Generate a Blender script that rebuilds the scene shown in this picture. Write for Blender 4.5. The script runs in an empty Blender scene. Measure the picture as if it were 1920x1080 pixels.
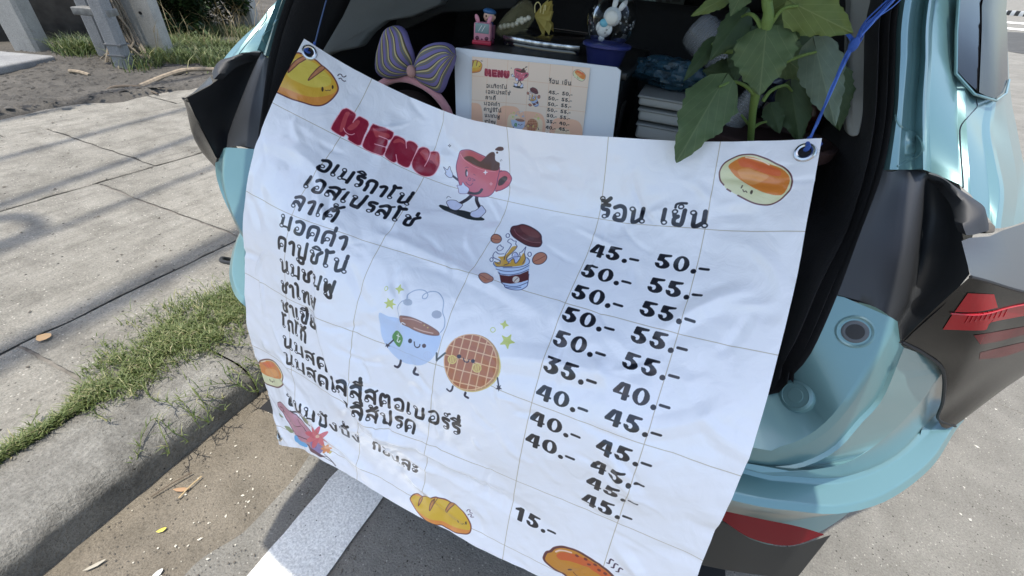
import bpy, math, random
import numpy as np
from mathutils import Vector, Matrix
from mathutils.bvhtree import BVHTree
random.seed(7); rng = np.random.default_rng(7)
SC = bpy.context.scene

# ---------------------------------------------------------------- camera
FPX = 794.0                      # focal length in pixels of a 1920 px wide frame
CAMZ = 1.4
def _n(v):
    v = np.array(v, float); return v/np.linalg.norm(v)
YC = _n([435, -550, FPX])                      # direction of the road in camera axes
_d = _n([-110, 1060, FPX]); _d = _n(_d - YC*np.dot(_d, YC)); ZC = -_d
XC = np.cross(YC, ZC)
cam_d = bpy.data.cameras.new('camera'); cam = bpy.data.objects.new('camera', cam_d)
SC.collection.objects.link(cam); SC.camera = cam
cam_d.sensor_width = 36; cam_d.lens = FPX/1920*36; cam_d.clip_start = .02; cam_d.clip_end = 500
right = Vector((XC[0], YC[0], ZC[0])); up = -Vector((XC[1], YC[1], ZC[1])); back = -Vector((XC[2], YC[2], ZC[2]))
cam.matrix_world = Matrix(((right.x, up.x, back.x, 0), (right.y, up.y, back.y, 0), (right.z, up.z, back.z, CAMZ), (0, 0, 0, 1)))
# ---------------------------------------------------------------- light
SUNV = Vector((-.07, -.12, 1)).normalized()
w = bpy.data.worlds.new('World'); SC.world = w; w.use_nodes = True
nt = w.node_tree; bg = nt.nodes['Background']; sky = nt.nodes.new('ShaderNodeTexSky')
sky.sky_type = 'NISHITA'; sky.sun_disc = False
sky.sun_elevation = math.asin(SUNV.z); sky.sun_rotation = math.atan2(SUNV.x, SUNV.y)
sky.air_density = 1.3; sky.dust_density = 2.5; sky.ozone_density = 1.2
nt.links.new(sky.outputs[0], bg.inputs[0]); bg.inputs[1].default_value = .15
sl = bpy.data.lights.new('sun', 'SUN'); sun = bpy.data.objects.new('sun', sl); SC.collection.objects.link(sun)
sl.energy = 2.75; sl.angle = math.radians(.5); sl.color = (1, .95, .86)
sun.rotation_euler = SUNV.to_track_quat('Z', 'Y').to_euler(); sun.location = (0, 0, 12)
SC.view_settings.view_transform = 'Standard'; SC.view_settings.look = 'None'
SC.view_settings.gamma = 1; SC.view_settings.use_curve_mapping = False
SC.view_settings.exposure = .84

# ---------------------------------------------------------------- measuring helpers
YAW = math.radians(3.4); CU, SU = math.cos(YAW), math.sin(YAW)
U0 = -.264                                      # centre line of the car (car axes: u right, v forward, z from eye height)
def ray(px, py):
    r = np.array([px-960, py-540, FPX]); return np.array([r@XC, r@YC, r@ZC])
def cray(px, py):
    r = ray(px, py); r = np.array([r[0]*CU+r[1]*SU, -r[0]*SU+r[1]*CU, r[2]]); return r/np.linalg.norm(r)
def at_v(px, py, v): r = cray(px, py); return r*(v/r[1])
def at_z(px, py, z): r = cray(px, py); return r*(z/r[2])
def Vf(z): return .70+.5*(z+.37) if z > -.45 else .66+.15*(z+.45)
def at_V(px, py, dv=0.):
    r = cray(px, py); lo, hi = .1, 4.
    for _ in range(50):
        m = (lo+hi)/2
        if m*r[1] > Vf(m*r[2])+dv: hi = m
        else: lo = m
    return r*lo
def c2w(c): return np.array([c[0]*CU-c[1]*SU, c[0]*SU+c[1]*CU, c[2]+CAMZ])
def Wv(px, py, v): return c2w(at_v(px, py, v))
def G(px, py, z=0.):                            # ground point under a pixel, world
    r = ray(px, py); t = (z-CAMZ)/r[2]; return np.array([r[0]*t, r[1]*t, z])

# ---------------------------------------------------------------- materials
MATS = {}
def mat(name, col, rough=.5, metal=0., **k):
    if name in MATS: return MATS[name]
    m = bpy.data.materials.new(name); m.use_nodes = True; b = m.node_tree.nodes['Principled BSDF']
    b.inputs['Base Color'].default_value = (*col, 1); b.inputs['Roughness'].default_value = rough; b.inputs['Metallic'].default_value = metal
    for a, v in k.items():
        if a in ('noise', 'bump', 'scale', 'bscale'): continue
        b.inputs[{'coat': 'Coat Weight', 'coat_r': 'Coat Roughness', 'trans': 'Transmission Weight', 'ior': 'IOR', 'alpha': 'Alpha',
                  'sheen': 'Sheen Weight', 'spec': 'Specular IOR Level', 'emis': 'Emission Strength', 'sss': 'Subsurface Weight'}[a]].default_value = v
    n = m.node_tree.nodes; L = m.node_tree.links
    if k.get('noise') or k.get('bump'):
        tc = n.new('ShaderNodeTexCoord')
        if k.get('noise'):
            t = n.new('ShaderNodeTexNoise'); t.inputs['Scale'].default_value = k.get('scale', 30); t.inputs['Detail'].default_value = 6
            L.new(tc.outputs['Object'], t.inputs['Vector'])
            mx = n.new('ShaderNodeMix'); mx.data_type = 'RGBA'; mx.blend_type = 'MULTIPLY'
            rp = n.new('ShaderNodeValToRGB'); q = k['noise']
            rp.color_ramp.elements[0].position = .3; rp.color_ramp.elements[0].color = (1-q, 1-q, 1-q, 1)
            rp.color_ramp.elements[1].position = .7; rp.color_ramp.elements[1].color = (1+q*.3, 1+q*.3, 1+q*.3, 1)
            L.new(t.outputs['Fac'], rp.inputs['Fac']); mx.inputs[0].default_value = 1
            mx.inputs[6].default_value = (*col, 1); L.new(rp.outputs[0], mx.inputs[7]); L.new(mx.outputs[2], b.inputs['Base Color'])
        if k.get('bump'):
            t2 = n.new('ShaderNodeTexNoise'); t2.inputs['Scale'].default_value = k.get('bscale', 200); t2.inputs['Detail'].default_value = 5
            L.new(tc.outputs['Object'], t2.inputs['Vector'])
            bp = n.new('ShaderNodeBump'); bp.inputs['Strength'].default_value = k['bump']; bp.inputs['Distance'].default_value = .01
            L.new(t2.outputs['Fac'], bp.inputs['Height']); L.new(bp.outputs[0], b.inputs['Normal'])
    MATS[name] = m; return m

def ground_mat(name, base, dark, light, grain=260, agg=0., bump=.35, stain=.35, speck=None, streak=0.):
    m = bpy.data.materials.new(name); m.use_nodes = True; n = m.node_tree.nodes; L = m.node_tree.links; b = n['Principled BSDF']
    b.inputs['Roughness'].default_value = .92; b.inputs['Specular IOR Level'].default_value = .2
    tc = n.new('ShaderNodeTexCoord')
    def noise(s, d=6, r=.6, vec=None):
        t = n.new('ShaderNodeTexNoise'); t.inputs['Scale'].default_value = s; t.inputs['Detail'].default_value = d; t.inputs['Roughness'].default_value = r
        L.new(vec if vec else tc.outputs['Object'], t.inputs['Vector']); return t.outputs['Fac']
    def ramp(f, p0, c0, p1, c1):
        r = n.new('ShaderNodeValToRGB'); e = r.color_ramp.elements
        e[0].position = p0; e[0].color = (*c0, 1); e[1].position = p1; e[1].color = (*c1, 1); L.new(f, r.inputs[0]); return r.outputs[0]
    def mixc(f, a, c, mode='MIX'):
        x = n.new('ShaderNodeMix'); x.data_type = 'RGBA'; x.blend_type = mode
        if isinstance(f, float): x.inputs[0].default_value = f
        else: L.new(f, x.inputs[0])
        for i, s in ((6, a), (7, c)):
            if isinstance(s, tuple): x.inputs[i].default_value = (*s, 1)
            else: L.new(s, x.inputs[i])
        return x.outputs[2]
    c = mixc(ramp(noise(1.7, 8, .65), .35, (0, 0, 0), .65, (1, 1, 1)), tuple(base), tuple(light))
    c = mixc(ramp(noise(5.5, 8, .7), .45, (0, 0, 0), .75, (stain,)*3), c, tuple(dark))
    g = noise(grain, 3, .7)
    c = mixc(1., c, ramp(g, .3, (.68, .68, .68), .7, (1.2, 1.2, 1.2)), 'MULTIPLY')
    if streak:
        mp = n.new('ShaderNodeMapping'); mp.inputs['Scale'].default_value = (9, .6, 1); L.new(tc.outputs['Object'], mp.inputs['Vector'])
        c = mixc(ramp(noise(2.2, 6, .6, mp.outputs[0]), .5, (0, 0, 0), .8, (streak,)*3), c, tuple(dark))
    h = g
    if agg:
        v = n.new('ShaderNodeTexVoronoi'); v.inputs['Scale'].default_value = agg; L.new(tc.outputs['Object'], v.inputs['Vector'])
        c = mixc(ramp(v.outputs['Distance'], .12, (1, 1, 1), .22, (0, 0, 0)), c, ramp(v.outputs['Color'], .2, tuple(x*.45 for x in dark), .85, tuple(min(1, x*1.6) for x in light)))
    if speck:
        v = n.new('ShaderNodeTexVoronoi'); v.inputs['Scale'].default_value = speck; L.new(tc.outputs['Object'], v.inputs['Vector'])
        c = mixc(ramp(v.outputs['Distance'], .05, (1, 1, 1), .09, (0, 0, 0)), c, (.03, .028, .024))
    L.new(c, b.inputs['Base Color'])
    bp = n.new('ShaderNodeBump'); bp.inputs['Strength'].default_value = bump; bp.inputs['Distance'].default_value = .006
    a = n.new('ShaderNodeMath'); a.operation = 'ADD'; L.new(g, a.inputs[0]); L.new(noise(45, 6, .7), a.inputs[1])
    L.new(a.outputs[0], bp.inputs['Height']); L.new(bp.outputs[0], b.inputs['Normal'])
    MATS[name] = m; return m

# ---------------------------------------------------------------- object helpers
COL = SC.collection
def link(name, me, parent=None, loc=(0, 0, 0)):
    o = bpy.data.objects.new(name, me); COL.objects.link(o); o.location = loc
    if parent: o.parent = parent
    return o
def mesh(name, V, F, m, parent=None, smooth=True, org=(0, 0, 0), uv=None):
    me = bpy.data.meshes.new(name); org = np.array(org, float)
    V = np.array([np.array(v, float)-org for v in V]) if len(V) else np.zeros((0, 3))
    me.from_pydata(V.tolist(), [], [list(map(int, f)) for f in F]); me.update()
    ms = m if isinstance(m, list) else [m]
    for x in ms: me.materials.append(x)
    if smooth:
        for p in me.polygons: p.use_smooth = True
    return me
def obj(name, V, F, m, parent=None, smooth=True, org=(0, 0, 0), crease=None):
    me = mesh(name, V, F, m, parent, smooth, org)
    o = link(name, me, parent)
    if crease:
        e = o.modifiers.new('es', 'EDGE_SPLIT'); e.split_angle = math.radians(crease)
    return o
def tag(o, label=None, cat=None, group=None, kind=None):
    for a, v in (('label', label), ('category', cat), ('group', group), ('kind', kind)):
        if v: o[a] = v
    return o
def thing(name, label, cat, loc, group=None, rotz=0):
    o = bpy.data.objects.new(name, None); COL.objects.link(o); o.location = loc; o.rotation_euler[2] = rotz; o.empty_display_size = .05
    return tag(o, label, cat, group)
def crom(P, N, closed=False):
    P = [np.array(p, float) for p in P]; m = len(P)
    if m == 2: return [P[0]+(P[1]-P[0])*t for t in np.linspace(0, 1, N)]
    out = []; segs = m if closed else m-1
    for t in np.linspace(0, segs, N, endpoint=not closed):
        i = min(int(t), segs-1); f = t-i
        g = (lambda k: P[k % m]) if closed else (lambda k: P[max(0, min(m-1, k))] if 0 <= k < m else (2*P[0]-P[1] if k < 0 else 2*P[-1]-P[-2]))
        a, b, c, d = g(i-1), g(i), g(i+1), g(i+2)
        out.append(.5*((2*b)+(c-a)*f+(2*a-5*b+4*c-d)*f*f+(3*b-a-3*c+d)*f**3))
    return out
def resamp(P, N):
    D = np.array(crom(P, 24*len(P))); s = np.r_[0, np.cumsum(np.linalg.norm(np.diff(D, axis=0), axis=1))]; t = np.linspace(0, s[-1], N)
    return [np.array([np.interp(x, s, D[:, k]) for k in range(3)]) for x in t]
class MB:
    def __init__(s): s.V = []; s.F = []
    def add(s, V, F):
        n = len(s.V); s.V += [np.array(v, float) for v in V]; s.F += [[i+n for i in f] for f in F]; return s
    def loft(s, C, N, guard=False):
        R = [resamp(c, N) for c in C]; n = len(s.V)
        if guard:                                # narrow shoulder bands keep broad panels flat up to their creases
            Q = [R[0]]
            for a, b in zip(R[:-1], R[1:]):
                d = np.mean([np.linalg.norm(p-q) for p, q in zip(a, b)])
                if d > .012:
                    for f in (min(.3, .003/d), 1-min(.3, .003/d)): Q.append([p+(q-p)*f for p, q in zip(a, b)])
                Q.append(b)
            R = Q; C = R
        for r in R: s.V += r
        for i in range(len(C)-1):
            for j in range(N-1):
                a, b, c, d = n+i*N+j, n+i*N+j+1, n+(i+1)*N+j+1, n+(i+1)*N+j
                s.F.append([a, b, c, d])
        return s
    def grid(s, R):
        n = len(s.V); N = len(R[0])
        for r in R: s.V += [np.array(p, float) for p in r]
        for i in range(len(R)-1):
            for j in range(N-1): s.F.append([n+i*N+j, n+i*N+j+1, n+(i+1)*N+j+1, n+(i+1)*N+j])
        return s
    def box(s, c, sz, M=None, bev=0.):
        c = np.array(c, float); h = np.array(sz, float)/2; q = []
        for x in (-1, 1):
            for y in (-1, 1):
                for z in (-1, 1):
                    p = np.array([x, y, z])*h
                    q.append(p)
        q = [(np.array(M)@p if M is not None else p)+c for p in q]
        return s.add(q, [(0, 1, 3, 2), (4, 6, 7, 5), (0, 4, 5, 1), (2, 3, 7, 6), (0, 2, 6, 4), (1, 5, 7, 3)])
    def tube(s, P, r, k=8, cap=True):
        P = [np.array(p, float) for p in P]; R = r if hasattr(r, '__len__') else [r]*len(P); n = len(s.V)
        T = [_n(P[min(i+1, len(P)-1)]-P[max(i-1, 0)]+1e-9) for i in range(len(P))]
        a = np.array([0, 0, 1.]) if abs(T[0][2]) < .9 else np.array([1., 0, 0]); u = _n(np.cross(T[0], a))
        for i, p in enumerate(P):
            u = _n(u-T[i]*np.dot(u, T[i])); v = np.cross(T[i], u)
            for j in range(k):
                t = 2*math.pi*j/k; s.V.append(p+R[i]*(u*math.cos(t)+v*math.sin(t)))
        for i in range(len(P)-1):
            for j in range(k): s.F.append([n+i*k+j, n+i*k+(j+1) % k, n+(i+1)*k+(j+1) % k, n+(i+1)*k+j])
        if cap: s.F.append([n+j for j in range(k)][::-1]); s.F.append([n+(len(P)-1)*k+j for j in range(k)])
        return s
    def lathe(s, prof, c=(0, 0, 0), k=28, M=None):
        c = np.array(c, float); n = len(s.V)
        for r, z in prof:
            for j in range(k):
                t = 2*math.pi*j/k; p = np.array([r*math.cos(t), r*math.sin(t), z]); s.V.append((np.array(M)@p if M is not None else p)+c)
        for i in range(len(prof)-1):
            for j in range(k): s.F.append([n+i*k+j, n+i*k+(j+1) % k, n+(i+1)*k+(j+1) % k, n+(i+1)*k+j])
        return s
    def blob(s, c, r, k=14, M=None, sq=1.):
        c = np.array(c, float); r = np.array(r if hasattr(r, '__len__') else (r, r, r), float); n = len(s.V)
        for i in range(k+1):
            a = math.pi*i/k
            for j in range(2*k):
                t = math.pi*j/k; p = np.array([math.sin(a)*math.cos(t), math.sin(a)*math.sin(t), math.cos(a)])
                if sq != 1.: p = np.sign(p)*np.abs(p)**sq
                p = p*r; s.V.append((np.array(M)@p if M is not None else p)+c)
        for i in range(k):
            for j in range(2*k): s.F.append([n+i*2*k+j, n+i*2*k+(j+1) % (2*k), n+(i+1)*2*k+(j+1) % (2*k), n+(i+1)*2*k+j])
        return s
    def prism(s, P, d):                         # polygon P (3D points) pushed by vector d
        P = [np.array(p, float) for p in P]; n = len(P); d = np.array(d, float)
        return s.add(P+[p+d for p in P], [list(range(n))[::-1], list(range(n, 2*n))]+[[i, (i+1) % n, n+(i+1) % n, n+i] for i in range(n)])
    def mirror(s):
        n = len(s.V); s.V += [np.array([2*U0-v[0], v[1], v[2]]) for v in s.V]; s.F += [[i+n for i in f][::-1] for f in list(s.F)]; return s
    def flipped(s):
        m = MB(); m.V = [np.array([2*U0-v[0], v[1], v[2]]) for v in s.V]; m.F = [list(f)[::-1] for f in s.F]; return m
    def weld(s, tol=2e-4):
        key = {}; mp = []; V = []
        for v in s.V:
            k = tuple(np.round(v/tol).astype(int))
            if k not in key: key[k] = len(V); V.append(v)
            mp.append(key[k])
        F = []
        for f in s.F:
            g = []
            for i in f:
                if mp[i] not in g: g.append(mp[i])
            if len(g) > 2: F.append(g)
        s.V, s.F = V, F; return s
    def out(s, name, m, parent=None, smooth=True, org=(0, 0, 0), crease=35, bev=0.):
        o = obj(name, s.V, s.F, m, parent, smooth, org, None if bev else crease)
        if bev:
            b = o.modifiers.new('b', 'BEVEL'); b.width = bev; b.segments = 3; b.limit_method = 'ANGLE'; b.angle_limit = math.radians(40)
            e = o.modifiers.new('es', 'EDGE_SPLIT'); e.split_angle = math.radians(50)
        return o
def rotm(ax, deg):
    return np.array(Matrix.Rotation(math.radians(deg), 3, ax))
def noise3(P, seed, freq):                      # cheap value noise on numpy points
    P = np.asarray(P)*freq+seed*17.3; I = np.floor(P).astype(int); f = P-I; f = f*f*(3-2*f); o = 0
    for d in np.ndindex(*(2,)*P.shape[1]):
        h = (I+np.array(d))@np.array([374761, 668265, 1274126][:P.shape[1]])+seed*31337
        h = (h ^ (h >> 13))*1274126177 & 0x7fffffff; h = ((h ^ (h >> 16)) & 0xffff)/65535.
        wgt = 1.
        for k in range(P.shape[1]): wgt = wgt*(f[:, k] if d[k] else 1-f[:, k])
        o = o+h*wgt
    return o-.5

# ================================================================ printed menu artwork (drawn here, in grid-cell units)
ART={
 'menu':[
  ('s',(250,180,190),0.0178,1,1,[643,486,661,461,680,448,738,452,781,460,796,485,800,552,827,472,855,458,918,460,949,479,964,519,975,631,990,728,990,753,960,771,898,767,854,758,842,730,803,718,794,751,755,757,691,751,652,740,640,718,633,639,639,547]),
  ('s',(250,180,190),0.0185,1,1,[999,480,1014,464,1142,456,1237,450,1253,466,1260,500,1256,541,1235,566,1246,599,1250,636,1246,659,1257,673,1269,711,1267,753,1254,771,1171,771,1065,770,1027,757,1011,731,1000,646,997,549]),
  ('s',(250,180,190),0.0189,1,1,[1289,472,1322,461,1379,462,1409,476,1435,507,1434,479,1457,455,1507,447,1558,462,1569,490,1568,569,1567,676,1566,727,1549,750,1503,758,1446,751,1419,734,1404,757,1364,768,1308,762,1283,739,1273,654,1272,557,1275,493]),
  ('s',(250,180,190),0.0195,1,1,[1605,470,1637,450,1686,448,1722,466,1740,473,1777,450,1825,442,1865,464,1877,514,1882,586,1871,666,1838,729,1778,764,1705,765,1630,738,1591,695,1576,633,1581,554,1590,495]),
  ('f',(150,28,55),0.0,1,1,[643,486,661,461,680,448,738,452,781,460,796,485,800,552,827,472,855,458,918,460,949,479,964,519,975,631,990,728,990,753,960,771,898,767,854,758,842,730,803,718,794,751,755,757,691,751,652,740,640,718,633,639,639,547]),
  ('f',(150,28,55),0.0,1,1,[999,480,1014,464,1142,456,1237,450,1253,466,1260,500,1256,541,1235,566,1246,599,1250,636,1246,659,1257,673,1269,711,1267,753,1254,771,1171,771,1065,770,1027,757,1011,731,1000,646,997,549]),
  ('f',(150,28,55),0.0,1,1,[1289,472,1322,461,1379,462,1409,476,1435,507,1434,479,1457,455,1507,447,1558,462,1569,490,1568,569,1567,676,1566,727,1549,750,1503,758,1446,751,1419,734,1404,757,1364,768,1308,762,1283,739,1273,654,1272,557,1275,493]),
  ('f',(150,28,55),0.0,1,1,[1605,470,1637,450,1686,448,1722,466,1740,473,1777,450,1825,442,1865,464,1877,514,1882,586,1871,666,1838,729,1778,764,1705,765,1630,738,1591,695,1576,633,1581,554,1590,495]),
  ('f',(190,75,82),0.0,1,1,[687,488,729,477,733,548,751,626,756,712,725,710,694,591]),
  ('f',(190,75,82),0.0,1,1,[828,511,862,510,861,579,827,649,782,646,799,577]),
  ('f',(190,75,82),0.0,1,1,[1021,507,1078,514,1199,498,1232,510,1224,552,1140,568,1098,591,1054,557]),
  ('f',(190,75,82),0.0,1,1,[1295,526,1323,484,1388,481,1421,513,1363,512,1302,561]),
  ('f',(190,75,82),0.0,1,1,[1616,521,1659,458,1718,481,1737,547,1728,587,1656,551]),
  ('f',(190,75,82),0.0,1,1,[1747,479,1819,454,1858,476,1868,526,1867,600,1784,556,1756,558]),
  ('s',(250,180,190),0.0089,1,0,[750,666,780,692,820,703,857,691,875,665]),
  ('s',(250,180,190),0.0089,0,0,[803,496,802,556]),
  ('s',(250,180,190),0.0093,0,0,[1120,564,1234,564]),
  ('s',(250,180,190),0.0092,0,0,[1119,670,1249,662]),
  ('s',(250,180,190),0.0095,0,0,[1417,473,1455,544]),
  ('s',(250,180,190),0.0095,0,0,[1379,668,1431,748]),
  ('s',(250,180,190),0.0098,1,0,[1716,454,1740,482,1744,525,1730,654]),
 ],
 'cup':[
  ('f',(45,52,55),0.0,1,1,[2063,1066,2080,1045,2150,1042,2245,1047,2341,1032,2445,1036,2556,1058,2587,1074,2570,1096,2498,1118,2399,1126,2276,1124,2158,1108,2085,1082]),
  ('s',(55,48,58),0.0263,1,0,[2073,642,2155,676]),
  ('s',(55,48,58),0.0377,1,0,[2352,813,2319,881,2263,959]),
  ('s',(55,48,58),0.0376,1,0,[2409,807,2425,865,2483,937]),
  ('f',(220,225,245),0.0,1,1,[1997,596,2010,559,2025,549,2042,582,2075,627,2074,668,2032,676,1983,647,1989,627,1951,589,1948,579]),
  ('s',(55,48,58),0.0054,1,1,[1997,596,2010,559,2025,549,2042,582,2075,627,2074,668,2032,676,1983,647,1989,627,1951,589,1948,579]),
  ('f',(214,108,124),0.0,1,1,[2630,462,2695,437,2748,443,2784,481,2788,520,2766,577,2713,632,2654,674,2603,687]),
  ('s',(110,60,100),0.0073,1,0,[2630,462,2695,437,2748,443,2784,481,2788,520,2766,577,2713,632,2654,674,2603,687]),
  ('f',(75,60,65),0.0,1,1,[2632,618,2631,570,2653,530,2695,496,2727,492,2740,515,2718,556,2678,602]),
  ('f',(214,108,124),0.0,1,1,[2098,356,2095,438,2100,531,2130,621,2175,711,2236,776,2309,808,2394,812,2476,799,2543,768,2585,709,2607,635,2621,545,2635,460,2641,410,2608,368,2506,341,2373,316,2245,304,2144,323]),
  ('s',(110,60,100),0.0076,1,1,[2098,356,2095,438,2100,531,2130,621,2175,711,2236,776,2309,808,2394,812,2476,799,2543,768,2585,709,2607,635,2621,545,2635,460,2641,410,2608,368,2506,341,2373,316,2245,304,2144,323]),
  ('f',(196,90,96),0.0,1,1,[2112,373,2152,331,2246,314,2348,324,2470,348,2586,373,2630,412,2586,463,2474,477,2359,470,2236,439,2158,409]),
  ('f',(92,60,52),0.0,1,1,[2170,407,2215,374,2277,366,2340,386,2388,397,2435,356,2482,308,2531,272,2572,264,2586,284,2584,335,2609,354,2642,362,2641,400,2619,446,2541,465,2451,465,2357,457,2260,435]),
  ('s',(235,150,160),0.0076,1,0,[2117,376,2165,414,2237,445,2359,476,2475,483,2586,469]),
  ('f',(92,60,52),0.0,1,1,[2592,230,2641,199,2698,193,2705,217,2661,235,2603,239]),
  ('f',(92,60,52),0.0,1,1,[2631,257,2630,261,2628,264,2624,267,2620,269,2616,270,2612,270,2608,270,2605,268,2603,265,2603,262,2604,258,2606,255,2609,252,2613,250,2617,249,2622,248,2626,249,2628,251,2630,254]),
  ('f',(60,45,60),0.0,1,1,[2248,559,2249,572,2249,585,2248,596,2245,603,2240,607,2235,606,2230,601,2225,592,2220,581,2217,567,2215,554,2215,541,2217,531,2220,523,2225,520,2230,521,2235,526,2240,534,2244,546]),
  ('f',(230,225,235),0.0,1,1,[2249,566,2250,574,2250,582,2250,589,2249,593,2247,595,2245,594,2242,591,2240,585,2237,578,2236,570,2234,561,2234,553,2235,547,2236,543,2238,541,2240,542,2242,545,2245,551,2247,558]),
  ('s',(110,60,100),0.0055,1,0,[2206,511,2221,497,2244,496]),
  ('s',(110,60,100),0.0055,1,0,[2311,612,2349,620,2319,639]),
  ('s',(110,60,100),0.0044,1,0,[2317,556,2341,563]),
  ('s',(110,60,100),0.0055,1,1,[2298,622,2298,627,2297,632,2294,637,2290,640,2285,642,2280,643,2275,642,2271,639,2268,636,2266,631,2266,626,2268,621,2270,616,2275,612,2279,610,2284,610,2289,611,2293,613,2297,617]),
  ('s',(110,60,100),0.0066,1,0,[2248,671,2281,695,2313,694,2329,662]),
  ('s',(55,48,58),0.0308,1,0,[2293,788,2367,786,2424,756,2447,712]),
  ('f',(225,228,248),0.0,1,1,[2158,741,2206,725,2212,682,2246,712,2288,729,2308,753,2297,805,2250,827,2208,829,2185,780]),
  ('s',(110,60,100),0.0044,1,1,[2158,741,2206,725,2212,682,2246,712,2288,729,2308,753,2297,805,2250,827,2208,829,2185,780]),
  ('f',(250,240,245),0.0,1,1,[2490,497,2469,511,2461,533,2450,515,2428,512,2449,498,2457,476,2468,494]),
  ('s',(245,200,210),0.0043,0,1,[2560,616,2549,624,2545,637,2539,626,2526,624,2538,616,2541,603,2548,614]),
  ('s',(55,48,58),0.0044,0,1,[1964,320,1952,329,1949,341,1940,332,1925,331,1938,323,1941,311,1949,320]),
  ('f',(215,218,240),0.0,1,1,[2118,987,2136,953,2202,935,2249,951,2294,961,2294,988,2280,1034,2249,1059,2186,1055,2141,1018]),
  ('s',(55,48,58),0.0055,1,1,[2118,987,2136,953,2202,935,2249,951,2294,961,2294,988,2280,1034,2249,1059,2186,1055,2141,1018]),
  ('f',(215,218,240),0.0,1,1,[2423,1070,2418,1018,2450,994,2473,953,2494,907,2533,934,2565,969,2552,1020,2528,1065,2474,1084]),
  ('s',(55,48,58),0.0055,1,1,[2423,1070,2418,1018,2450,994,2473,953,2494,907,2533,934,2565,969,2552,1020,2528,1065,2474,1084]),
  ('s',(55,48,58),0.0044,1,0,[2099,940,2109,910,2144,920]),
  ('s',(55,48,58),0.0041,1,0,[2654,327,2660,342]),
  ('s',(55,48,58),0.004,1,0,[2670,318,2676,330]),
 ],
 'togo':[
  ('f',(92,42,48),0.0,1,1,[2907,1126,2910,1080,2960,1052,3011,1023,3094,1030,3186,1064,3246,1108,3271,1161,3292,1203,3288,1253,3248,1274,3171,1279,3069,1250,2970,1207,2921,1160]),
  ('s',(50,35,60),0.0084,1,1,[2907,1126,2910,1080,2960,1052,3011,1023,3094,1030,3186,1064,3246,1108,3271,1161,3292,1203,3288,1253,3248,1274,3171,1279,3069,1250,2970,1207,2921,1160]),
  ('f',(118,62,62),0.0,1,1,[2992,1055,3024,1032,3098,1041,3192,1081,3238,1122,3228,1152,3161,1159,3070,1131,3015,1092]),
  ('s',(150,95,100),0.0074,1,0,[2945,1114,2992,1162,3090,1206,3187,1224,3278,1205]),
  ('f',(196,130,104),0.0,1,1,[2873,1285,2875,1302,2872,1319,2864,1333,2850,1342,2834,1347,2816,1346,2797,1340,2781,1329,2768,1314,2759,1297,2757,1279,2760,1262,2768,1248,2782,1238,2799,1234,2817,1235,2836,1241,2852,1252,2865,1267]),
  ('s',(48,36,58),0.0074,1,1,[2873,1285,2875,1302,2872,1319,2864,1333,2850,1342,2834,1347,2816,1346,2797,1340,2781,1329,2768,1314,2759,1297,2757,1279,2760,1262,2768,1248,2782,1238,2799,1234,2817,1235,2836,1241,2852,1252,2865,1267]),
  ('s',(130,70,60),0.0063,1,0,[2768,1296,2819,1296,2864,1286]),
  ('f',(196,130,104),0.0,1,1,[3033,1783,3031,1800,3021,1814,3005,1824,2984,1830,2960,1830,2935,1826,2912,1816,2893,1803,2880,1786,2874,1769,2876,1752,2885,1738,2902,1727,2923,1722,2947,1721,2972,1726,2995,1736,3014,1750,3027,1766]),
  ('s',(48,36,58),0.0065,1,1,[3033,1783,3031,1800,3021,1814,3005,1824,2984,1830,2960,1830,2935,1826,2912,1816,2893,1803,2880,1786,2874,1769,2876,1752,2885,1738,2902,1727,2923,1722,2947,1721,2972,1726,2995,1736,3014,1750,3027,1766]),
  ('s',(130,70,60),0.0056,1,0,[2886,1770,2956,1781,3021,1782]),
  ('f',(196,130,104),0.0,1,1,[3391,1327,3403,1345,3410,1367,3411,1391,3405,1415,3394,1436,3377,1452,3358,1462,3338,1465,3318,1461,3300,1450,3287,1432,3280,1410,3279,1386,3284,1362,3296,1340,3313,1323,3332,1313,3353,1310,3374,1315]),
  ('s',(48,36,58),0.0069,1,1,[3391,1327,3403,1345,3410,1367,3411,1391,3405,1415,3394,1436,3377,1452,3358,1462,3338,1465,3318,1461,3300,1450,3287,1432,3280,1410,3279,1386,3284,1362,3296,1340,3313,1323,3332,1313,3353,1310,3374,1315]),
  ('s',(130,70,60),0.0059,1,0,[3307,1440,3347,1394,3384,1336]),
  ('s',(52,58,105),0.0074,1,1,[2929,1206,2932,1214,2932,1222,2931,1229,2928,1234,2923,1237,2917,1238,2910,1236,2904,1231,2898,1225,2894,1217,2891,1209,2891,1201,2892,1194,2896,1189,2901,1186,2907,1185,2913,1187,2920,1192,2925,1198]),
  ('s',(52,58,105),0.0069,1,1,[2910,1548,2913,1554,2914,1561,2913,1566,2910,1571,2906,1573,2901,1574,2895,1572,2889,1569,2884,1564,2880,1558,2877,1551,2876,1545,2877,1539,2880,1535,2884,1532,2889,1531,2895,1533,2901,1536,2906,1541]),
  ('s',(52,58,105),0.007,1,1,[3246,1368,3249,1376,3249,1383,3248,1390,3245,1395,3240,1397,3234,1398,3228,1396,3222,1392,3217,1386,3212,1379,3210,1372,3209,1364,3211,1358,3214,1353,3219,1350,3225,1349,3231,1351,3237,1355,3242,1361]),
  ('s',(52,58,105),0.0072,1,1,[2878,1389,2891,1353,2914,1370,2938,1374,2939,1411,2916,1434,2887,1416]),
  ('f',(205,222,248),0.0,1,1,[2930,1579,2990,1638,3055,1688,3116,1773,3151,1787,3184,1817,3249,1816,3320,1788,3361,1734,3360,1683,3325,1598,3286,1500,3256,1441,3218,1417,3094,1495]),
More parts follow.
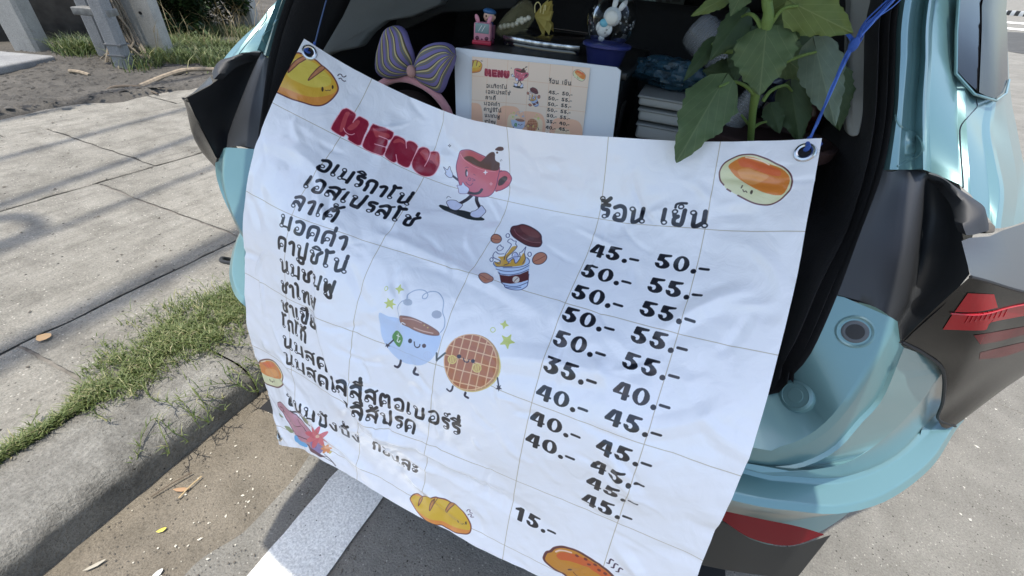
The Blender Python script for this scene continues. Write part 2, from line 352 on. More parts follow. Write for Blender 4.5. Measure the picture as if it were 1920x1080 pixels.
  ('f',(218,168,72),0.0,1,1,[2939,1576,2976,1552,2980,1522,2942,1505,2999,1480,3012,1428,3020,1341,3058,1316,3062,1345,3048,1440,3044,1512,3089,1543,3093,1472,3147,1523,3159,1427,3165,1377,3215,1432,3227,1508,3171,1552,3067,1598,2984,1606]),
  ('f',(200,205,235),0.0,1,1,[3061,1506,3083,1452,3080,1394,3124,1415,3143,1455,3147,1523,3095,1477,3084,1533]),
  ('s',(52,58,105),0.0071,1,0,[3019,1520,3000,1444,3003,1358,2996,1311,2947,1291,2946,1256,2966,1244,2999,1261,3027,1258,3037,1292,3067,1325,3055,1414,3032,1469,3042,1512,3085,1544,3051,1584]),
  ('s',(52,58,105),0.0069,1,0,[2986,1455,2935,1472,2891,1455,2884,1495,2902,1525,2946,1533,2983,1538,2998,1573,2965,1570,2934,1566,2940,1593,2976,1609,3051,1603,3132,1572]),
  ('s',(52,58,105),0.007,1,0,[3154,1296,3141,1367,3127,1390,3160,1450,3147,1523,3100,1476,3081,1528]),
  ('s',(52,58,105),0.007,1,0,[3154,1296,3174,1374,3211,1433,3214,1501]),
  ('s',(52,58,105),0.007,1,0,[3075,1455,3066,1428,3080,1394,3117,1411,3136,1440]),
  ('s',(52,58,105),0.0069,1,0,[3052,1509,3089,1464,3152,1431]),
  ('s',(52,58,105),0.0067,1,0,[2990,1638,3056,1652,3142,1631,3224,1582,3281,1502]),
  ('s',(52,58,105),0.0068,1,0,[3218,1417,3256,1441,3268,1483,3229,1533,3163,1575,3057,1615]),
  ('s',(52,58,105),0.0064,1,0,[3029,1674,3055,1688,3116,1773,3153,1792,3184,1817,3249,1816,3320,1788,3361,1734,3356,1684,3325,1598]),
  ('s',(52,58,105),0.0064,1,0,[3153,1792,3217,1786,3294,1751,3356,1684]),
  ('s',(52,58,105),0.0064,1,0,[3181,1811,3241,1799,3316,1759]),
  ('s',(52,58,105),0.0066,1,0,[3046,1690,3144,1674,3234,1623,3300,1546]),
  ('f',(98,52,54),0.0,0,1,[3058,1699,3150,1686,3247,1630,3304,1559,3351,1656,3294,1710,3203,1757,3121,1777]),
  ('f',(225,215,205),0.0,1,1,[3269,1687,3272,1697,3272,1708,3268,1717,3261,1725,3252,1730,3241,1732,3230,1730,3219,1725,3210,1718,3203,1708,3200,1697,3200,1687,3204,1677,3211,1669,3220,1664,3231,1662,3243,1664,3253,1669,3262,1677]),
  ('s',(98,52,54),0.0056,1,0,[3228,1721,3235,1695,3246,1673]),
 ],
 'kaw':[
  ('f',(184,208,244,0.75),0.0,1,1,[2057,2472,2158,2476,2285,2457,2403,2506,2567,2511,2740,2473,2759,2606,2709,2754,2593,2858,2416,2898,2266,2855,2149,2753,2087,2619]),
  ('s',(172,184,206),0.0099,1,0,[2271,2436,2234,2358,2249,2293,2298,2244,2288,2187,2341,2122,2423,2096,2475,2122,2474,2166,2442,2177,2436,2140,2485,2086,2556,2068,2614,2094,2659,2144,2685,2239,2729,2300,2748,2382,2731,2445]),
  ('f',(186,194,206),0.0,1,1,[2358,2252,2360,2262,2358,2273,2352,2283,2343,2291,2332,2297,2320,2300,2307,2299,2296,2295,2287,2288,2281,2278,2279,2268,2281,2257,2287,2246,2295,2238,2307,2232,2319,2230,2331,2231,2343,2235,2352,2242]),
  ('f',(180,186,200),0.0,1,1,[2685,2267,2687,2279,2685,2292,2677,2305,2666,2315,2651,2322,2635,2326,2620,2325,2606,2320,2595,2312,2588,2301,2586,2288,2589,2275,2596,2263,2607,2252,2622,2245,2637,2242,2653,2243,2667,2247,2678,2256]),
  ('f',(164,112,90),0.0,1,1,[2285,2444,2319,2413,2424,2401,2561,2410,2674,2433,2723,2460,2704,2486,2606,2509,2459,2511,2343,2488]),
  ('s',(128,92,88),0.0087,1,1,[2285,2444,2319,2413,2424,2401,2561,2410,2674,2433,2723,2460,2704,2486,2606,2509,2459,2511,2343,2488]),
  ('s',(226,186,168),0.0075,1,0,[2340,2435,2429,2416,2523,2417]),
  ('s',(226,190,172),0.0099,1,0,[2460,2491,2560,2490,2663,2478]),
  ('f',(225,200,120),0.0,1,1,[2564,2428,2565,2431,2564,2433,2563,2435,2562,2437,2560,2438,2557,2438,2555,2438,2553,2437,2551,2435,2550,2433,2550,2431,2550,2429,2551,2427,2553,2425,2555,2424,2557,2424,2560,2424,2562,2425,2563,2426]),
  ('f',(225,200,120),0.0,1,1,[2605,2438,2605,2440,2605,2443,2604,2445,2602,2446,2600,2447,2598,2448,2595,2448,2593,2447,2592,2445,2591,2443,2590,2441,2591,2439,2592,2437,2593,2435,2595,2434,2598,2433,2600,2434,2602,2435,2604,2436]),
  ('s',(235,235,240),0.0089,1,0,[2334,2504,2342,2476,2369,2485]),
  ('f',(88,148,84),0.0,1,1,[2284,2587,2346,2597,2374,2658,2339,2749,2272,2724,2235,2683,2247,2626]),
  ('s',(235,240,235),0.0117,1,0,[2286,2641,2330,2635]),
  ('s',(235,240,235),0.0117,1,0,[2303,2617,2307,2670,2301,2698,2327,2699,2339,2677]),
  ('f',(48,46,66),0.0,1,1,[2474,2630,2474,2637,2473,2644,2470,2651,2465,2656,2459,2660,2452,2661,2446,2660,2440,2656,2436,2651,2433,2644,2433,2637,2434,2630,2437,2623,2442,2618,2448,2614,2454,2613,2461,2614,2466,2618,2471,2623]),
  ('f',(80,60,72),0.0,1,1,[2634,2623,2635,2630,2633,2636,2630,2642,2624,2647,2618,2651,2612,2652,2605,2652,2599,2649,2595,2644,2592,2639,2592,2632,2593,2625,2597,2619,2602,2614,2608,2611,2615,2609,2621,2610,2627,2613,2631,2617]),
  ('s',(48,46,66),0.0114,1,0,[2500,2631,2515,2669,2543,2676,2566,2655,2567,2634]),
  ('s',(196,210,238),0.0076,1,1,[2710,2699,2711,2711,2707,2724,2701,2736,2691,2746,2679,2752,2666,2755,2654,2754,2644,2749,2636,2740,2631,2729,2630,2716,2634,2703,2640,2692,2650,2682,2662,2676,2674,2673,2686,2674,2697,2679,2705,2688]),
  ('s',(196,210,238),0.0063,0,0,[2650,2692,2657,2750]),
  ('s',(196,210,238),0.0063,0,0,[2667,2686,2675,2744]),
  ('s',(196,210,238),0.0063,0,0,[2684,2679,2692,2737]),
  ('s',(48,46,66),0.0147,0,0,[2254,2705,2201,2782]),
  ('f',(48,46,66),0.0,1,1,[2229,2783,2209,2793,2202,2813,2191,2800,2170,2805,2183,2787,2177,2770,2196,2772,2212,2757,2212,2776]),
  ('s',(48,46,66),0.0262,1,0,[2375,2891,2367,2944,2345,2975,2311,2978]),
  ('s',(48,46,66),0.0257,1,0,[2552,2905,2537,2954,2548,2977,2580,2981]),
  ('f',(206,214,120),0.0,1,1,[2235,2161,2204,2183,2192,2219,2167,2189,2129,2175,2159,2152,2171,2116,2197,2147]),
  ('f',(206,214,120),0.0,1,1,[2206,2331,2172,2351,2181,2389,2145,2371,2115,2399,2115,2360,2076,2350,2111,2329,2102,2291,2137,2309,2166,2282,2168,2321]),
  ('f',(206,214,120),0.0,1,1,[3356,2156,3331,2174,3320,2204,3301,2178,3270,2166,3296,2148,3306,2118,3326,2144]),
  ('f',(206,214,120),0.0,1,1,[3467,2292,3425,2320,3424,2371,3385,2340,3336,2355,3354,2307,3324,2266,3375,2268,3406,2227,3420,2276]),
  ('s',(206,214,120),0.0077,1,1,[2073,2199,2074,2205,2074,2212,2071,2218,2066,2223,2060,2226,2053,2227,2046,2226,2040,2223,2035,2219,2031,2213,2030,2206,2031,2200,2033,2194,2038,2189,2044,2186,2051,2184,2058,2185,2064,2188,2069,2193]),
  ('s',(206,214,120),0.0069,1,1,[3247,2237,3248,2244,3247,2251,3244,2257,3239,2262,3233,2266,3226,2267,3219,2266,3212,2263,3207,2258,3203,2251,3202,2244,3203,2237,3206,2231,3211,2226,3217,2222,3224,2221,3231,2222,3238,2225,3243,2230]),
  ('f',(224,212,128),0.0,1,1,[3402,2532,3412,2617,3394,2704,3349,2788,3283,2859,3202,2910,3113,2933,3027,2925,2952,2886,2896,2822,2864,2739,2857,2648,2876,2558,2919,2477,2983,2413,3061,2371,3147,2355,3232,2366,3308,2402,3367,2459]),
  ('f',(196,150,104),0.0,1,1,[3388,2522,3398,2610,3380,2701,3336,2788,3270,2862,3187,2914,3098,2936,3010,2926,2934,2885,2877,2817,2843,2730,2835,2636,2854,2542,2896,2458,2960,2392,3039,2349,3126,2334,3212,2346,3290,2385,3350,2445]),
  ('f',(182,112,78),0.0,1,1,[3359,2526,3369,2610,3353,2698,3311,2780,3248,2850,3171,2899,3086,2920,3004,2910,2932,2870,2878,2804,2845,2722,2837,2631,2854,2542,2894,2462,2953,2399,3028,2358,3110,2344,3192,2356,3266,2393,3323,2451]),
  ('s',(236,192,150),0.0105,0,0,[2924,2423,3272,2391]),
  ('s',(236,192,150),0.0106,0,0,[2859,2534,3352,2484]),
  ('s',(236,192,150),0.0107,0,0,[2836,2645,3374,2584]),
  ('s',(236,192,150),0.0109,0,0,[2856,2765,3361,2701]),
  ('s',(236,192,150),0.0112,0,0,[2942,2883,3274,2836]),
  ('s',(236,192,150),0.011,0,0,[2898,2451,2904,2848]),
  ('s',(236,192,150),0.0109,0,0,[2971,2388,2979,2906]),
  ('s',(236,192,150),0.0108,0,0,[3048,2354,3059,2929]),
  ('s',(236,192,150),0.0107,0,0,[3127,2341,3141,2918]),
  ('s',(236,192,150),0.0106,0,0,[3205,2357,3218,2884]),
  ('s',(236,192,150),0.0105,0,0,[3290,2407,3302,2809]),
  ('s',(236,192,150),0.0095,1,1,[3359,2526,3369,2610,3353,2698,3311,2780,3248,2850,3171,2899,3086,2920,3004,2910,2932,2870,2878,2804,2845,2722,2837,2631,2854,2542,2894,2462,2953,2399,3028,2358,3110,2344,3192,2356,3266,2393,3323,2451]),
  ('s',(228,205,135),0.0084,1,0,[3392,2528,3402,2614,3384,2703,3341,2788,3275,2860,3194,2911,3106,2933,3021,2924]),
  ('f',(200,150,90),0.0,1,1,[2959,2653,2960,2666,2957,2680,2950,2692,2941,2702,2929,2709,2916,2711,2903,2710,2892,2705,2884,2696,2879,2684,2878,2671,2881,2658,2888,2646,2897,2636,2909,2629,2922,2627,2934,2628,2945,2633,2954,2642]),
  ('s',(232,212,128),0.0098,1,1,[2959,2653,2960,2666,2957,2680,2950,2692,2941,2702,2929,2709,2916,2711,2903,2710,2892,2705,2884,2696,2879,2684,2878,2671,2881,2658,2888,2646,2897,2636,2909,2629,2922,2627,2934,2628,2945,2633,2954,2642]),
  ('s',(232,212,128),0.0086,0,0,[2900,2648,2905,2702]),
  ('s',(232,212,128),0.0086,0,0,[2916,2642,2922,2696]),
  ('s',(232,212,128),0.0085,0,0,[2932,2636,2938,2689]),
  ('f',(200,150,90),0.0,1,1,[3220,2642,3222,2655,3219,2669,3212,2681,3202,2692,3190,2698,3177,2701,3164,2700,3153,2694,3144,2685,3139,2673,3138,2660,3141,2646,3147,2633,3157,2623,3169,2617,3182,2614,3195,2615,3206,2621,3215,2630]),
  ('s',(232,212,128),0.0095,1,1,[3220,2642,3222,2655,3219,2669,3212,2681,3202,2692,3190,2698,3177,2701,3164,2700,3153,2694,3144,2685,3139,2673,3138,2660,3141,2646,3147,2633,3157,2623,3169,2617,3182,2614,3195,2615,3206,2621,3215,2630]),
  ('s',(232,212,128),0.0083,0,0,[3161,2637,3167,2690]),
  ('s',(232,212,128),0.0083,0,0,[3177,2631,3183,2684]),
  ('s',(232,212,128),0.0083,0,0,[3193,2625,3199,2678]),
  ('f',(48,46,66),0.0,1,1,[2999,2604,3000,2611,2998,2617,2995,2624,2990,2629,2984,2632,2977,2634,2971,2633,2965,2630,2960,2626,2958,2620,2957,2613,2958,2606,2962,2600,2967,2595,2973,2591,2980,2590,2986,2591,2992,2593,2996,2598]),
  ('f',(48,46,66),0.0,1,1,[3142,2600,3143,2606,3142,2612,3139,2618,3134,2623,3128,2626,3122,2627,3116,2627,3111,2624,3106,2620,3104,2614,3103,2608,3105,2601,3108,2596,3112,2591,3118,2588,3124,2586,3130,2587,3136,2590,3140,2594]),
  ('s',(48,46,66),0.0096,1,0,[3024,2613,3041,2641,3075,2638,3082,2606]),
  ('s',(48,46,66),0.0182,1,0,[2990,2934,2988,2973,2970,3000,2934,2992]),
  ('s',(48,46,66),0.0231,1,0,[3129,2949,3129,2984,3164,2993]),
  ('s',(48,46,66),0.0152,0,0,[3401,2673,3436,2752]),
  ('f',(48,46,66),0.0,1,1,[3472,2761,3450,2773,3447,2798,3433,2780,3410,2788,3423,2765,3412,2744,3434,2748,3451,2728,3451,2753]),
  ('s',(74,82,88),0.0174,0,0,[2836,2628,2770,2730]),
  ('s',(74,82,88),0.0175,0,0,[2755,2658,2771,2736]),
 ],
 'bun':[
  ('f',(226,224,180),0.0,1,1,[4859,377,4822,333,4807,262,4833,192,4899,143,4973,115,5058,119,5159,155,5239,198,5295,228,5349,285,5374,346,5375,414,5346,473,5303,524,5242,553,5168,549,5096,526,4988,469,4891,413]),
  ('f',(222,132,56),0.0,1,1,[4873,209,4923,163,4990,131,5076,146,5185,195,5278,238,5346,307,5358,368,5345,428,5320,470,5262,471,5178,445,5088,398,5010,348,4937,296,4893,248]),
  ('f',(226,112,66),0.0,1,1,[4945,164,5006,147,5080,174,5188,210,5278,261,5278,307,5201,295,5122,264,5048,230,4975,219]),
  ('f',(232,158,90),0.0,1,1,[4953,257,5021,236,5123,272,5203,306,5149,350,5085,378,5009,337]),
  ('s',(248,226,200),0.0092,1,0,[4998,139,5063,151,5136,176,5187,204]),
  ('s',(98,46,52),0.0109,1,0,[4859,377,4822,333,4807,262,4833,192,4899,143,4973,115,5058,119,5159,155,5239,198,5295,228,5349,285,5374,346,5375,414,5346,473,5303,524,5242,553,5168,549,5096,526,4988,469]),
  ('s',(98,46,52),0.0114,1,0,[4891,413,4924,433]),
  ('s',(75,60,40),0.0112,1,0,[5012,387,5007,405]),
  ('s',(75,60,40),0.0067,1,0,[5021,421,5034,440,5045,433,5058,446]),
  ('f',(75,60,40),0.0,1,1,[5102,448,5101,453,5099,458,5096,461,5093,462,5090,462,5087,460,5085,456,5083,451,5082,446,5083,440,5084,435,5086,431,5089,428,5092,426,5095,427,5098,429,5101,433,5102,437,5103,443]),
 ],
 'bun2':[
  ('f',(226,224,180),0.0,1,1,[13,4299,-63,4227,-33,4093,63,3988,209,3908,365,3855,480,3862,549,3930,573,4018,525,4113,402,4208,251,4269,113,4292]),
  ('f',(222,132,56),0.0,1,1,[14,4051,83,3986,211,3926,360,3873,459,3883,521,3943,539,4015,401,4095,177,4159,20,4171,-14,4123]),
  ('f',(226,112,66),0.0,1,1,[92,4008,316,3906,398,3922,198,4028]),
  ('f',(232,158,90),0.0,1,1,[136,4077,362,3986,460,4019,274,4127,122,4144]),
  ('s',(248,226,200),0.0136,1,0,[79,3994,201,3930]),
  ('s',(98,46,52),0.0167,1,1,[13,4299,-63,4227,-33,4093,63,3988,209,3908,365,3855,480,3862,549,3930,573,4018,525,4113,402,4208,251,4269,113,4292]),
  ('s',(75,60,40),0.0145,1,0,[173,4199,175,4220]),
  ('s',(75,60,40),0.0107,1,0,[197,4212,214,4221,251,4196]),
  ('s',(75,60,40),0.0138,1,0,[281,4166,289,4188]),
 ],
 'bread':[
  ('f',(222,146,66),0.0,1,1,[-123,614,-83,443,-58,244,3,173,50,155,101,163,173,134,257,151,299,157,380,182,458,233,506,294,508,374,484,471,441,549,365,597,260,624,145,645,-2,660]),
  ('f',(222,176,62),0.0,1,1,[-78,586,-54,424,-40,243,15,181,87,174,179,147,264,165,307,175,376,196,447,241,493,303,477,371,413,447,326,514,210,556,83,570,-13,588]),
  ('f',(224,200,88),0.0,1,1,[-22,306,34,223,170,170,296,194,392,231,409,312,282,419,134,450,18,440]),
  ('s',(98,46,52),0.0128,1,0,[-58,244,3,173,50,155,101,163,173,134,257,151,299,157,380,182,458,233,506,294,508,374,484,471,441,549,365,597,260,624,145,645,-2,660]),
  ('f',(196,132,92),0.0,1,1,[214,375,213,308,247,170,294,162,269,241]),
  ('s',(98,46,52),0.0082,1,1,[214,375,213,308,247,170,294,162,269,241]),
  ('f',(196,132,92),0.0,1,1,[14,411,4,341,25,245,76,161,104,167,75,232,56,273]),
  ('s',(98,46,52),0.008,1,1,[14,411,4,341,25,245,76,161,104,167,75,232,56,273]),
  ('f',(70,50,35),0.0,1,1,[380,377,383,385,385,392,385,399,384,404,381,407,378,408,373,406,369,403,364,397,361,390,358,382,356,375,356,368,357,363,359,360,363,359,367,361,372,364,376,370]),
  ('f',(70,50,35),0.0,1,1,[457,301,460,307,461,314,461,320,460,324,458,327,455,327,451,326,447,323,444,318,440,312,438,305,436,299,436,293,437,289,439,286,442,285,446,287,450,290,454,295]),
  ('s',(70,50,35),0.0065,1,0,[398,377,413,374,422,361,436,358,443,345]),
  ('s',(48,36,50),0.0086,1,0,[439,159,444,136,463,126,481,139,500,136,512,112]),
  ('s',(48,36,50),0.0086,1,0,[463,184,479,167,498,177,519,179,532,167]),
 ],
 'bread2':[
  ('f',(226,140,60),0.0,1,1,[2600,4815,2632,4748,2691,4697,2753,4699,2821,4647,2921,4574,2966,4565,3045,4554,3113,4565,3167,4557,3257,4594,3327,4659,3372,4741,3379,4821,3348,4891,3266,4944,3182,4977,3094,4978,3026,4972,2960,4999,2867,5008,2768,4976,2674,4914,2617,4857]),
  ('f',(220,178,48),0.0,1,1,[2613,4814,2645,4749,2742,4713,2922,4587,3046,4568,3168,4570,3258,4607,3324,4675,3363,4761,3358,4821,3240,4885,3132,4913,3020,4915,2886,4958,2764,4939,2672,4890]),
  ('s',(98,46,52),0.0121,1,1,[2600,4815,2632,4748,2691,4697,2753,4699,2821,4647,2921,4574,2966,4565,3045,4554,3113,4565,3167,4557,3257,4594,3327,4659,3372,4741,3379,4821,3348,4891,3266,4944,3182,4977,3094,4978,3026,4972,2960,4999,2867,5008,2768,4976,2674,4914,2617,4857]),
  ('f',(196,132,70),0.0,1,1,[2718,4856,2720,4768,2753,4706,2752,4761]),
  ('s',(98,46,52),0.0088,1,1,[2718,4856,2720,4768,2753,4706,2752,4761]),
  ('f',(196,132,70),0.0,1,1,[2869,4843,2865,4738,2928,4590,2917,4669]),
  ('s',(98,46,52),0.0087,1,1,[2869,4843,2865,4738,2928,4590,2917,4669]),
  ('f',(196,132,70),0.0,1,1,[3073,4747,3077,4661,3103,4575,3152,4567,3109,4646]),
  ('s',(98,46,52),0.0085,1,1,[3073,4747,3077,4661,3103,4575,3152,4567,3109,4646]),
  ('s',(98,46,52),0.0074,0,0,[2958,4577,2891,4769]),
  ('f',(70,50,35),0.0,1,1,[3231,4773,3231,4782,3231,4790,3230,4797,3228,4802,3225,4805,3223,4805,3220,4803,3218,4799,3216,4792,3215,4784,3214,4776,3215,4768,3216,4761,3218,4755,3221,4752,3223,4752,3226,4754,3228,4759,3230,4765]),
  ('f',(70,50,35),0.0,1,1,[3325,4730,3326,4739,3325,4747,3324,4754,3322,4759,3320,4762,3317,4763,3315,4761,3312,4756,3310,4749,3309,4741,3309,4733,3309,4725,3311,4718,3313,4712,3315,4709,3318,4709,3320,4711,3322,4716,3324,4723]),
  ('s',(70,50,35),0.0071,1,0,[3258,4787,3274,4785,3289,4764,3302,4764]),
  ('s',(80,50,70),0.0083,1,0,[3306,4567,3316,4539,3339,4531,3342,4564,3369,4566]),
  ('s',(80,50,70),0.0083,1,0,[3323,4616,3342,4592,3361,4593,3358,4626,3387,4617]),
 ],
 'hot':[
  ('f',(200,132,34),0.0,1,1,[4250,4538,4214,4582,4199,4654,4202,4699,4235,4732,4325,4762,4442,4783,4557,4812,4695,4822,4826,4804,4913,4728,4939,4611,4910,4516,4833,4447,4769,4416,4692,4392,4608,4372,4530,4355,4430,4364,4352,4394,4281,4468]),
  ('f',(206,92,36),0.0,1,1,[4315,4545,4365,4463,4461,4420,4560,4404,4697,4418,4823,4464,4887,4533,4868,4567,4716,4520,4579,4507,4446,4533,4356,4578]),
  ('s',(92,36,44),0.0265,1,1,[4250,4538,4214,4582,4199,4654,4202,4699,4235,4732,4325,4762,4442,4783,4557,4812,4695,4822,4826,4804,4913,4728,4939,4611,4910,4516,4833,4447,4769,4416,4692,4392,4608,4372,4530,4355,4430,4364,4352,4394,4281,4468]),
  ('s',(240,205,185),0.0188,1,0,[4302,4509,4337,4462,4393,4425,4449,4413]),
  ('f',(120,36,30),0.0,1,1,[4528,4421,4526,4426,4522,4430,4518,4433,4512,4434,4506,4434,4500,4433,4495,4430,4491,4425,4489,4420,4489,4415,4491,4411,4494,4406,4499,4403,4505,4402,4511,4402,4517,4404,4522,4407,4526,4411,4528,4416]),
  ('f',(120,36,30),0.0,1,1,[4614,4412,4612,4417,4609,4421,4604,4424,4598,4426,4592,4425,4586,4424,4581,4421,4578,4417,4576,4412,4576,4407,4577,4402,4581,4398,4586,4395,4591,4393,4598,4394,4603,4395,4608,4398,4612,4402,4614,4407]),
  ('f',(120,36,30),0.0,1,1,[4657,4465,4656,4470,4652,4474,4647,4477,4642,4478,4636,4478,4630,4477,4625,4474,4621,4470,4619,4465,4619,4460,4621,4455,4625,4451,4629,4448,4635,4446,4641,4446,4647,4448,4652,4451,4655,4455,4657,4460]),
  ('f',(120,36,30),0.0,1,1,[4712,4437,4710,4442,4707,4446,4702,4449,4697,4451,4691,4451,4685,4449,4680,4446,4676,4442,4674,4437,4674,4432,4676,4427,4679,4423,4684,4420,4690,4419,4696,4419,4701,4420,4706,4423,4710,4427,4712,4432]),
  ('f',(120,36,30),0.0,1,1,[4759,4478,4758,4483,4754,4487,4749,4490,4744,4492,4738,4492,4732,4490,4727,4488,4724,4483,4722,4479,4722,4474,4724,4469,4727,4465,4732,4462,4737,4460,4743,4460,4749,4461,4754,4464,4757,4468,4759,4473]),
  ('f',(120,36,30),0.0,1,1,[4820,4487,4818,4491,4815,4496,4810,4499,4804,4500,4799,4500,4793,4499,4788,4496,4785,4492,4783,4487,4783,4482,4784,4477,4788,4473,4792,4470,4798,4468,4804,4468,4809,4470,4814,4473,4818,4477,4819,4482]),
  ('f',(90,34,28),0.0,1,1,[4497,4634,4497,4640,4494,4647,4490,4653,4485,4660,4478,4665,4471,4669,4465,4671,4460,4671,4456,4668,4454,4664,4454,4658,4457,4651,4461,4644,4467,4638,4473,4633,4480,4629,4486,4627,4491,4627,4495,4630]),
  ('s',(90,34,28),0.0079,1,0,[4511,4677,4553,4683,4599,4670]),
  ('s',(60,36,62),0.0147,1,0,[4838,4262,4815,4260,4809,4292,4809,4326,4792,4333]),
  ('s',(60,36,62),0.0146,1,0,[4887,4294,4864,4292,4858,4325,4858,4358,4840,4366]),
  ('s',(60,36,62),0.0145,1,0,[4937,4324,4915,4322,4908,4355,4909,4388,4891,4396]),
 ],
 'flo':[
  ('f',(150,158,118),0.0,1,1,[329,4744,478,4724,582,4752,495,4795,379,4775]),
  ('f',(150,158,118),0.0,1,1,[846,4422,986,4407,949,4477]),
  ('f',(150,158,118),0.0,1,1,[219,4616,353,4628,235,4653]),
  ('f',(196,142,154),0.0,1,1,[271,4463,385,4416,543,4433,705,4460,865,4515,997,4588,1083,4632,1137,4692,1057,4845,919,4875,794,4865,669,4812,567,4732,420,4639,342,4554,252,4519]),
  ('s',(92,58,66),0.0093,1,0,[271,4463,385,4416,543,4433,705,4460,865,4515,997,4588,1083,4632,1137,4692,1057,4845,919,4875,794,4865]),
  ('s',(92,58,66),0.0106,1,0,[252,4519,342,4554,420,4639,567,4732,669,4812]),
  ('s',(60,48,56),0.0209,1,0,[619,4437,796,4433,976,4504]),
  ('s',(92,58,66),0.0082,1,0,[491,4639,704,4621,803,4587]),
  ('s',(92,58,66),0.0092,1,0,[862,4588,880,4626]),
  ('s',(92,58,66),0.0117,1,0,[609,4799,762,4767,909,4750]),
  ('s',(92,58,66),0.0105,1,0,[326,4493,416,4494,371,4544,446,4528]),
  ('s',(92,58,66),0.0076,1,0,[749,4503,838,4579,957,4661]),
  ('f',(104,180,234),0.0,1,1,[566,4824,645,4787,706,4826,835,4850,836,4921,732,4940,634,4913,561,4893]),
  ('f',(146,130,172),0.0,1,1,[963,4728,1045,4706,1149,4730,1204,4778,1112,4910,1017,4893,962,4828]),
  ('f',(120,110,160),0.0,1,1,[1010,4736,1087,4745,1060,4830,1009,4793]),
  ('f',(110,62,84),0.0,1,1,[849,4866,990,4860,1114,4894,1206,4910,1105,4958,940,4940]),
  ('f',(212,100,112),0.0,1,1,[1329,4557,1308,4584,1263,4609,1205,4626,1150,4630,1113,4619,1106,4598,1130,4571,1178,4545,1235,4528,1288,4524,1322,4535]),
  ('f',(220,118,124),0.0,1,1,[1212,4738,1184,4747,1150,4732,1120,4696,1101,4650,1099,4607,1113,4576,1140,4567,1173,4581,1203,4616,1223,4662,1226,4707]),
  ('f',(212,100,112),0.0,1,1,[1015,4843,1000,4828,1005,4779,1027,4712,1060,4643,1094,4592,1121,4570,1136,4584,1135,4630,1117,4696,1085,4766,1047,4820]),
  ('f',(220,118,124),0.0,1,1,[866,4805,877,4775,923,4723,987,4663,1052,4612,1102,4583,1126,4583,1120,4612,1083,4663,1024,4722,954,4774,895,4805]),
  ('f',(212,100,112),0.0,1,1,[876,4652,905,4625,960,4599,1024,4581,1082,4576,1118,4586,1125,4607,1101,4634,1050,4660,985,4677,923,4682,883,4673]),
  ('f',(220,118,124),0.0,1,1,[1019,4476,1047,4466,1080,4479,1111,4511,1130,4555,1133,4598,1118,4629,1090,4638,1056,4624,1025,4590,1006,4547,1004,4505]),
  ('f',(212,100,112),0.0,1,1,[1196,4372,1210,4385,1210,4430,1196,4495,1169,4562,1137,4613,1110,4635,1095,4621,1096,4575,1113,4511,1141,4445,1170,4394]),
  ('f',(220,118,124),0.0,1,1,[1319,4403,1315,4433,1284,4484,1234,4542,1177,4593,1129,4622,1105,4622,1111,4593,1146,4543,1198,4485,1253,4434,1297,4404]),
  ('f',(232,190,170),0.0,1,1,[1146,4588,1144,4598,1139,4608,1132,4618,1123,4626,1113,4632,1104,4635,1095,4635,1089,4632,1086,4625,1085,4617,1087,4607,1092,4597,1100,4587,1109,4579,1118,4573,1127,4570,1135,4570,1141,4574,1145,4580]),
  ('f',(224,146,96),0.0,1,1,[1336,4713,1326,4734,1300,4756,1269,4771,1244,4774,1236,4762,1247,4741,1273,4719,1303,4704,1327,4702]),
  ('f',(224,146,96),0.0,1,1,[1284,4815,1266,4824,1245,4817,1231,4797,1229,4771,1240,4750,1258,4742,1278,4749,1292,4769,1294,4794]),
  ('f',(224,146,96),0.0,1,1,[1185,4863,1177,4851,1184,4821,1204,4785,1227,4757,1246,4747,1253,4760,1247,4789,1228,4825,1205,4853]),
  ('f',(224,146,96),0.0,1,1,[1142,4807,1154,4785,1182,4763,1214,4747,1239,4745,1248,4756,1237,4777,1210,4800,1177,4816,1151,4818]),
  ('f',(224,146,96),0.0,1,1,[1199,4704,1218,4695,1238,4702,1252,4722,1254,4748,1244,4768,1225,4777,1205,4770,1191,4750,1189,4724]),
  ('f',(224,146,96),0.0,1,1,[1294,4658,1301,4670,1296,4699,1279,4734,1257,4762,1238,4771,1230,4759,1237,4730,1254,4694,1276,4667]),
  ('f',(220,196,110),0.0,1,1,[1325,4792,1324,4798,1320,4805,1315,4811,1309,4817,1303,4821,1296,4823,1291,4823,1286,4822,1284,4818,1283,4813,1284,4807,1288,4800,1293,4794,1299,4788,1305,4784,1312,4782,1317,4782,1322,4784,1324,4787]),
  ('s',(92,86,92),0.0108,1,0,[1107,4942,1268,4894,1396,4981]),
  ('s',(92,86,92),0.0105,1,0,[1211,4863,1326,4909,1404,4970]),
  ('s',(92,86,92),0.0109,1,0,[1048,4909,1204,4926,1354,4938]),
 ],
}

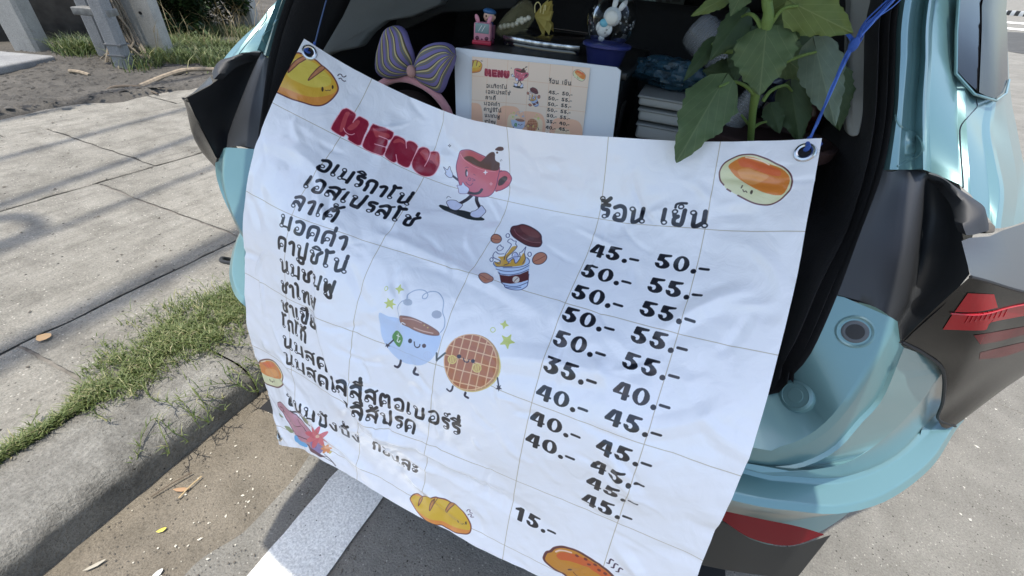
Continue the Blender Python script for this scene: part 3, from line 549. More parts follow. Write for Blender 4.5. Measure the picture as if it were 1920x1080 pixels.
TXT = [('อเมริกาโน่', .735, 1.78, 1.215), ('เอสเปรสโซ่', .72, 1.96, 1.455), ('ลาเต้', .71, 1.24, 1.70), ('มอคค่า', .64, 1.45, 1.95),
       ('คาปูชิโน่', .64, 1.545, 2.2), ('นมชมพู', .69, 1.49, 2.455), ('ชาไทย', .70, 1.27, 2.72), ('ชาเขียว', .66, 1.34, 3.0),
       ('โกโก้', .64, 1.06, 3.24), ('นมสดเยลลี่สตอเบอร์รี่', .66, 3.13, 3.49), ('นมสดเยลลี่สัปรด', .66, 2.6, 3.72),
       ('ขนมปังปิ้ง', .57, 1.79, 4.36), ('ก้อนละ', 1.96, 2.66, 4.36), ('ร้อน', 3.765, 4.21, .765), ('เย็น', 4.36, 4.78, .765)]
PRICE = [(3.785, 1.215, '45'), (3.785, 1.465, '50'), (3.785, 1.71, '50'), (3.785, 1.955, '50'), (3.785, 2.2, '50'), (3.785, 2.455, '35'), (3.785, 2.72, '40'), (3.785, 3.0, '40'), (3.785, 3.25, '40'),
         (4.405, 1.205, '50'), (4.405, 1.455, '55'), (4.405, 1.7, '55'), (4.405, 1.955, '55'), (4.405, 2.2, '55'), (4.405, 2.465, '40'), (4.405, 2.71, '45'), (4.405, 3.01, '45'), (4.405, 3.25, '45'), (4.405, 3.475, '45'), (4.405, 3.72, '45'),
         (3.785, 4.33, '15')]
GL = {  # stroke letters of a looped heavy Thai face: width, strokes (weight, points), rings
 'อ': (.86, [(2, [(.24,.70),(.22,.92),(.46,1.),(.72,.9),(.78,.5),(.7,.14),(.44,.02),(.14,.16)])], [(.36,.62)]),
 'เ': (.40, [(2, [(.16,.03),(.15,.78)])], [(.24,.86)]),
 'ม': (.92, [(2, [(.24,.2),(.22,.75)]), (1, [(.3,.88),(.6,.84),(.74,.92)]), (2, [(.78,.03),(.78,.98)])], [(.15,.13),(.2,.87)]),
 'น': (.96, [(2, [(.24,.18),(.26,.9),(.44,.96),(.68,.78)]), (2, [(.76,.03),(.76,.8)])], [(.15,.13),(.84,.88)]),
 'ร': (.60, [(2, [(.54,.06),(.3,.05),(.13,.14),(.2,.34),(.48,.40),(.54,.62),(.5,.8)])], [(.36,.86)]),
 'ก': (.82, [(2, [(.22,.98),(.22,.55),(.14,.4),(.2,.12),(.44,.02),(.7,.14),(.74,.98)])], []),
 'า': (.55, [(2, [(.07,.2),(.26,.03),(.44,.16),(.46,.98)])], []),
 'โ': (.56, [(2, [(.2,.78),(.2,.0),(.1,-.3)]), (2, [(.1,-.34),(.3,-.24),(.54,-.36)])], [(.3,.86)]),
 'ไ': (.50, [(2, [(.26,.78),(.26,-.1),(.14,-.36),(.02,-.3)])], [(.34,.86)]),
 'ส': (.88, [(2, [(.14,.76),(.2,.52),(.42,.5),(.66,.7)]), (2, [(.1,.2),(.4,.02),(.72,.16),(.74,.98)]), (1, [(.62,.12),(.9,-.14)])], [(.18,.86)]),
 'ล': (.88, [(2, [(.14,.76),(.2,.52),(.42,.5),(.66,.7)]), (2, [(.1,.2),(.4,.02),(.72,.16),(.74,.98)])], [(.18,.86)]),
 'ป': (.88, [(2, [(.24,.2),(.24,.84),(.36,.94),(.62,.94),(.74,.84),(.74,-.3)])], [(.15,.13)]),
 'บ': (.88, [(2, [(.24,.2),(.24,.84),(.36,.94),(.62,.94),(.74,.84),(.74,.03)])], [(.15,.13)]),
 'ข': (.76, [(2, [(.22,.2),(.3,.36),(.22,.52),(.22,.84),(.34,.94),(.54,.92),(.62,.8),(.62,.03)])], [(.14,.13)]),
 'ช': (.82, [(2, [(.22,.2),(.3,.36),(.22,.52),(.22,.84),(.34,.94),(.54,.92),(.62,.8),(.6,.3),(.7,.12),(.84,-.04)])], [(.14,.13)]),
 'ซ': (.86, [(2, [(.22,.2),(.34,.3),(.2,.46),(.22,.84),(.34,.94),(.54,.92),(.62,.8),(.6,.3),(.7,.12),(.88,-.04)]), (1, [(.3,.12),(.4,.26)])], [(.14,.13)]),
 'ต': (.88, [(2, [(.18,.98),(.12,.5),(.16,.12),(.3,.03),(.44,.16),(.58,.03),(.74,.16),(.76,.98)]), (1, [(.2,.9),(.36,.72)])], [(.42,.62)]),
 'ค': (.88, [(2, [(.18,.98),(.12,.5),(.18,.14),(.45,.02),(.72,.16),(.76,.98)]), (1, [(.2,.9),(.36,.72)])], [(.42,.62)]),
 'ด': (.88, [(2, [(.22,.98),(.12,.6),(.16,.14),(.45,.02),(.72,.16),(.76,.98)]), (1, [(.22,.92),(.34,.74)])], [(.40,.62)]),
 'พ': (.98, [(2, [(.22,.2),(.24,.94),(.36,.8),(.5,.4),(.62,.8),(.74,.94),(.82,.03)])], [(.14,.13)]),
 'ท': (.88, [(2, [(.24,.2),(.24,.98)]), (2, [(.26,.6),(.46,.14),(.66,.05),(.76,.2),(.76,.98)])], [(.15,.13)]),
 'ย': (.82, [(2, [(.14,.22),(.2,.42),(.36,.44)]), (2, [(.3,.46),(.18,.62),(.22,.88),(.4,.95),(.62,.88),(.68,.03)])], [(.16,.13)]),
 'ว': (.66, [(2, [(.08,.2),(.3,.03),(.52,.16),(.54,.76)])], [(.44,.86)]),
 'ง': (.68, [(2, [(.52,.2),(.54,.8),(.44,.96),(.3,.86),(.08,.5)])], [(.42,.14)]),
 'ะ': (.44, [(2, [(.14,.38),(.3,.36),(.4,.18)]), (2, [(.14,.88),(.3,.86),(.4,.68)])], [(.13,.24),(.13,.74)]), ' ': (.4, [], [])}
MK = {'ิ': [(1, [(-.62,-.16),(-.4,-.36),(-.16,-.30),(-.06,-.16),(-.62,-.16)])], 'ี': [(1, [(-.62,-.16),(-.4,-.36),(-.16,-.30),(-.06,-.16),(-.62,-.16)]), (2, [(-.06,-.18),(-.06,-.42)])],
      'ั': [(0, (-.44,-.32)), (2, [(-.42,-.2),(-.2,-.18),(0,-.38)])], '่': [(2, [(-.12,-.18),(-.12,-.38)])], '้': [(0, (-.44,-.36)), (2, [(-.42,-.22),(-.18,-.2),(.04,-.42)])],
      '็': [(1, [(-.6,-.14),(-.58,-.34),(-.36,-.42),(-.04,-.42)]), (0, (-.3,-.2))], '์': [(0, (-.22,-.30)), (1, [(-.14,-.38),(.04,-.52)])], 'ู': [(0, (-.6,1.2)), (2, [(-.54,1.3),(-.36,1.4),(-.16,1.34),(-.14,1.12)])]}
UP = set('ิี็ั')
def dig(ch):                                    # fat high-contrast digits, unit height, as filled and cut outlines
    E = lambda cx, cy, rx, ry, n=28: [(cx+rx*math.cos(2*math.pi*i/n), cy+ry*math.sin(2*math.pi*i/n)) for i in range(n)]
    if ch == '0': return [(1, E(.5, .5, .5, .5)), (0, E(.5, .5, .17, .37))]
    if ch == '5': return [(1, [(.2, 0), (.93, 0), (.98, .07), (.93, .14), (.55, .2), (.5, .42), (.1, .5), (.09, .46), (.14, .06)]),
                          (1, E(.48, .69, .46, .31)), (0, E(.40, .66, .13, .16)), (0, [(0, .45), (.42, .5), (.4, .62), (.3, .66), (.0, .62)]),
                          (1, [(.0, .66), (.2, .62), (.33, .7), (.33, .82), (.2, .86), (.05, .8)]), (1, [(.1, .34), (.5, .3), (.75, .42), (.5, .5), (.14, .49)])]
    if ch == '4': return [(1, [(.42, 0), (.58, .03), (.6, .12), (.36, .6), (.6, .62), (.6, .72), (.02, .72), (-.02, .6), (.3, .06)]),
                          (1, [(.56, .02), (.86, .02), (.9, .1), (.9, .62), (1., .64), (1., .74), (.9, .76), (.9, .96), (.82, 1), (.6, 1), (.56, .94)])]
    if ch == '3': return [(1, [(.1, 0), (.9, 0), (.96, .07), (.6, .4), (.3, .42), (.28, .34), (.5, .16), (.12, .14)]), (1, E(.5, .68, .46, .33)),
                          (0, E(.36, .64, .16, .17)), (0, [(-.1, .4), (.3, .42), (.36, .62), (.1, .66), (-.1, .6)]), (1, [(.02, .66), (.22, .62), (.33, .72), (.3, .84), (.16, .88), (.04, .8)])]
    if ch == '1': return [(1, [(.02, .22), (.4, 0), (.66, .0), (.72, .06), (.72, .94), (.66, 1), (.4, 1), (.34, .94), (.34, .28), (.06, .32)])]
class Canvas:
    def __init__(s, u1, v1, ppc, base):
        s.p = ppc; s.W = int(u1*ppc); s.H = int(v1*ppc); s.base = base; s.a = np.ones((s.H, s.W, 3), np.float32)*np.array(base, np.float32)/255
    def comp(s, m, x0, y0, col):
        al = (col[3] if len(col) > 3 else 1.)
        A = s.a[y0:y0+m.shape[0], x0:x0+m.shape[1]]; A += (np.array(col[:3], np.float32)/255-A)*(m.astype(np.float32)*al)[..., None]
    def pmask(s, P):
        P = np.array(P)*s.p; x0, y0 = np.floor(P.min(0)).astype(int)-1; x1, y1 = np.ceil(P.max(0)).astype(int)+2
        x0 = max(0, x0); y0 = max(0, y0); x1 = min(s.W, x1); y1 = min(s.H, y1)
        if x1 <= x0 or y1 <= y0: return None
        m = np.zeros((y1-y0, x1-x0), bool); X = np.arange(x0, x1)+.5
        Q = np.roll(P, -1, 0)
        for r in range(y0, y1):
            y = r+.5; k = (P[:, 1] > y) != (Q[:, 1] > y)
            if not k.any(): continue
            xs = np.sort(P[k, 0]+(y-P[k, 1])/(Q[k, 1]-P[k, 1])*(Q[k, 0]-P[k, 0]))
            m[r-y0] = (np.searchsorted(xs, X) % 2) == 1
        return m, x0, y0
    def fill(s, P, col):
        r = s.pmask(P)
        if r: s.comp(r[0], r[1], r[2], col)
    def stroke(s, P, wd, col):
        P = np.array(P)*s.p; h = max(wd*s.p/2, .8)
        x0, y0 = np.floor(P.min(0)-h).astype(int)-1; x1, y1 = np.ceil(P.max(0)+h).astype(int)+2
        x0 = max(0, x0); y0 = max(0, y0); x1 = min(s.W, x1); y1 = min(s.H, y1)
        if x1 <= x0 or y1 <= y0: return
        m = np.zeros((y1-y0, x1-x0), np.float32)
        for a, b in zip(P[:-1], P[1:]):
            u0, v0 = np.floor(np.minimum(a, b)-h).astype(int)-1; u1, v1 = np.ceil(np.maximum(a, b)+h).astype(int)+2
            u0 = max(x0, u0); v0 = max(y0, v0); u1 = min(x1, u1); v1 = min(y1, v1)
            if u1 <= u0 or v1 <= v0: continue
            Y, X = np.mgrid[v0:v1, u0:u1]+.5; d = b-a; q = max(d@d, 1e-9)
            t = np.clip(((X-a[0])*d[0]+(Y-a[1])*d[1])/q, 0, 1); D = np.hypot(X-a[0]-t*d[0], Y-a[1]-t*d[1])
            S = m[v0-y0:v1-y0, u0-x0:u1-x0]; np.maximum(S, np.clip(h+.5-D, 0, 1), out=S)
        s.comp(m, x0, y0, col)
    def art(s, names, tone=None):
        for g in names:
            for kind, col, wd, sm, cl, q in ART[g]:
                P = np.array(q, float).reshape(-1, 2)/1000
                if sm and len(P) > 2: P = np.array(crom(P, len(P)*5, bool(cl)))
                if tone: col = tone(col)
                if kind == 'f': s.fill(P, col)
                else:
                    if cl: P = np.r_[P, P[:1]]
                    s.stroke(P, wd, col)
    def text(s, txt, a, b, y, h, col, hw=.20):
        gap = .17; wd = sum(GL[c][0]+gap for c in txt if c in GL)-gap; k = (b-a)/wd; x = a; prev = ''
        def put(q, cx, up):
            for it in q:
                if it[0] == 0: ring(cx+it[1][0]*k, it[1][1]-up)
                else: s.stroke([(cx+p[0]*k, y-h+(p[1]-up)*h) for p in ([tuple(r[:2]) for r in crom([(u, v, 0) for u, v in it[1]], len(it[1])*5)] if len(it[1]) > 2 else it[1])], h*(hw if it[0] == 2 else .15), col)
        def ring(cx, cy):
            P = [(cx+.135*k*math.cos(t), y-h+cy*h+.125*h*math.sin(t)) for t in np.linspace(0, 6.283, 19)]; s.stroke(P, h*.085, col)
        for c in txt:
            if c in GL:
                w_, st, rg = GL[c]; put(st, x, 0)
                for r in rg: s.fill([(x+r[0]*k+.12*k*math.cos(t), y-h+r[1]*h+.11*h*math.sin(t)) for t in np.linspace(0, 6.283, 12)], s.base); ring(x+r[0]*k, r[1])
                x += (w_+gap)*k
            else: put(MK[c], x-(.08+gap)*k, .30 if prev in UP else 0)
            prev = c
    def price(s, x, y, ds, col, H=.15):
        for i, ch in enumerate(ds):
            w_ = .146; x_ = x+i*.16+(.02 if ch == '1' else 0)
            acc = None
            P = [(on, [(x_+px*w_*.96, y-H+py*H) for px, py in q]) for on, q in dig(ch)]
            A = np.array([p for _, q in P for p in q]); x0, y0 = np.floor(A.min(0)*s.p).astype(int)-2; x1, y1 = np.ceil(A.max(0)*s.p).astype(int)+3
            m = np.zeros((y1-y0, x1-x0), bool)
            for on, q in P:
                r = s.pmask(q)
                if not r: continue
                mm, a, b = r; S = m[b-y0:b-y0+mm.shape[0], a-x0:a-x0+mm.shape[1]]
                S[:] = (S | mm) if on else (S & ~mm)
            if x0 >= 0 and y0 >= 0 and y1 <= s.H: s.comp(m, x0, y0, col)
        s.fill([(x+.347+.024*math.cos(t), y-.02+.024*math.sin(t)) for t in np.linspace(0, 6.2, 16)], col)
        s.stroke([(x+.395, y-.055), (x+.465, y-.055)], .024, col)
    def grid(s, col, wd):
        for u in (.77, 1.77, 2.77, 3.77, 4.77): s.stroke([(u, 0), (u, s.H/s.p)], wd, col)
        for v in (.78, 1.78, 2.78, 3.78, 4.78): s.stroke([(0, v), (s.W/s.p, v)], wd, col)
    def image(s, name):
        im = bpy.data.images.new(name, s.W, s.H); A = np.ones((s.H, s.W, 4), np.float32); A[..., :3] = s.a[::-1]
        im.pixels.foreach_set(A.ravel()); im.update(); im.pack(); return im

INK = (26, 28, 38)
cv = Canvas(5.53, 5.0, 380, (247, 247, 251))
cv.grid((182, 168, 146), .006)
cv.art(['bread', 'bun', 'menu', 'cup', 'togo', 'kaw', 'bun2', 'flo', 'bread2', 'hot'])
for t, a, b, y in TXT: cv.text(t, a, b, y, .140 if y > 1 else .15, INK, .27)
for x, y, d in PRICE: cv.price(x, y, d, INK)
IMG_BANNER = cv.image('banner_print')

def print_mat(name, img, rough, coat=0., bump=0., sheer=0.):
    m = bpy.data.materials.new(name); m.use_nodes = True; n = m.node_tree.nodes; L = m.node_tree.links; b = n['Principled BSDF']
    t = n.new('ShaderNodeTexImage'); t.image = img; t.interpolation = 'Cubic'; t.extension = 'EXTEND'
    uv = n.new('ShaderNodeUVMap'); L.new(uv.outputs[0], t.inputs[0]); L.new(t.outputs[0], b.inputs['Base Color'])
    b.inputs['Roughness'].default_value = rough; b.inputs['Coat Weight'].default_value = coat; b.inputs['Coat Roughness'].default_value = .22
    if bump:
        q = n.new('ShaderNodeTexNoise'); q.inputs['Scale'].default_value = 26; q.inputs['Detail'].default_value = 4; q.inputs['Distortion'].default_value = 1.2
        tc = n.new('ShaderNodeTexCoord'); L.new(tc.outputs['Object'], q.inputs['Vector'])
        p = n.new('ShaderNodeBump'); p.inputs['Strength'].default_value = bump; p.inputs['Distance'].default_value = .004; L.new(q.outputs[0], p.inputs['Height']); L.new(p.outputs[0], b.inputs['Normal'])
    return m

# ================================================================ the vinyl banner
UN = np.array([0, .77, 1.77, 2.77, 3.77, 4.77, 5.53]); VN = np.array([0, .78, 1.78, 2.78, 3.78, 4.78, 5.0])
BX = np.array([[[-0.7139,0.6688,-0.1309],[-0.6109,0.7217,-0.1918],[-0.4494,0.7251,-0.2233],[-0.2927,0.6657,-0.2098],[-0.1302,0.7099,-0.2027],[0.0369,0.7336,-0.1836],[0.1561,0.713,-0.146]],[[-0.7279,0.5802,-0.2299],[-0.6145,0.6187,-0.2816],[-0.4561,0.659,-0.3343],[-0.2828,0.6728,-0.3436],[-0.1098,0.6737,-0.3303],[0.0567,0.6588,-0.2936],[0.1709,0.6245,-0.2451]],[[-0.7477,0.492,-0.3767],[-0.6167,0.4792,-0.3854],[-0.4485,0.5049,-0.4069],[-0.2791,0.5241,-0.418],[-0.1081,0.53,-0.4156],[0.065,0.5316,-0.4056],[0.1864,0.5149,-0.3741]],[[-0.7555,0.4381,-0.5395],[-0.6228,0.4246,-0.5397],[-0.4495,0.4111,-0.5378],[-0.2745,0.4052,-0.5283],[-0.1031,0.4072,-0.525],[0.067,0.4144,-0.5211],[0.1951,0.4233,-0.5167]],[[-0.7523,0.4016,-0.7102],[-0.6147,0.3891,-0.7015],[-0.4301,0.3683,-0.7029],[-0.2691,0.3647,-0.6888],[-0.0976,0.3734,-0.6901],[0.0752,0.3815,-0.6861],[0.2032,0.376,-0.6767]],[[-0.6928,0.3574,-0.8986],[-0.5873,0.341,-0.8635],[-0.4353,0.3439,-0.8619],[-0.2686,0.336,-0.8553],[-0.0899,0.3369,-0.8545],[0.0872,0.3397,-0.8489],[0.2248,0.3389,-0.8377]],[[-0.6715,0.3371,-0.9428],[-0.5784,0.3312,-0.8952],[-0.4327,0.3323,-0.8966],[-0.2657,0.3235,-0.8904],[-0.0862,0.3274,-0.887],[0.0919,0.329,-0.8805],[0.2297,0.3289,-0.8693]]])
def _nsp(xn):
    m = len(xn); A = np.zeros((m, m)); B = np.zeros((m, m)); A[0, 0] = A[-1, -1] = 1; h = np.diff(xn)
    for i in range(1, m-1): A[i, i-1] = h[i-1]/6; A[i, i] = (h[i-1]+h[i])/3; A[i, i+1] = h[i]/6; B[i, i-1] = 1/h[i-1]; B[i, i] = -1/h[i-1]-1/h[i]; B[i, i+1] = 1/h[i]
    return np.linalg.solve(A, B)
_MU, _MV = _nsp(UN), _nsp(VN)
def _bas(x, xn, M):
    k = np.clip(np.searchsorted(xn, x)-1, 0, len(xn)-2); h = xn[k+1]-xn[k]; a = (xn[k+1]-x)/h; b = (x-xn[k])/h; E = np.eye(len(xn))
    return a[:, None]*E[k]+b[:, None]*E[k+1]+((a**3-a)[:, None]*M[k]+(b**3-b)[:, None]*M[k+1])*(h**2)[:, None]/6
def S0(U, V):
    return np.einsum('pi,pj,ijk->pk', _bas(V, VN, _MV), _bas(U, UN, _MU), BX)+np.array([0, 0, CAMZ])
CREASES = []
for i in range(240):
    c = rng.uniform([0, 0], [5.53, 5.0]); a = rng.normal(.35, .9) if rng.random() < .6 else rng.uniform(0, math.pi)
    ln = rng.uniform(.15, .7); CREASES.append((c, a, ln, rng.uniform(.03, .11), rng.choice([-1, 1])*rng.uniform(.0010, .0046), rng.uniform(-.6, .6)))
BIG = [((.5, 1.15), .1, 1.0, .13, .005, .5), ((1.25, .7), 1.35, .9, .12, .004, 0), ((2.6, 1.75), .15, 2.2, .10, .004, .1), ((3.9, 2.35), -.15, 1.6, .16, .006, .2),
       ((4.9, 1.5), -.7, .9, .12, .007, .3), ((5.0, 2.5), -.6, .9, .12, .005, -.3), ((4.7, 3.2), .9, .9, .12, .004, 0), ((2.6, 3.9), .05, 2.4, .22, .008, .1),
       ((3.3, 4.1), .12, 2.0, .16, -.006, 0), ((2.3, 2.35), 1.2, .6, .07, .005, .4), ((5.1, 4.3), .7, .9, .10, .004, 0), ((1.4, 4.55), .45, 1.6, .14, .007, .1), ((2.9, 4.6), .3, 1.0, .1, .005, 0)]
FOLD = np.array([(1.27, 2.62), (1.36, 2.95), (1.52, 3.32), (1.75, 3.62), (2.02, 3.92), (2.38, 4.28), (2.78, 4.6)])
BIG = [(q[0], q[1], q[2], q[3], q[4]*1.7, q[5]) for q in BIG]
def disp(U, V):
    P = np.stack([U, V], 1); h = .010*noise3(P, 3, .9)+.006*noise3(P, 5, 2.1)+.0028*noise3(P, 9, 5.)+.0012*noise3(P, 11, 12.)
    for c, a, ln, wd, am, cu in CREASES+BIG:
        d = P-np.array(c); s = d[:, 0]*math.cos(a)+d[:, 1]*math.sin(a); t = -d[:, 0]*math.sin(a)+d[:, 1]*math.cos(a)-cu*s*s/ln
        h = h+am*np.maximum(0, 1-np.abs(t)/wd)*np.maximum(0, 1-(2*s/ln)**2)
    # long diagonal fold in the lower left, steep on its left flank
    best = np.full(len(U), 9.); sg = np.zeros(len(U)); al = np.zeros(len(U)); tot = len(FOLD)-1
    for i, (a, b) in enumerate(zip(FOLD[:-1], FOLD[1:])):
        d = b-a; t = np.clip(((P-a)@d)/(d@d), 0, 1); e = P-a-t[:, None]*d; D = np.hypot(e[:, 0], e[:, 1]); k = D < best
        best[k] = D[k]; sg[k] = np.sign(d[0]*e[k, 1]-d[1]*e[k, 0]); al[k] = (i+t[k])/tot
    A = .021*np.sin(np.pi*np.clip(al*.9+.03, 0, 1))**.6*np.interp(al, [0, .5, .7, .85, 1], [1, 1, .6, .3, .15])*np.where(al > .999, 0.3, 1)
    prof = np.where(sg > 0, np.exp(-(best/.085)**2)-.35*np.exp(-((best-.2)/.14)**2), np.exp(-(best/.42)**1.6))
    return h+A*prof
def S(U, V):
    U = np.asarray(U, float); V = np.asarray(V, float); e = 1e-3
    P = S0(U, V); N = np.cross(S0(U+e, V)-P, S0(U, V+e)-P); N /= np.linalg.norm(N, axis=1)[:, None]
    N *= np.where(N[:, 1] > 0, -1, 1)[:, None]
    return P+N*disp(U, V)[:, None], N
def build_banner():
    nu, nv = 300, 270; gu, gv = np.meshgrid(np.linspace(0, 5.53, nu), np.linspace(0, 5.0, nv))
    P, N = S(gu.ravel(), gv.ravel())
    org = np.array([-.28, .36, .5]); F = [(i*nu+j, (i+1)*nu+j, (i+1)*nu+j+1, i*nu+j+1) for i in range(nv-1) for j in range(nu-1)]
    t = thing('menu_banner', 'large white vinyl coffee menu banner hanging by cords across the open boot', 'banner', tuple(org))
    me = mesh('vinyl_sheet', P, F, print_mat('vinyl_print', IMG_BANNER, .33, .8, .6), smooth=True, org=org)
    uv = me.uv_layers.new(name='UVMap'); li = np.empty(len(me.loops), int); me.loops.foreach_get('vertex_index', li)
    UVs = np.stack([gu.ravel()/5.53, 1-gv.ravel()/5.0], 1)[li]; uv.data.foreach_set('uv', UVs.ravel())
    link('vinyl_sheet', me, t)
    for (u, v) in ((.1, .1), (5.43, .115), (.1, 4.9), (5.43, 4.9)):
        c, n_ = S([u], [v]); c = c[0]; n_ = n_[0]; R = np.array(Vector(n_).to_track_quat('Z', 'Y').to_matrix())
        MB().lathe([(.0075, .0002), (.008, .0022), (.010, .0034), (.0125, .0026), (.014, .0002)], c, 28, R).out('grommet', mat('nickel', (.62, .63, .64), .22, 1.), t, org=org)
        MB().lathe([(0, .0006), (.0078, .0006)], c, 20, R).out('grommet_hole', mat('hole_dark', (.01, .01, .012), .9), t, org=org)
    return t
build_banner()

# ================================================================ setting: road, kerb, pavement, verge
def zr(x, y=0.): return 0.
def sheet(name, xs, ys, m, z=0., kind='structure', nz=0., seed=1, freq=2., zf=None, cat=None):
    xs = np.array(xs); ys = np.array(ys); X, Y = np.meshgrid(xs, ys); P = np.stack([X.ravel(), Y.ravel()], 1)
    Z = np.full(len(P), z)+(nz*noise3(P, seed, freq) if nz else 0)+(zf(P) if zf else 0)
    nx = len(xs); F = [(i*nx+j, i*nx+j+1, (i+1)*nx+j+1, (i+1)*nx+j) for i in range(len(ys)-1) for j in range(nx-1)]
    return tag(obj(name, np.c_[P, Z], F, m), kind=kind)
def lin(a, b, n): return np.linspace(a, b, n)
rise = lambda P: np.clip(P[:, 0]-4, 0, None)**1.25*.06
M_ROAD = ground_mat('road_concrete', (.205, .195, .172), (.10, .094, .082), (.27, .258, .228), 170, 80, .8, .45, 28)
M_SHADE = M_ROAD
M_SILT = ground_mat('gutter_silt', (.205, .178, .138), (.11, .096, .075), (.26, .228, .18), 200, 0, 1., .7, 34)
M_PAVE = ground_mat('pavement_concrete', (.262, .246, .21), (.125, .116, .098), (.35, .33, .285), 150, 60, 1.2, .8, 14, .6)
M_KERB = ground_mat('kerb_concrete', (.235, .224, .198), (.085, .08, .07), (.31, .30, .268), 120, 0, 1.3, .85, 22, .4)
M_SOIL = ground_mat('verge_soil', (.085, .078, .068), (.038, .035, .03), (.125, .115, .10), 60, 0, 1.4, .6)
M_PAINT = ground_mat('road_paint', (.80, .79, .74), (.48, .47, .43), (.88, .87, .82), 150, 0, .45, .35, 36)
sheet('ground', np.r_[-150, -60, -30], [-150, 150], M_SOIL, -.02)
sheet('ground', [-150, 150], [-150, 150], M_SOIL, -.06)
sheet('road', np.r_[lin(-1.25, 3.9, 3), lin(4, 60, 40)], [-60, -20, -5, 0, 5, 20, 100], M_ROAD, 0., zf=rise)
sheet('gutter_silt', lin(-1.25, -.80, 24), np.r_[-20, lin(-1, 2.6, 120), 20], M_SILT, .004, kind='stuff', nz=.006, seed=4, freq=7, zf=lambda P: -.012*np.clip((P[:, 0]+.93)/.13, 0, 1)*(1+0*P[:, 0]))
# painted edge line with worn rims
def stripe():
    xs = []; 
    ys = np.linspace(-12, 30, 900); r1 = noise3(np.c_[ys, ys*0], 2, 22.)*.006+noise3(np.c_[ys, ys*0], 7, 70.)*.004; r2 = noise3(np.c_[ys, ys*0], 5, 22.)*.006+noise3(np.c_[ys, ys*0], 8, 70.)*.004
    V = [(-.752+a, y, .0085) for y, a in zip(ys, r1)]+[(-.560+a, y, .0085) for y, a in zip(ys, r2)]; n = len(ys)
    return tag(obj('edge_line', V, [(i, n+i, n+i+1, i+1) for i in range(n-1)], M_PAINT), kind='structure')
stripe()
# kerb: separate cast stones along the road
KP = [(-1.232, -.02), (-1.232, .03), (-1.233, .09), (-1.240, .115), (-1.266, .138), (-1.31, .150), (-1.42, .152), (-1.535, .150), (-1.54, .02)]
kerb = thing('kerb', 'worn grey concrete kerb with a rounded edge beside the silted gutter', 'kerb', (-1.3, 0, 0)); kerb['kind'] = 'structure'
for k in range(-6, 14):
    y0, y1 = k*1.0-.38, k*1.0+.614; ys = np.r_[y0, lin(y0+.008, y1-.008, 40), y1]; R = []
    for i, y in enumerate(ys):
        e = .006 if i in (0, len(ys)-1) else 0
        row = []
        for q, (x, z) in enumerate(crom([(a, b, 0) for a, b in KP], 26) and [(p[0], p[1]) for p in crom([(a, b, 0) for a, b in KP], 26)]):
            nn = noise3(np.array([[x, y, z]]), 6, 16.)[0]*.009+noise3(np.array([[x, y, z]]), 8, 45.)*.004
            row.append((x-e+float(nn)*.8, y, z-e+float(nn)*.5))
        R.append(row)
    MB().grid(R).out('kerb_stone', M_KERB, kerb, org=(-1.3, 0, 0), crease=None)
# pavement slabs, joints from the photograph
JX = [-1.545, -2.03, -3.26, -4.5, -5.3]
pv = bpy.data.objects.new('pavement', None); COL.objects.link(pv); pv['kind'] = 'structure'
obj('pavement_bed', [(-5.3, -14, .138), (-1.54, -14, .138), (-1.54, 30, .138), (-5.3, 30, .138)], [(0, 1, 2, 3)], mat('joint_dark', (.20, .185, .16), .95, noise=.4, scale=40), pv)
for a in range(len(JX)-1):
    x1, x0 = JX[a], JX[a+1]; off = (.32, .0, .35, .1)[a]; st = (1.22, 1.24, 1.24, 1.24)[a]
    for k in range(-3, 9):
        y0 = k*st+off; y1 = y0+st; g = .0045+.004*random.random(); zz = .15+random.uniform(-.002, .002)
        nx, ny = 22, 26; xs = np.r_[x0+g, lin(x0+g+.008, x1-g-.008, nx), x1-g]; ys = np.r_[y0+g, lin(y0+g+.008, y1-g-.008, ny), y1-g]; R = []
        for i, y in enumerate(ys):
            row = []
            for j, x in enumerate(xs):
                e = -.0045 if i in (0, len(ys)-1) or j in (0, len(xs)-1) else 0
                jit = (.016*noise3(np.array([[x, y]]), 5, 9.)[0]+.010*noise3(np.array([[x, y]]), 6, 31.)[0]) if e else 0
                row.append((x+jit, y+jit, zz+e+.004*noise3(np.array([[x, y]]), 3, 3.)[0]))
            R.append(row)
        MB().grid(R).out('slab', M_PAVE, pv, crease=None)
# soil verge beyond the pavement
def vz(P): return .02+.035*noise3(P, 4, 1.3)+.03*noise3(P, 6, 5.)+.012*noise3(P, 8, 16.)+.155-.02*np.clip((-5.3-P[:, 0])/.5, -1, 0)
bx = lin(-14, -4.2, 190); by = lin(-3, 12, 170)
def verge():
    X, Y = np.meshgrid(bx, by); P = np.stack([X.ravel(), Y.ravel()], 1)
    edge = -5.05+.35*noise3(np.c_[P[:, 1], P[:, 1]*0], 2, .8)+.12*noise3(np.c_[P[:, 1], P[:, 1]*0], 3, 4.)+.06*noise3(P, 5, 9.)
    Z = vz(P)-np.clip((P[:, 0]-edge)*.5, 0, .2)
    nx = len(bx); F = [(i*nx+j, i*nx+j+1, (i+1)*nx+j+1, (i+1)*nx+j) for i in range(len(by)-1) for j in range(nx-1)]
    tag(obj('soil_verge', np.c_[P, Z], F, M_SOIL), kind='structure')
verge()
sheet('far_ground', [-80, -13.9], [-40, 60], M_SOIL, .12)
def gz(x, y): return float(vz(np.array([[x, y]]))[0])
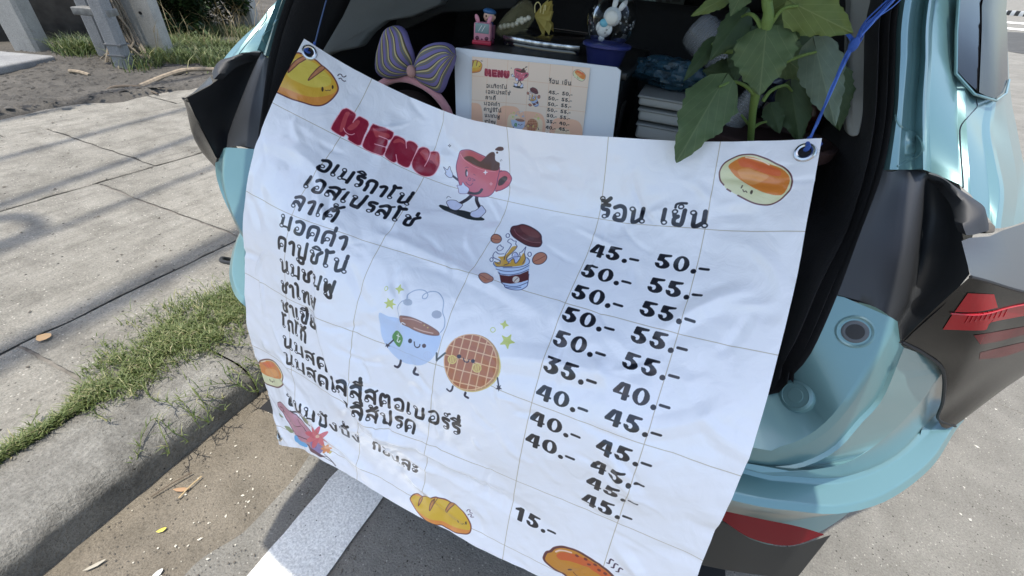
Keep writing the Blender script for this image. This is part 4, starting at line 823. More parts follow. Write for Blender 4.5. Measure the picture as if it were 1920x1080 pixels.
# ---------------------------------------------------------------- grass
def blades(name, spots, m, hmin, hmax, wd, lean, label=None, runners=None):
    V = []; F = []
    for (x, y, z) in spots:
        h = random.uniform(hmin, hmax); a = random.uniform(0, 6.283); l = h*random.uniform(.3, 1.)*lean; w_ = wd*random.uniform(.7, 1.3)
        dx, dy = math.cos(a), math.sin(a); px, py = -dy*w_, dx*w_; n = len(V)
        V += [(x-px, y-py, z), (x+px, y+py, z), (x+dx*l*.35-px*.8, y+dy*l*.35-py*.8, z+h*.6), (x+dx*l*.35+px*.8, y+dy*l*.35+py*.8, z+h*.6), (x+dx*l, y+dy*l, z+h*random.uniform(.75, 1.))]
        F += [(n, n+1, n+3, n+2), (n+2, n+3, n+4)]
    if runners:
        for P, r in runners:
            b = MB().tube(P, r, 4, False); n = len(V); V += list(b.V); F += [[i+n for i in f] for f in b.F]
    o = obj(name, V, F, m, smooth=False); return tag(o, label, kind='stuff')
def leafmat(name, c1, c2, c3=None, trans=.25):
    m = bpy.data.materials.new(name); m.use_nodes = True; n = m.node_tree.nodes; L = m.node_tree.links; b = n['Principled BSDF']
    g = n.new('ShaderNodeNewGeometry'); r = n.new('ShaderNodeValToRGB'); e = r.color_ramp.elements; e[0].color = (*c1, 1); e[1].color = (*c2, 1)
    if c3: q = e.new(.85); q.color = (*c2, 1); e[2].color = (*c3, 1)
    L.new(g.outputs['Random Per Island'], r.inputs[0]); L.new(r.outputs[0], b.inputs['Base Color']); b.inputs['Roughness'].default_value = .55
    t = n.new('ShaderNodeBsdfTranslucent'); L.new(r.outputs[0], t.inputs[0]); mx = n.new('ShaderNodeMixShader'); mx.inputs[0].default_value = trans
    L.new(b.outputs[0], mx.inputs[1]); L.new(t.outputs[0], mx.inputs[2]); L.new(mx.outputs[0], n['Material Output'].inputs[0]); return m
M_GRASS = leafmat('turf_blade', (.07, .11, .026), (.19, .225, .075), (.44, .39, .22))
M_DRY = leafmat('long_grass', (.05, .085, .025), (.15, .19, .06), (.36, .31, .17))
M_BUSH = leafmat('bush_leaf', (.012, .028, .008), (.035, .07, .018), (.08, .12, .03))
# strip of creeping grass in the joint behind the kerb
sp = []; rn = []
def gwid(y):
    return np.interp(y, [-.6, -.1, .10, .22, .30, .45, .7, .95, 1.1, 1.3, 2.0, 4.], [.01, .015, .02, .015, .08, .16, .20, .13, .03, .06, .09, .07])
def gcen(y): return np.interp(y, [-.6, .2, .5, .9, 1.3, 3.], [-1.53, -1.53, -1.60, -1.60, -1.56, -1.56])
for i in range(13000):
    y = random.triangular(-.3, 1.25, .62) if i < 11600 else random.uniform(1., 3.5); ww = gwid(y)
    x = gcen(y)+random.gauss(0, .5)*ww
    if noise3(np.array([[x, y]]), 12, 9.)[0] < -.22 and random.random() < .8: continue
    sp.append((x, y, .15+random.random()*.02))
for i in range(90):
    y = random.triangular(.15, 1.2, .65); x = gcen(y)+random.uniform(-.1, .12); a = random.gauss(-.5, .8); L_ = random.uniform(.05, .19)
    P = [np.array([x, y, .165])]
    for k in range(6):
        a += random.gauss(0, .25); q = P[-1]+np.array([math.cos(a), math.sin(a), 0])*L_/6; q[2] = .165+random.uniform(-.003, .012)
        if q[0] > -1.27: q[2] = max(.02, .165-(q[0]+1.27)*1.6)
        P.append(q)
        for _ in range(5): sp.append((q[0]+random.gauss(0, .004), q[1]+random.gauss(0, .004), q[2]))
    rn.append((P, .0016))
blades('creeping_grass', sp, M_GRASS, .010, .036, .0016, 1.5, runners=rn)
# sprigs that hang over the kerb
rn = []; sp = []
for (x, y) in ((-1.31, .40), (-1.30, .46), (-1.28, .56), (-1.30, .33), (-1.27, .62), (-1.29, .70)):
    for j in range(3):
        a = random.gauss(.1, .5); P = [np.array([x, y, .16])]
        for k in range(7):
            a += random.gauss(0, .2); q = P[-1]+np.array([math.cos(a)*.018, math.sin(a)*.018, 0]); q[2] = .168-.0016*k*k+random.uniform(-.002, .003); P.append(q)
            for _ in range(3 if k > 3 else 1): sp.append(tuple(q))
        rn.append((P, .0013))
blades('hanging_sprigs', sp, M_GRASS, .012, .034, .0017, 1.6, runners=rn)
# verge grass
sp = []
for i in range(16000):
    px = random.uniform(255, 520); py = random.triangular(45, 140, 95)
    p = G(px, py, .16)
    if p[0] > -4.6-.5*random.random(): continue
    sp.append((p[0]+random.gauss(0, .1), p[1]+random.gauss(0, .1), gz(p[0], p[1])-.01))
for i in range(1300):
    px = random.gauss(155, 22); py = random.gauss(100, 5); p = G(px, py, .16); sp.append((p[0], p[1], gz(p[0], p[1])-.01))
sp = [q for q in sp if noise3(np.array([[q[0], q[1]]]), 21, 2.2)[0]+.5*noise3(np.array([[q[0], q[1]]]), 22, 6.)[0] > -.22]
blades('verge_grass', sp, M_DRY, .04, .22, .0045, 1.5)
sp = []
for i in range(170):
    px = random.uniform(270, 500); p = G(px, random.triangular(40, 125, 70), .16)
    if p[0] < -4.9: sp.append((p[0], p[1], gz(p[0], p[1])-.01))
blades('dry_stalks', sp, leafmat('dry_stalk_mat', (.26, .20, .10), (.42, .34, .19)), .25, .75, .003, .9)
# ---------------------------------------------------------------- bushes
def bush(c, r, n, label, seed, lf=.06):
    random.seed(seed); V = []; F = []
    cl = [np.array([random.uniform(-1, 1)*r[0], random.uniform(-1, 1)*r[1], random.uniform(-.2, 1)*r[2]]) for _ in range(int(26))]
    for i in range(n):
        q = random.choice(cl); d = np.array([random.gauss(0, 1) for _ in range(3)]); d /= np.linalg.norm(d)+1e-9
        p = q+d*np.array(r)*.34*random.random()**.35+np.array(c); a = random.uniform(0, 6.28); b = random.uniform(-.9, .5); s = lf*random.uniform(.6, 1.4)
        t = np.array([math.cos(a)*math.cos(b), math.sin(a)*math.cos(b), math.sin(b)]); s2 = np.array([-math.sin(a), math.cos(a), random.uniform(-.4, .4)])*.32
        k = len(V); V += [p-t*s*.5, p+s2*s, p+t*s*.6, p-s2*s]; F.append((k, k+1, k+2, k+3))
    t = thing('bush', label, 'bush', tuple(c), 'bushes behind the utility poles')
    obj('foliage', V, F, M_BUSH, t, False, c)['kind'] = 'stuff'
    for i in range(7):
        q = random.choice(cl)+np.array(c); MB().tube(crom([(c[0], c[1], gz(c[0], c[1])-.05), ((c[0]+q[0])/2+random.gauss(0, .1), (c[1]+q[1])/2, (q[2]+.2)/2), q], 8), [.02, .018, .016, .014, .012, .010, .008, .006], 6).out('stem', mat('bark', (.11, .085, .06), .9, noise=.4), t, org=c)
bs = [(G(14, 52, .2), (.8, .8, .7), 'bush at the left edge behind the square concrete pole'), (G(140, 44, .2), (1.1, .6, .8), 'dark broad leaved bush between the square pole and the strapped stakes'),
      (G(322, 60, .2), (1.0, .6, .9), 'shrubby bush right of the leaning slab post'), (G(410, 52, .2), (.8, .6, .9), 'bush with long grass at its foot near the car roof pillar'), (G(540, -10, .2), (1.4, 1.6, 1.1), 'bush furthest along the verge behind the slender far post')]
for i, (p, r, l) in enumerate(bs): bush((p[0]-.35, p[1], p[2]+.06), r, 13000, l, 30+i, .075)
random.seed(11)
# low retaining wall behind the poles, bush shade put into its dark colour
p0 = G(-60, 74, .2); p1 = G(210, 74, .2); d = np.array([p1[0]-p0[0], p1[1]-p0[1]]); 
tag(MB().box(((p0[0]+p1[0])/2-.2, (p0[1]+p1[1])/2, .34), (.14, float(np.hypot(*d))+.8, .75), rotm('Z', math.degrees(math.atan2(d[1], d[0]))-90)).out('retaining_wall', mat('old_wall', (.045, .042, .038), .95, noise=.5, scale=9, bump=.6), bev=.02), 'low weathered wall coloured dark for the shade, half hidden under leaves behind the poles', 'wall')
# ---------------------------------------------------------------- poles
M_CONC = ground_mat('pole_concrete', (.40, .385, .35), (.22, .21, .19), (.50, .48, .44), 140, 0, .5, .4, 30, .3)
M_CON2 = ground_mat('grey_concrete', (.25, .25, .25), (.14, .14, .135), (.33, .33, .32), 140, 0, .5, .4, 30, .3)
def post(name, base, w_, d_, h, rz, m, label, lean=(0, 0), cat='utility pole', group=None, taper=.8):
    b = np.array(base, float); t = thing(name, label, cat, tuple(b), group); R = rotm('Z', rz); V = []
    ch = .03
    for f, z in ((1, -.25), (1, h*.5), (taper, h)):
        hw, hd = w_/2*f, d_/2*f
        for (x, y) in ((-hw+ch, -hd), (hw-ch, -hd), (hw, -hd+ch), (hw, hd-ch), (hw-ch, hd), (-hw+ch, hd), (-hw, hd-ch), (-hw, -hd+ch)):
            p = R@np.array([x, y, 0]); V.append(b+p+np.array([lean[0]*z, lean[1]*z, z]))
    F = [[i*8+j, i*8+(j+1) % 8, (i+1)*8+(j+1) % 8, (i+1)*8+j] for i in range(2) for j in range(8)]+[list(range(16, 24))]
    obj('shaft', V, F, m, t, False, b); return t, R, b
P1 = G(66, 97, .15); post('utility_pole', P1, .28, .24, 9., 28, M_CONC, 'pale square concrete pole standing at the left edge of the pavement', (0, 0))
P2 = G(238, 131, .15); t2, R2, b2 = post('utility_pole', P2, .16, .15, 9., 30, M_CON2, 'grey banded concrete pole with a metal strap near the dry roots', (0, 0), group=None)
P2b = G(206, 112, .15); t2b, _, _ = post('support_stake', P2b, .16, .14, 7.5, 30, M_CON2, 'narrower dark grey concrete stake strapped behind the banded pole', (.0, .0), 'stake')
for z in (.15, .255): MB().box(b2+np.array([0, 0, z]), (.172, .162, .012), R2).out('band', mat('band_dark', (.13, .13, .13), .8), t2, org=b2)
MB().box(b2+np.array([-.09, -.02, .545]), (.34, .175, .07), R2).out('strap', mat('strap_steel', (.22, .215, .20), .6, .3, noise=.4), t2, org=b2, bev=.01)
P3 = G(297, 112, .15); t3, R3, b3 = post('utility_pole', P3, .40, .16, 8., 28, M_CONC, 'flat slab concrete post with a bolt hole beside the dry creeper', (-.02, .0))
MB().lathe([(0, 0), (.018, 0)], b3+np.array([-.01, 0, .50])+R3@np.array([.05, -.0825, 0]), 16, R3@rotm('X', 90)).out('bolt_hole', mat('hole_dark', (.01, .01, .012), .9), t3, org=b3)
P4 = G(467, 55, .15); post('utility_pole', P4, .34, .3, 9., 30, M_CONC, 'slender pale far post seen just left of the car window corner', (0, 0))
# dry creeper stems at the slab post
cr = thing('dry_creeper', 'tangle of dry brown creeper stems climbing between the banded pole and slab post', 'vine', tuple(P3))
for i in range(34):
    x0 = P3[0]+random.uniform(.0, .30); y0 = P3[1]-random.uniform(.20, .45); P = [(x0+random.gauss(.12, .12), y0+random.gauss(-.1, .12), .16)]
    for k in range(1, 8): P.append((x0-.03*k+random.gauss(-.06, .03), y0+random.gauss(.02, .04), .15+k*.26))
    MB().tube(crom(P, 16), random.uniform(.006, .016), 5).out('stem', mat('dry_stem', (.21, .175, .13), .9, noise=.4), cr, org=P3)
# fallen branch at the pavement edge
def bp(px, py, z=.175): return G(px, py, z)
br = thing('fallen_branch', 'bare forked branch lying on the pavement edge near the black tail lamp', 'branch', tuple(bp(255, 160)))
MB().tube(crom([bp(405, 130, .24), bp(352, 131, .23), bp(310, 143, .19), bp(262, 163, .18)], 16), [.020]*6+[.026]*10, 8).out('limb', mat('bare_wood', (.30, .24, .17), .85, noise=.4), br, org=bp(255, 160))
MB().tube(crom([bp(188, 175), bp(215, 163, .2), bp(262, 163, .18), bp(284, 172, .17), bp(296, 176, .17)], 16), [.008]*3+[.014]*8+[.009]*5, 7).out('limb', mat('dark_wood', (.12, .095, .07), .9), br, org=bp(255, 160))
tag(MB().tube(crom([bp(130, 133, .2), bp(148, 135, .2), bp(168, 141, .19)], 10), .018, 6).out('stick', mat('bare_wood', (.30, .24, .17), .85)), 'short pale stick lying on the dark soil below the stakes', 'stick')
tag(MB().box(G(52, 118, .2)+np.array([-.2, -.2, 0]), (.7, .7, .08), rotm('Z', 25)).out('concrete_pad', M_CON2, bev=.02), 'low rough concrete pad on the soil at the left edge', 'concrete pad')
# loose stones on the soil, debris in the gutter
def bits(name, pts, s0, s1, m, flat=.5):
    V = []; F = []
    for (x, y, z) in pts:
        s = random.uniform(s0, s1); n = len(V); a = random.uniform(0, 3); R = rotm('Z', math.degrees(a)); e = random.uniform(.5, 1.8)
        for q in ((1, 0, 0), (0, 1, 0), (-1, 0, 0), (0, -1, 0), (.1, .1, 1), (0, 0, -.4)):
            p = R@(np.array(q)*np.array([s*e, s, s*flat])*random.uniform(.7, 1.2)); V.append((x+p[0], y+p[1], z+p[2]))
        F += [(n, n+1, n+4), (n+1, n+2, n+4), (n+2, n+3, n+4), (n+3, n, n+4), (n+1, n, n+5), (n+2, n+1, n+5), (n+3, n+2, n+5), (n, n+3, n+5)]
    return tag(obj(name, V, F, m, smooth=False), kind='stuff')
pts = []
for i in range(3800):
    y = random.uniform(0, 7); x = random.uniform(-7.5, -4.9); pts.append((x, y, gz(x, y)))
bits('soil_clods', pts, .008, .035, mat('clod', (.085, .078, .068), .95, noise=.5, scale=12))
bits('pavement_grit', [(random.uniform(-5., -1.6), random.uniform(.2, 5), .153) for _ in range(420)], .003, .009, mat('grit', (.12, .105, .085), .95))
bits('gutter_grit', [(random.uniform(-1.22, -.3), random.uniform(0, .9), .006) for _ in range(1500)], .0010, .0030, mat('grit', (.12, .105, .085), .95))
bits('pale_crumbs', [(random.gauss(-.98, .10), random.gauss(.28, .16), .008) for _ in range(70)], .0015, .0045, mat('crumb', (.62, .58, .48), .8), .3)
bits('road_chips', [(random.uniform(.6, 4), random.uniform(0, 6), .002) for _ in range(700)], .002, .007, mat('chip', (.55, .52, .46), .8), .2)
# small litter, each piece its own thing
def gp(px, py, z=.008): return G(px, py, z)
def leafbit(px, py, ln, wd, rz, m, name, label, cat, z=.01):
    c = gp(px, py, z); R = rotm('Z', rz); V = [c+R@np.array([x*ln, y*wd, .004*(1-abs(y)*2)*0+.0015*math.cos(y*3)+.002*x*x*4]) for x, y in ((-.5, 0), (-.25, .4), (.1, .5), (.4, .25), (.5, 0), (.4, -.25), (.1, -.5), (-.25, -.4), (0, 0))]
    o = obj(name, V, [(8, i, (i+1) % 8) for i in range(8)], m, org=c); o.location = tuple(c); return tag(o, label, cat)
leafbit(303, 994, .026, .012, 55, mat('leaf_yellow', (.62, .52, .08), .5), 'fallen_leaf', 'small yellow leaf on the gutter silt', 'leaf')
leafbit(82, 632, .05, .045, 20, mat('leaf_orange', (.70, .42, .18), .5), 'paper_scrap', 'small orange scrap lying on the pavement crack', 'scrap', .16)
leafbit(340, 918, .05, .014, 28, mat('leaf_brown', (.36, .22, .12), .7), 'dry_leaf', 'dry curled brown leaf beside the straw stalks in the gutter', 'leaf')
leafbit(295, 1076, .03, .016, 80, mat('paper_white', (.55, .55, .52), .6), 'paper_scrap', 'white paper scrap at the bottom edge beside the edge line', 'scrap')
leafbit(178, 1060, .05, .011, 62, mat('chip_pale', (.38, .35, .28), .7), 'wood_sliver', 'pale sliver of wood near the kerb foot', 'sliver')
for (a, b, l) in (((283, 932), (360, 886), 'thin dark stalk lying across the gutter silt'), ((335, 934), (378, 893), 'straw coloured stalk crossing the dark stalk in the gutter')):
    tag(MB().tube(crom([gp(*a, .012), gp((a[0]+b[0])/2, (a[1]+b[1])/2-2, .016), gp(*b, .014)], 8), .0022, 5).out('dry_stalk', mat('straw' if 'straw' in l else 'stalk_dark', (.48, .36, .2) if 'straw' in l else (.13, .10, .07), .8)), l, 'stalk')
# ---------------------------------------------------------------- overhead lines of the street (their soft shadows cross the pavement)
ln = thing('overhead_cables', 'bundle of telephone and power cables strung between the concrete poles', 'cables', (-5, 0, 6.5))
for x, z, r, s_ in ((-4.78, 10.2, .034, -.17), (-4.15, 10.6, .04, -.20), (-3.6, 10.3, .028, -.14), (-2.8, 10.7, .085, -.05), (-5.6, 10.5, .04, -.15)):
    MB().tube([(x+s_*y, y, z+.0015*(y-4)**2) for y in lin(-16, 20, 40)], r, 6).out('cable', mat('cable_black', (.02, .02, .02), .6), ln, org=(-5, 0, 6.5))
MB().tube([(-3.62+.16*math.cos(t), -.35+.16*math.sin(t), 8.6+.07*math.sin(3*t)) for t in lin(0, 50, 160)], .05, 6).out('cable_coil', mat('cable_black', (.02, .02, .02), .6), ln, org=(-5, 0, 6.5))
# far side of the road
def Gr(px, py):                                 # hit the gently rising far half of the road
    r = ray(px, py); r = r/np.linalg.norm(r); best = None
    for t in np.linspace(1, 60, 6000):
        p = r*t; p = p+np.array([0, 0, CAMZ])
        if p[2] <= rise(np.array([[p[0], p[1]]]))[0]: return p
    return p

# ================================================================ the car
def paint_mat():
    m = bpy.data.materials.new('car_paint'); m.use_nodes = True; b = m.node_tree.nodes['Principled BSDF']
    b.inputs['Base Color'].default_value = (.15, .285, .30, 1); b.inputs['Metallic'].default_value = .4; b.inputs['Roughness'].default_value = .36
    b.inputs['Coat Weight'].default_value = .8; b.inputs['Coat Roughness'].default_value = .1
    n = m.node_tree.nodes; L = m.node_tree.links; tc = n.new('ShaderNodeTexCoord')
    q = n.new('ShaderNodeTexNoise'); q.inputs['Scale'].default_value = 900; L.new(tc.outputs['Object'], q.inputs[0])
    p = n.new('ShaderNodeBump'); p.inputs['Strength'].default_value = .05; p.inputs['Distance'].default_value = .001; L.new(q.outputs[0], p.inputs['Height']); L.new(p.outputs[0], b.inputs['Normal'])
    d = n.new('ShaderNodeTexNoise'); d.inputs['Scale'].default_value = 7; d.inputs['Detail'].default_value = 6; L.new(tc.outputs['Object'], d.inputs[0])
    r = n.new('ShaderNodeMapRange'); r.inputs[3].default_value = .05; r.inputs[4].default_value = .2; L.new(d.outputs[0], r.inputs[0]); L.new(r.outputs[0], b.inputs['Coat Roughness'])
    MATS['car_paint'] = m; return m
M_CAR = paint_mat()
M_BLK = mat('black_trim', (.020, .021, .023), .42, spec=.5, bump=.15, bscale=700)
M_GLOSSBLK = mat('gloss_black', (.012, .013, .015), .16, coat=.6)
M_RUB = mat('seal_rubber', (.022, .022, .024), .6, bump=.1, bscale=300)
M_TRIMG = mat('grey_trim', (.15, .155, .145), .72, bump=.3, bscale=900)
M_INT = mat('interior_dark', (.012, .012, .013), .85)
CO = np.array([U0, .45, -CAMZ])                  # car root in car axes
root = thing('parked_car', 'light teal hatchback parked at the kerb with its boot open and menu banner across it', 'car', tuple(c2w(CO)), rotz=YAW)
def cout(mb, name, m, smooth=True, crease=38, parent=None, bev=0.):
    if getattr(mb, 'two', 0):
        o = mb.out(name, m, parent or root, smooth, CO, crease, bev); f = mb.flipped()
        for v in f.V: v[0] += far(v[2])
        f.out(name, m, parent or root, smooth, CO, crease, bev); return o
    return mb.out(name, m, parent or root, smooth, CO, crease, bev)
def far(z):                                      # the far corner of the bumper tucks in a little more
    t = min(1, max(0, (-.42-z)/.2)); return .09*t*t*(3-2*t)
def pair(s): s.two = 1; return s
MB.pair = pair
def Vp(L, dv=0.): return [at_V(p[0], p[1], dv+(p[2] if len(p) > 2 else 0)) for p in L]
def vp(L): return [at_v(*p) for p in L]
def topext(P, z=.36, vv=None):                   # continue a pillar line up to the roof
    a, b = P[0], P[1]; d = a-b; t = (z-a[2])/d[2]; q = a+d*t; q[0] = a[0]+(q[0]-a[0])*.55
    return [q, a+(q-a)*.5]+P
def to_c(P, v, z, k=2):                          # run a curve to the centre line
    e = P[-1]; return P+[np.array([e[0]+(U0-e[0])*t, e[1]+(v-e[1])*math.sin(t*math.pi/2), e[2]+(z-e[2])*math.sin(t*math.pi/2)]) for t in [(i+1)/k for i in range(k)]]
C1 = topext(Vp([(1640, 0), (1632, 118), (1622, 250), (1581, 417), (1522, 524), (1467, 650), (1400, 740)]))
C1 = to_c(C1, .63, -.60)
C2px = [(1686, 0), (1678, 118), (1674, 207), (1655, 318), (1610, 440), (1570, 552), (1522, 658), (1491, 693), (1447, 729)]
C2 = to_c(topext(Vp(C2px)), .63, -.597)
def off(P, du, dv, dz=0): return [p+np.array([du, dv, dz]) for p in P]
# rubber seal: three soft ribs between trim and body flange
def between(A, B, f, dv, N=60):
    a, b = resamp(A, N), resamp(B, N); return [p+(q-p)*f+np.array([0, dv, 0]) for p, q in zip(a, b)]
sm = MB().loft([between(C1, C2, f, d) for f, d in ((-.25, .09), (-.05, .03), (.05, .0), (.2, -.012), (.34, .0), (.42, .012), (.5, .0), (.6, -.014), (.72, -.002), (.78, .008), (.86, -.004), (.94, -.008), (1., .002))], 70).mirror().weld()
cout(sm, 'door_seal', M_RUB, crease=70)
# trim panel behind the seal, going into the boot
tr = MB().loft([between(C1, C2, -.25, .09), between(C1, C2, -.6, .16), off(between(C1, C2, -.7, .3), 0, 0), off(between(C1, C2, -.6, .9), 0, 0)], 60).mirror().weld()
cout(tr, 'boot_trim', mat('boot_trim_mat', (.018, .018, .019), .7, bump=.2, bscale=500), crease=60)
# body: pillar flange, gutter and quarter panel
nb = 44
up_ = lambda L: topext(L)
B0 = up_(Vp([(1686, 0), (1678, 118), (1674, 207), (1655, 319)]))
B1 = up_(Vp([(1697, 0), (1688, 118), (1683, 207), (1668, 318)], -.012))
B2 = up_(Vp([(1709, 0), (1700, 118), (1693, 200), (1684, 318)], -.004))
B3 = up_(Vp([(1720, 0), (1710, 118), (1702, 200), (1696, 318)], .028))
B4 = up_(Vp([(1734, 0), (1725, 118), (1717, 205), (1714, 318)], .034))
B5 = up_(Vp([(1742, 0), (1735, 118), (1730, 200), (1731, 318)], .016))
B6 = up_(Vp([(1747, 0), (1740, 118), (1736, 200), (1738, 320)], .022))
B7 = up_(Vp([(1753, 0), (1746, 118), (1742, 200), (1745, 323)], .055))
B8 = up_(vp([(1797, 0, .985), (1796, 60, .985), (1794, 140, .98), (1796, 230, .91), (1798, 345, .815)]))
B9 = up_(vp([(1803, 0, .98), (1802, 70, .98), (1808, 150, .975), (1812, 230, .905), (1820, 365, .80)]))
B10 = up_(vp([(1850, 0, 1.09), (1851, 90, 1.06), (1850, 184, 1.02), (1841, 240, .96), (1849, 310, .88), (1858, 415, .79)]))
B11 = up_(vp([(1862, 0, 1.12), (1864, 90, 1.08), (1862, 186, 1.035), (1856, 240, .975), (1865, 300, .895), (1875, 360, .84), (1866, 428, .775)]))
B12 = up_(vp([(1870, 0, 1.16), (1872, 90, 1.12), (1869, 182, 1.05), (1861, 240, .99), (1872, 300, .91), (1883, 360, .85), (1876, 428, .785)]))
B13 = up_(vp([(1880, 0, 1.25), (1882, 90, 1.2), (1884, 180, 1.14), (1890, 240, 1.08), (1902, 300, 1.0), (1908, 360, .93), (1900, 423, .83)]))
B14 = up_(vp([(1888, 0, 1.35), (1890, 100, 1.30), (1896, 184, 1.25), (1906, 237, 1.2), (1918, 300, 1.1), (1932, 350, 1.0), (1950, 405, .95)]))
B15 = [np.array([p[0]+.02, max(p[1], 1.4)+.5, p[2]]) for p in resamp(B14, 12)]
B16 = [np.array([max(q[0], .60)+(.06 if q[2] < -.1 else 0), 3.6, q[2]]) for q in B15]
body = MB().loft([B0, B1, B2, B3, B4, B5, B6, B7, B8, B9, B10, B11, B12, B13, B14, B15, B16], nb, True)
# lower shelf, vertical step and bumper
K2 = to_c(Vp([(1570, 552), (1546, 606), (1522, 658), (1491, 693), (1447, 729)]), .63, -.597)
K3 = [(1678, 600, .675), (1638, 680, .64), (1584, 764, .60), (1535, 813, .58), (1478, 840, .56), (1411, 842, .55)]
K3a = to_c(vp([(x-7, y-5, v+.003) for x, y, v in K3]), .535, -.607); K3b = to_c(vp([(x+5, y+3, v+.004) for x, y, v in K3]), .54, -.618)
K5v = [(1691, 649, .668), (1651, 745, .645), (1611, 791, .625), (1567, 840, .595), (1513, 869, .572), (1464, 878, .558), (1400, 873, .55)]
K5a = to_c(vp([(x-3, y-4, v) for x, y, v in K5v]), .54, -.665); K5b = to_c(vp([(x+4, y+3, v-.004) for x, y, v in K5v]), .535, -.67)
K5c = to_c(vp([(1800, 688, .83), (1765, 700, .762), (1728, 752, .728), (1672, 810, .683), (1600, 862, .606), (1530, 880, .560), (1466, 884, .547), (1398, 878, .541)]), .545, -.678)
Kz = lambda L, z: [at_z(a, b, z) for a, b in L]
K6a = to_c(Kz([(1800, 752), (1757, 776), (1729, 806), (1687, 848), (1633, 878), (1567, 896), (1480, 893), (1396, 880)], -.693), .545, -.693)
K6b = to_c(Kz([(1803, 764), (1760, 790), (1734, 819), (1689, 859), (1633, 888), (1567, 906), (1480, 903), (1394, 888)], -.699), .53, -.699)
K7a = to_c(Kz([(1806, 776), (1789, 796), (1756, 848), (1719, 884), (1676, 914), (1632, 935), (1566, 948), (1490, 942), (1380, 924)], -.702), .47, -.702)
K7b = to_c([p+np.array([.004, -.004, -.010]) for p in Kz([(1808, 779), (1791, 800), (1758, 853), (1722, 889), (1678, 920), (1633, 940), (1567, 953), (1491, 947), (1380, 929)], -.702)], .465, -.712)
K8 = [p+np.array([(-.012), .012, -.045]) for p in K7b]; K9 = [p+np.array([-.045*min(1, max(0, (p[0]-U0)/.6)), .03, -.14]) for p in K7b]
K10 = [p+np.array([-.02*min(1, max(0, (p[0]-U0)/.6)), .02, -.19]) for p in K7b]; K11 = [p+np.array([-.03, .07, -.34]) for p in K7b]; K12 = [p+np.array([-.03, .25, -.46]) for p in K7b]
nl = 46; low = MB().loft([K2, K3a, K3b, K5a, K5b, K5c, K6a, K6b, K7a, K7b, K8, K9, K10, ], nl, True); val = MB().loft([[p+np.array([0, .002, -.001]) for p in q] for q in (K10, K11, K12)], nl)
# rear flank below the lamp
E7 = [K7a[0], K7b[0], K8[0], K9[0], K10[0], K11[0], K12[0]]
fl = [[p, p+np.array([.06, .30, .0]), p+np.array([.07, .9, .0]), p+np.array([.07, 3., 0])] for p in E7]
body.add(low.V, low.F); body.grid([resamp(r, 14) for r in fl])
lampback = [at_v(1760, 776, .76), at_v(1755, 700, .74)]
body.grid([[p+np.array([.0, .0, 0]) for p in r] for r in ([np.array([.66, .80, -.705]), np.array([.74, 1.2, -.70]), np.array([.74, 3.6, -.70])], [np.array([.60, 1.0, -.32]), np.array([.68, 1.4, -.28]), np.array([.68, 3.6, -.28])])])
n0 = len(body.V)
body.mirror()
for i in range(n0, len(body.V)):                # the far side of the bumper sits a little further in
    p = body.V[i]; p[0] += far(p[2])*min(1, max(0, (U0-p[0]-.1)/.3))
body.weld()
BB = BVHTree.FromPolygons([tuple(v) for v in body.V], [tuple(f) for f in body.F])
cout(val.pair(), 'lower_valance', mat('valance_black', (.022, .026, .03), .5))
def hit(bv, px, py):
    r = cray(px, py); q = bv.ray_cast(Vector((0, 0, 0)), Vector(r)); n_ = q[1]
    if n_.dot(Vector(r)) > 0: n_ = -n_
    return np.array(q[0]), np.array(n_)
cout(body, 'body', M_CAR, crease=42)
# roof and front, out of the picture but part of the car
rf = MB(); R = []
for v, z, hw in ((1.02, .34, .60), (1.05, .40, .62), (1.6, .46, .64), (2.6, .46, .64), (3.2, .34, .60), (3.9, -.08, .66), (5.0, -.2, .70), (5.05, -.8, .72)):
    R.append([np.array([U0+hw*math.sin(a), v, z-.09*(1-math.cos(a))**1.3]) for a in lin(-math.pi/2, math.pi/2, 15)])
rf.grid([r for r in R[:5]]); cout(rf, 'roof', M_CAR)
cout(MB().grid(R[5:]), 'bonnet', M_CAR)
cout(MB().grid(R[4:6]), 'windscreen', mat('glass_dark', (.03, .035, .04), .05, trans=.6))
cout(MB().grid([[np.array([U0+x, .55, -1.2]), np.array([U0+x, 5.0, -1.2])] for x in (-.72, .72)]), 'underbody', M_INT)
# side windows, slightly proud of the pillar
def colm(*L): return resamp(topext(vp(L)), 16)
g1 = MB().grid([colm((1801, 0, .968), (1797, 60, .968), (1796, 134, .962)), colm((1822, 0, 1.0), (1818, 60, .99), (1812, 152, .965)), colm((1842, 0, 1.035), (1840, 60, 1.02), (1834, 172, .965))]).pair()
cout(g1, 'pillar_panel', M_GLOSSBLK)
g2 = MB().grid([colm((1843, 0, 1.03), (1841, 60, 1.015), (1836, 173, .962)), colm((1852, 0, 1.055), (1852, 60, 1.04), (1850, 180, .99)), colm((1864, 0, 1.10), (1864, 60, 1.075), (1866, 184, 1.018)), colm((1878, 0, 1.2), (1878, 60, 1.17), (1880, 174, 1.08)), colm((1888, 0, 1.34), (1889, 60, 1.30), (1890, 150, 1.22))]).pair()
cout(g2, 'quarter_glass', mat('tinted_glass', (.026, .029, .042), .2, ior=1.16))
cout(MB().grid([[np.array([.60, 1.5, .0]), np.array([.63, 3.0, .0])], [np.array([.56, 1.5, .30]), np.array([.56, 3.0, .30])]]).pair(), 'side_glass', MATS['tinted_glass'])
cout(MB().tube(vp([(1797, 0, .966), (1793, 60, .966), (1792, 138, .96), (1826, 176, .963), (1868, 189, 1.012), (1886, 176, 1.08), (1892, 150, 1.2)]), .0022, 6).pair(), 'window_moulding', M_CAR)
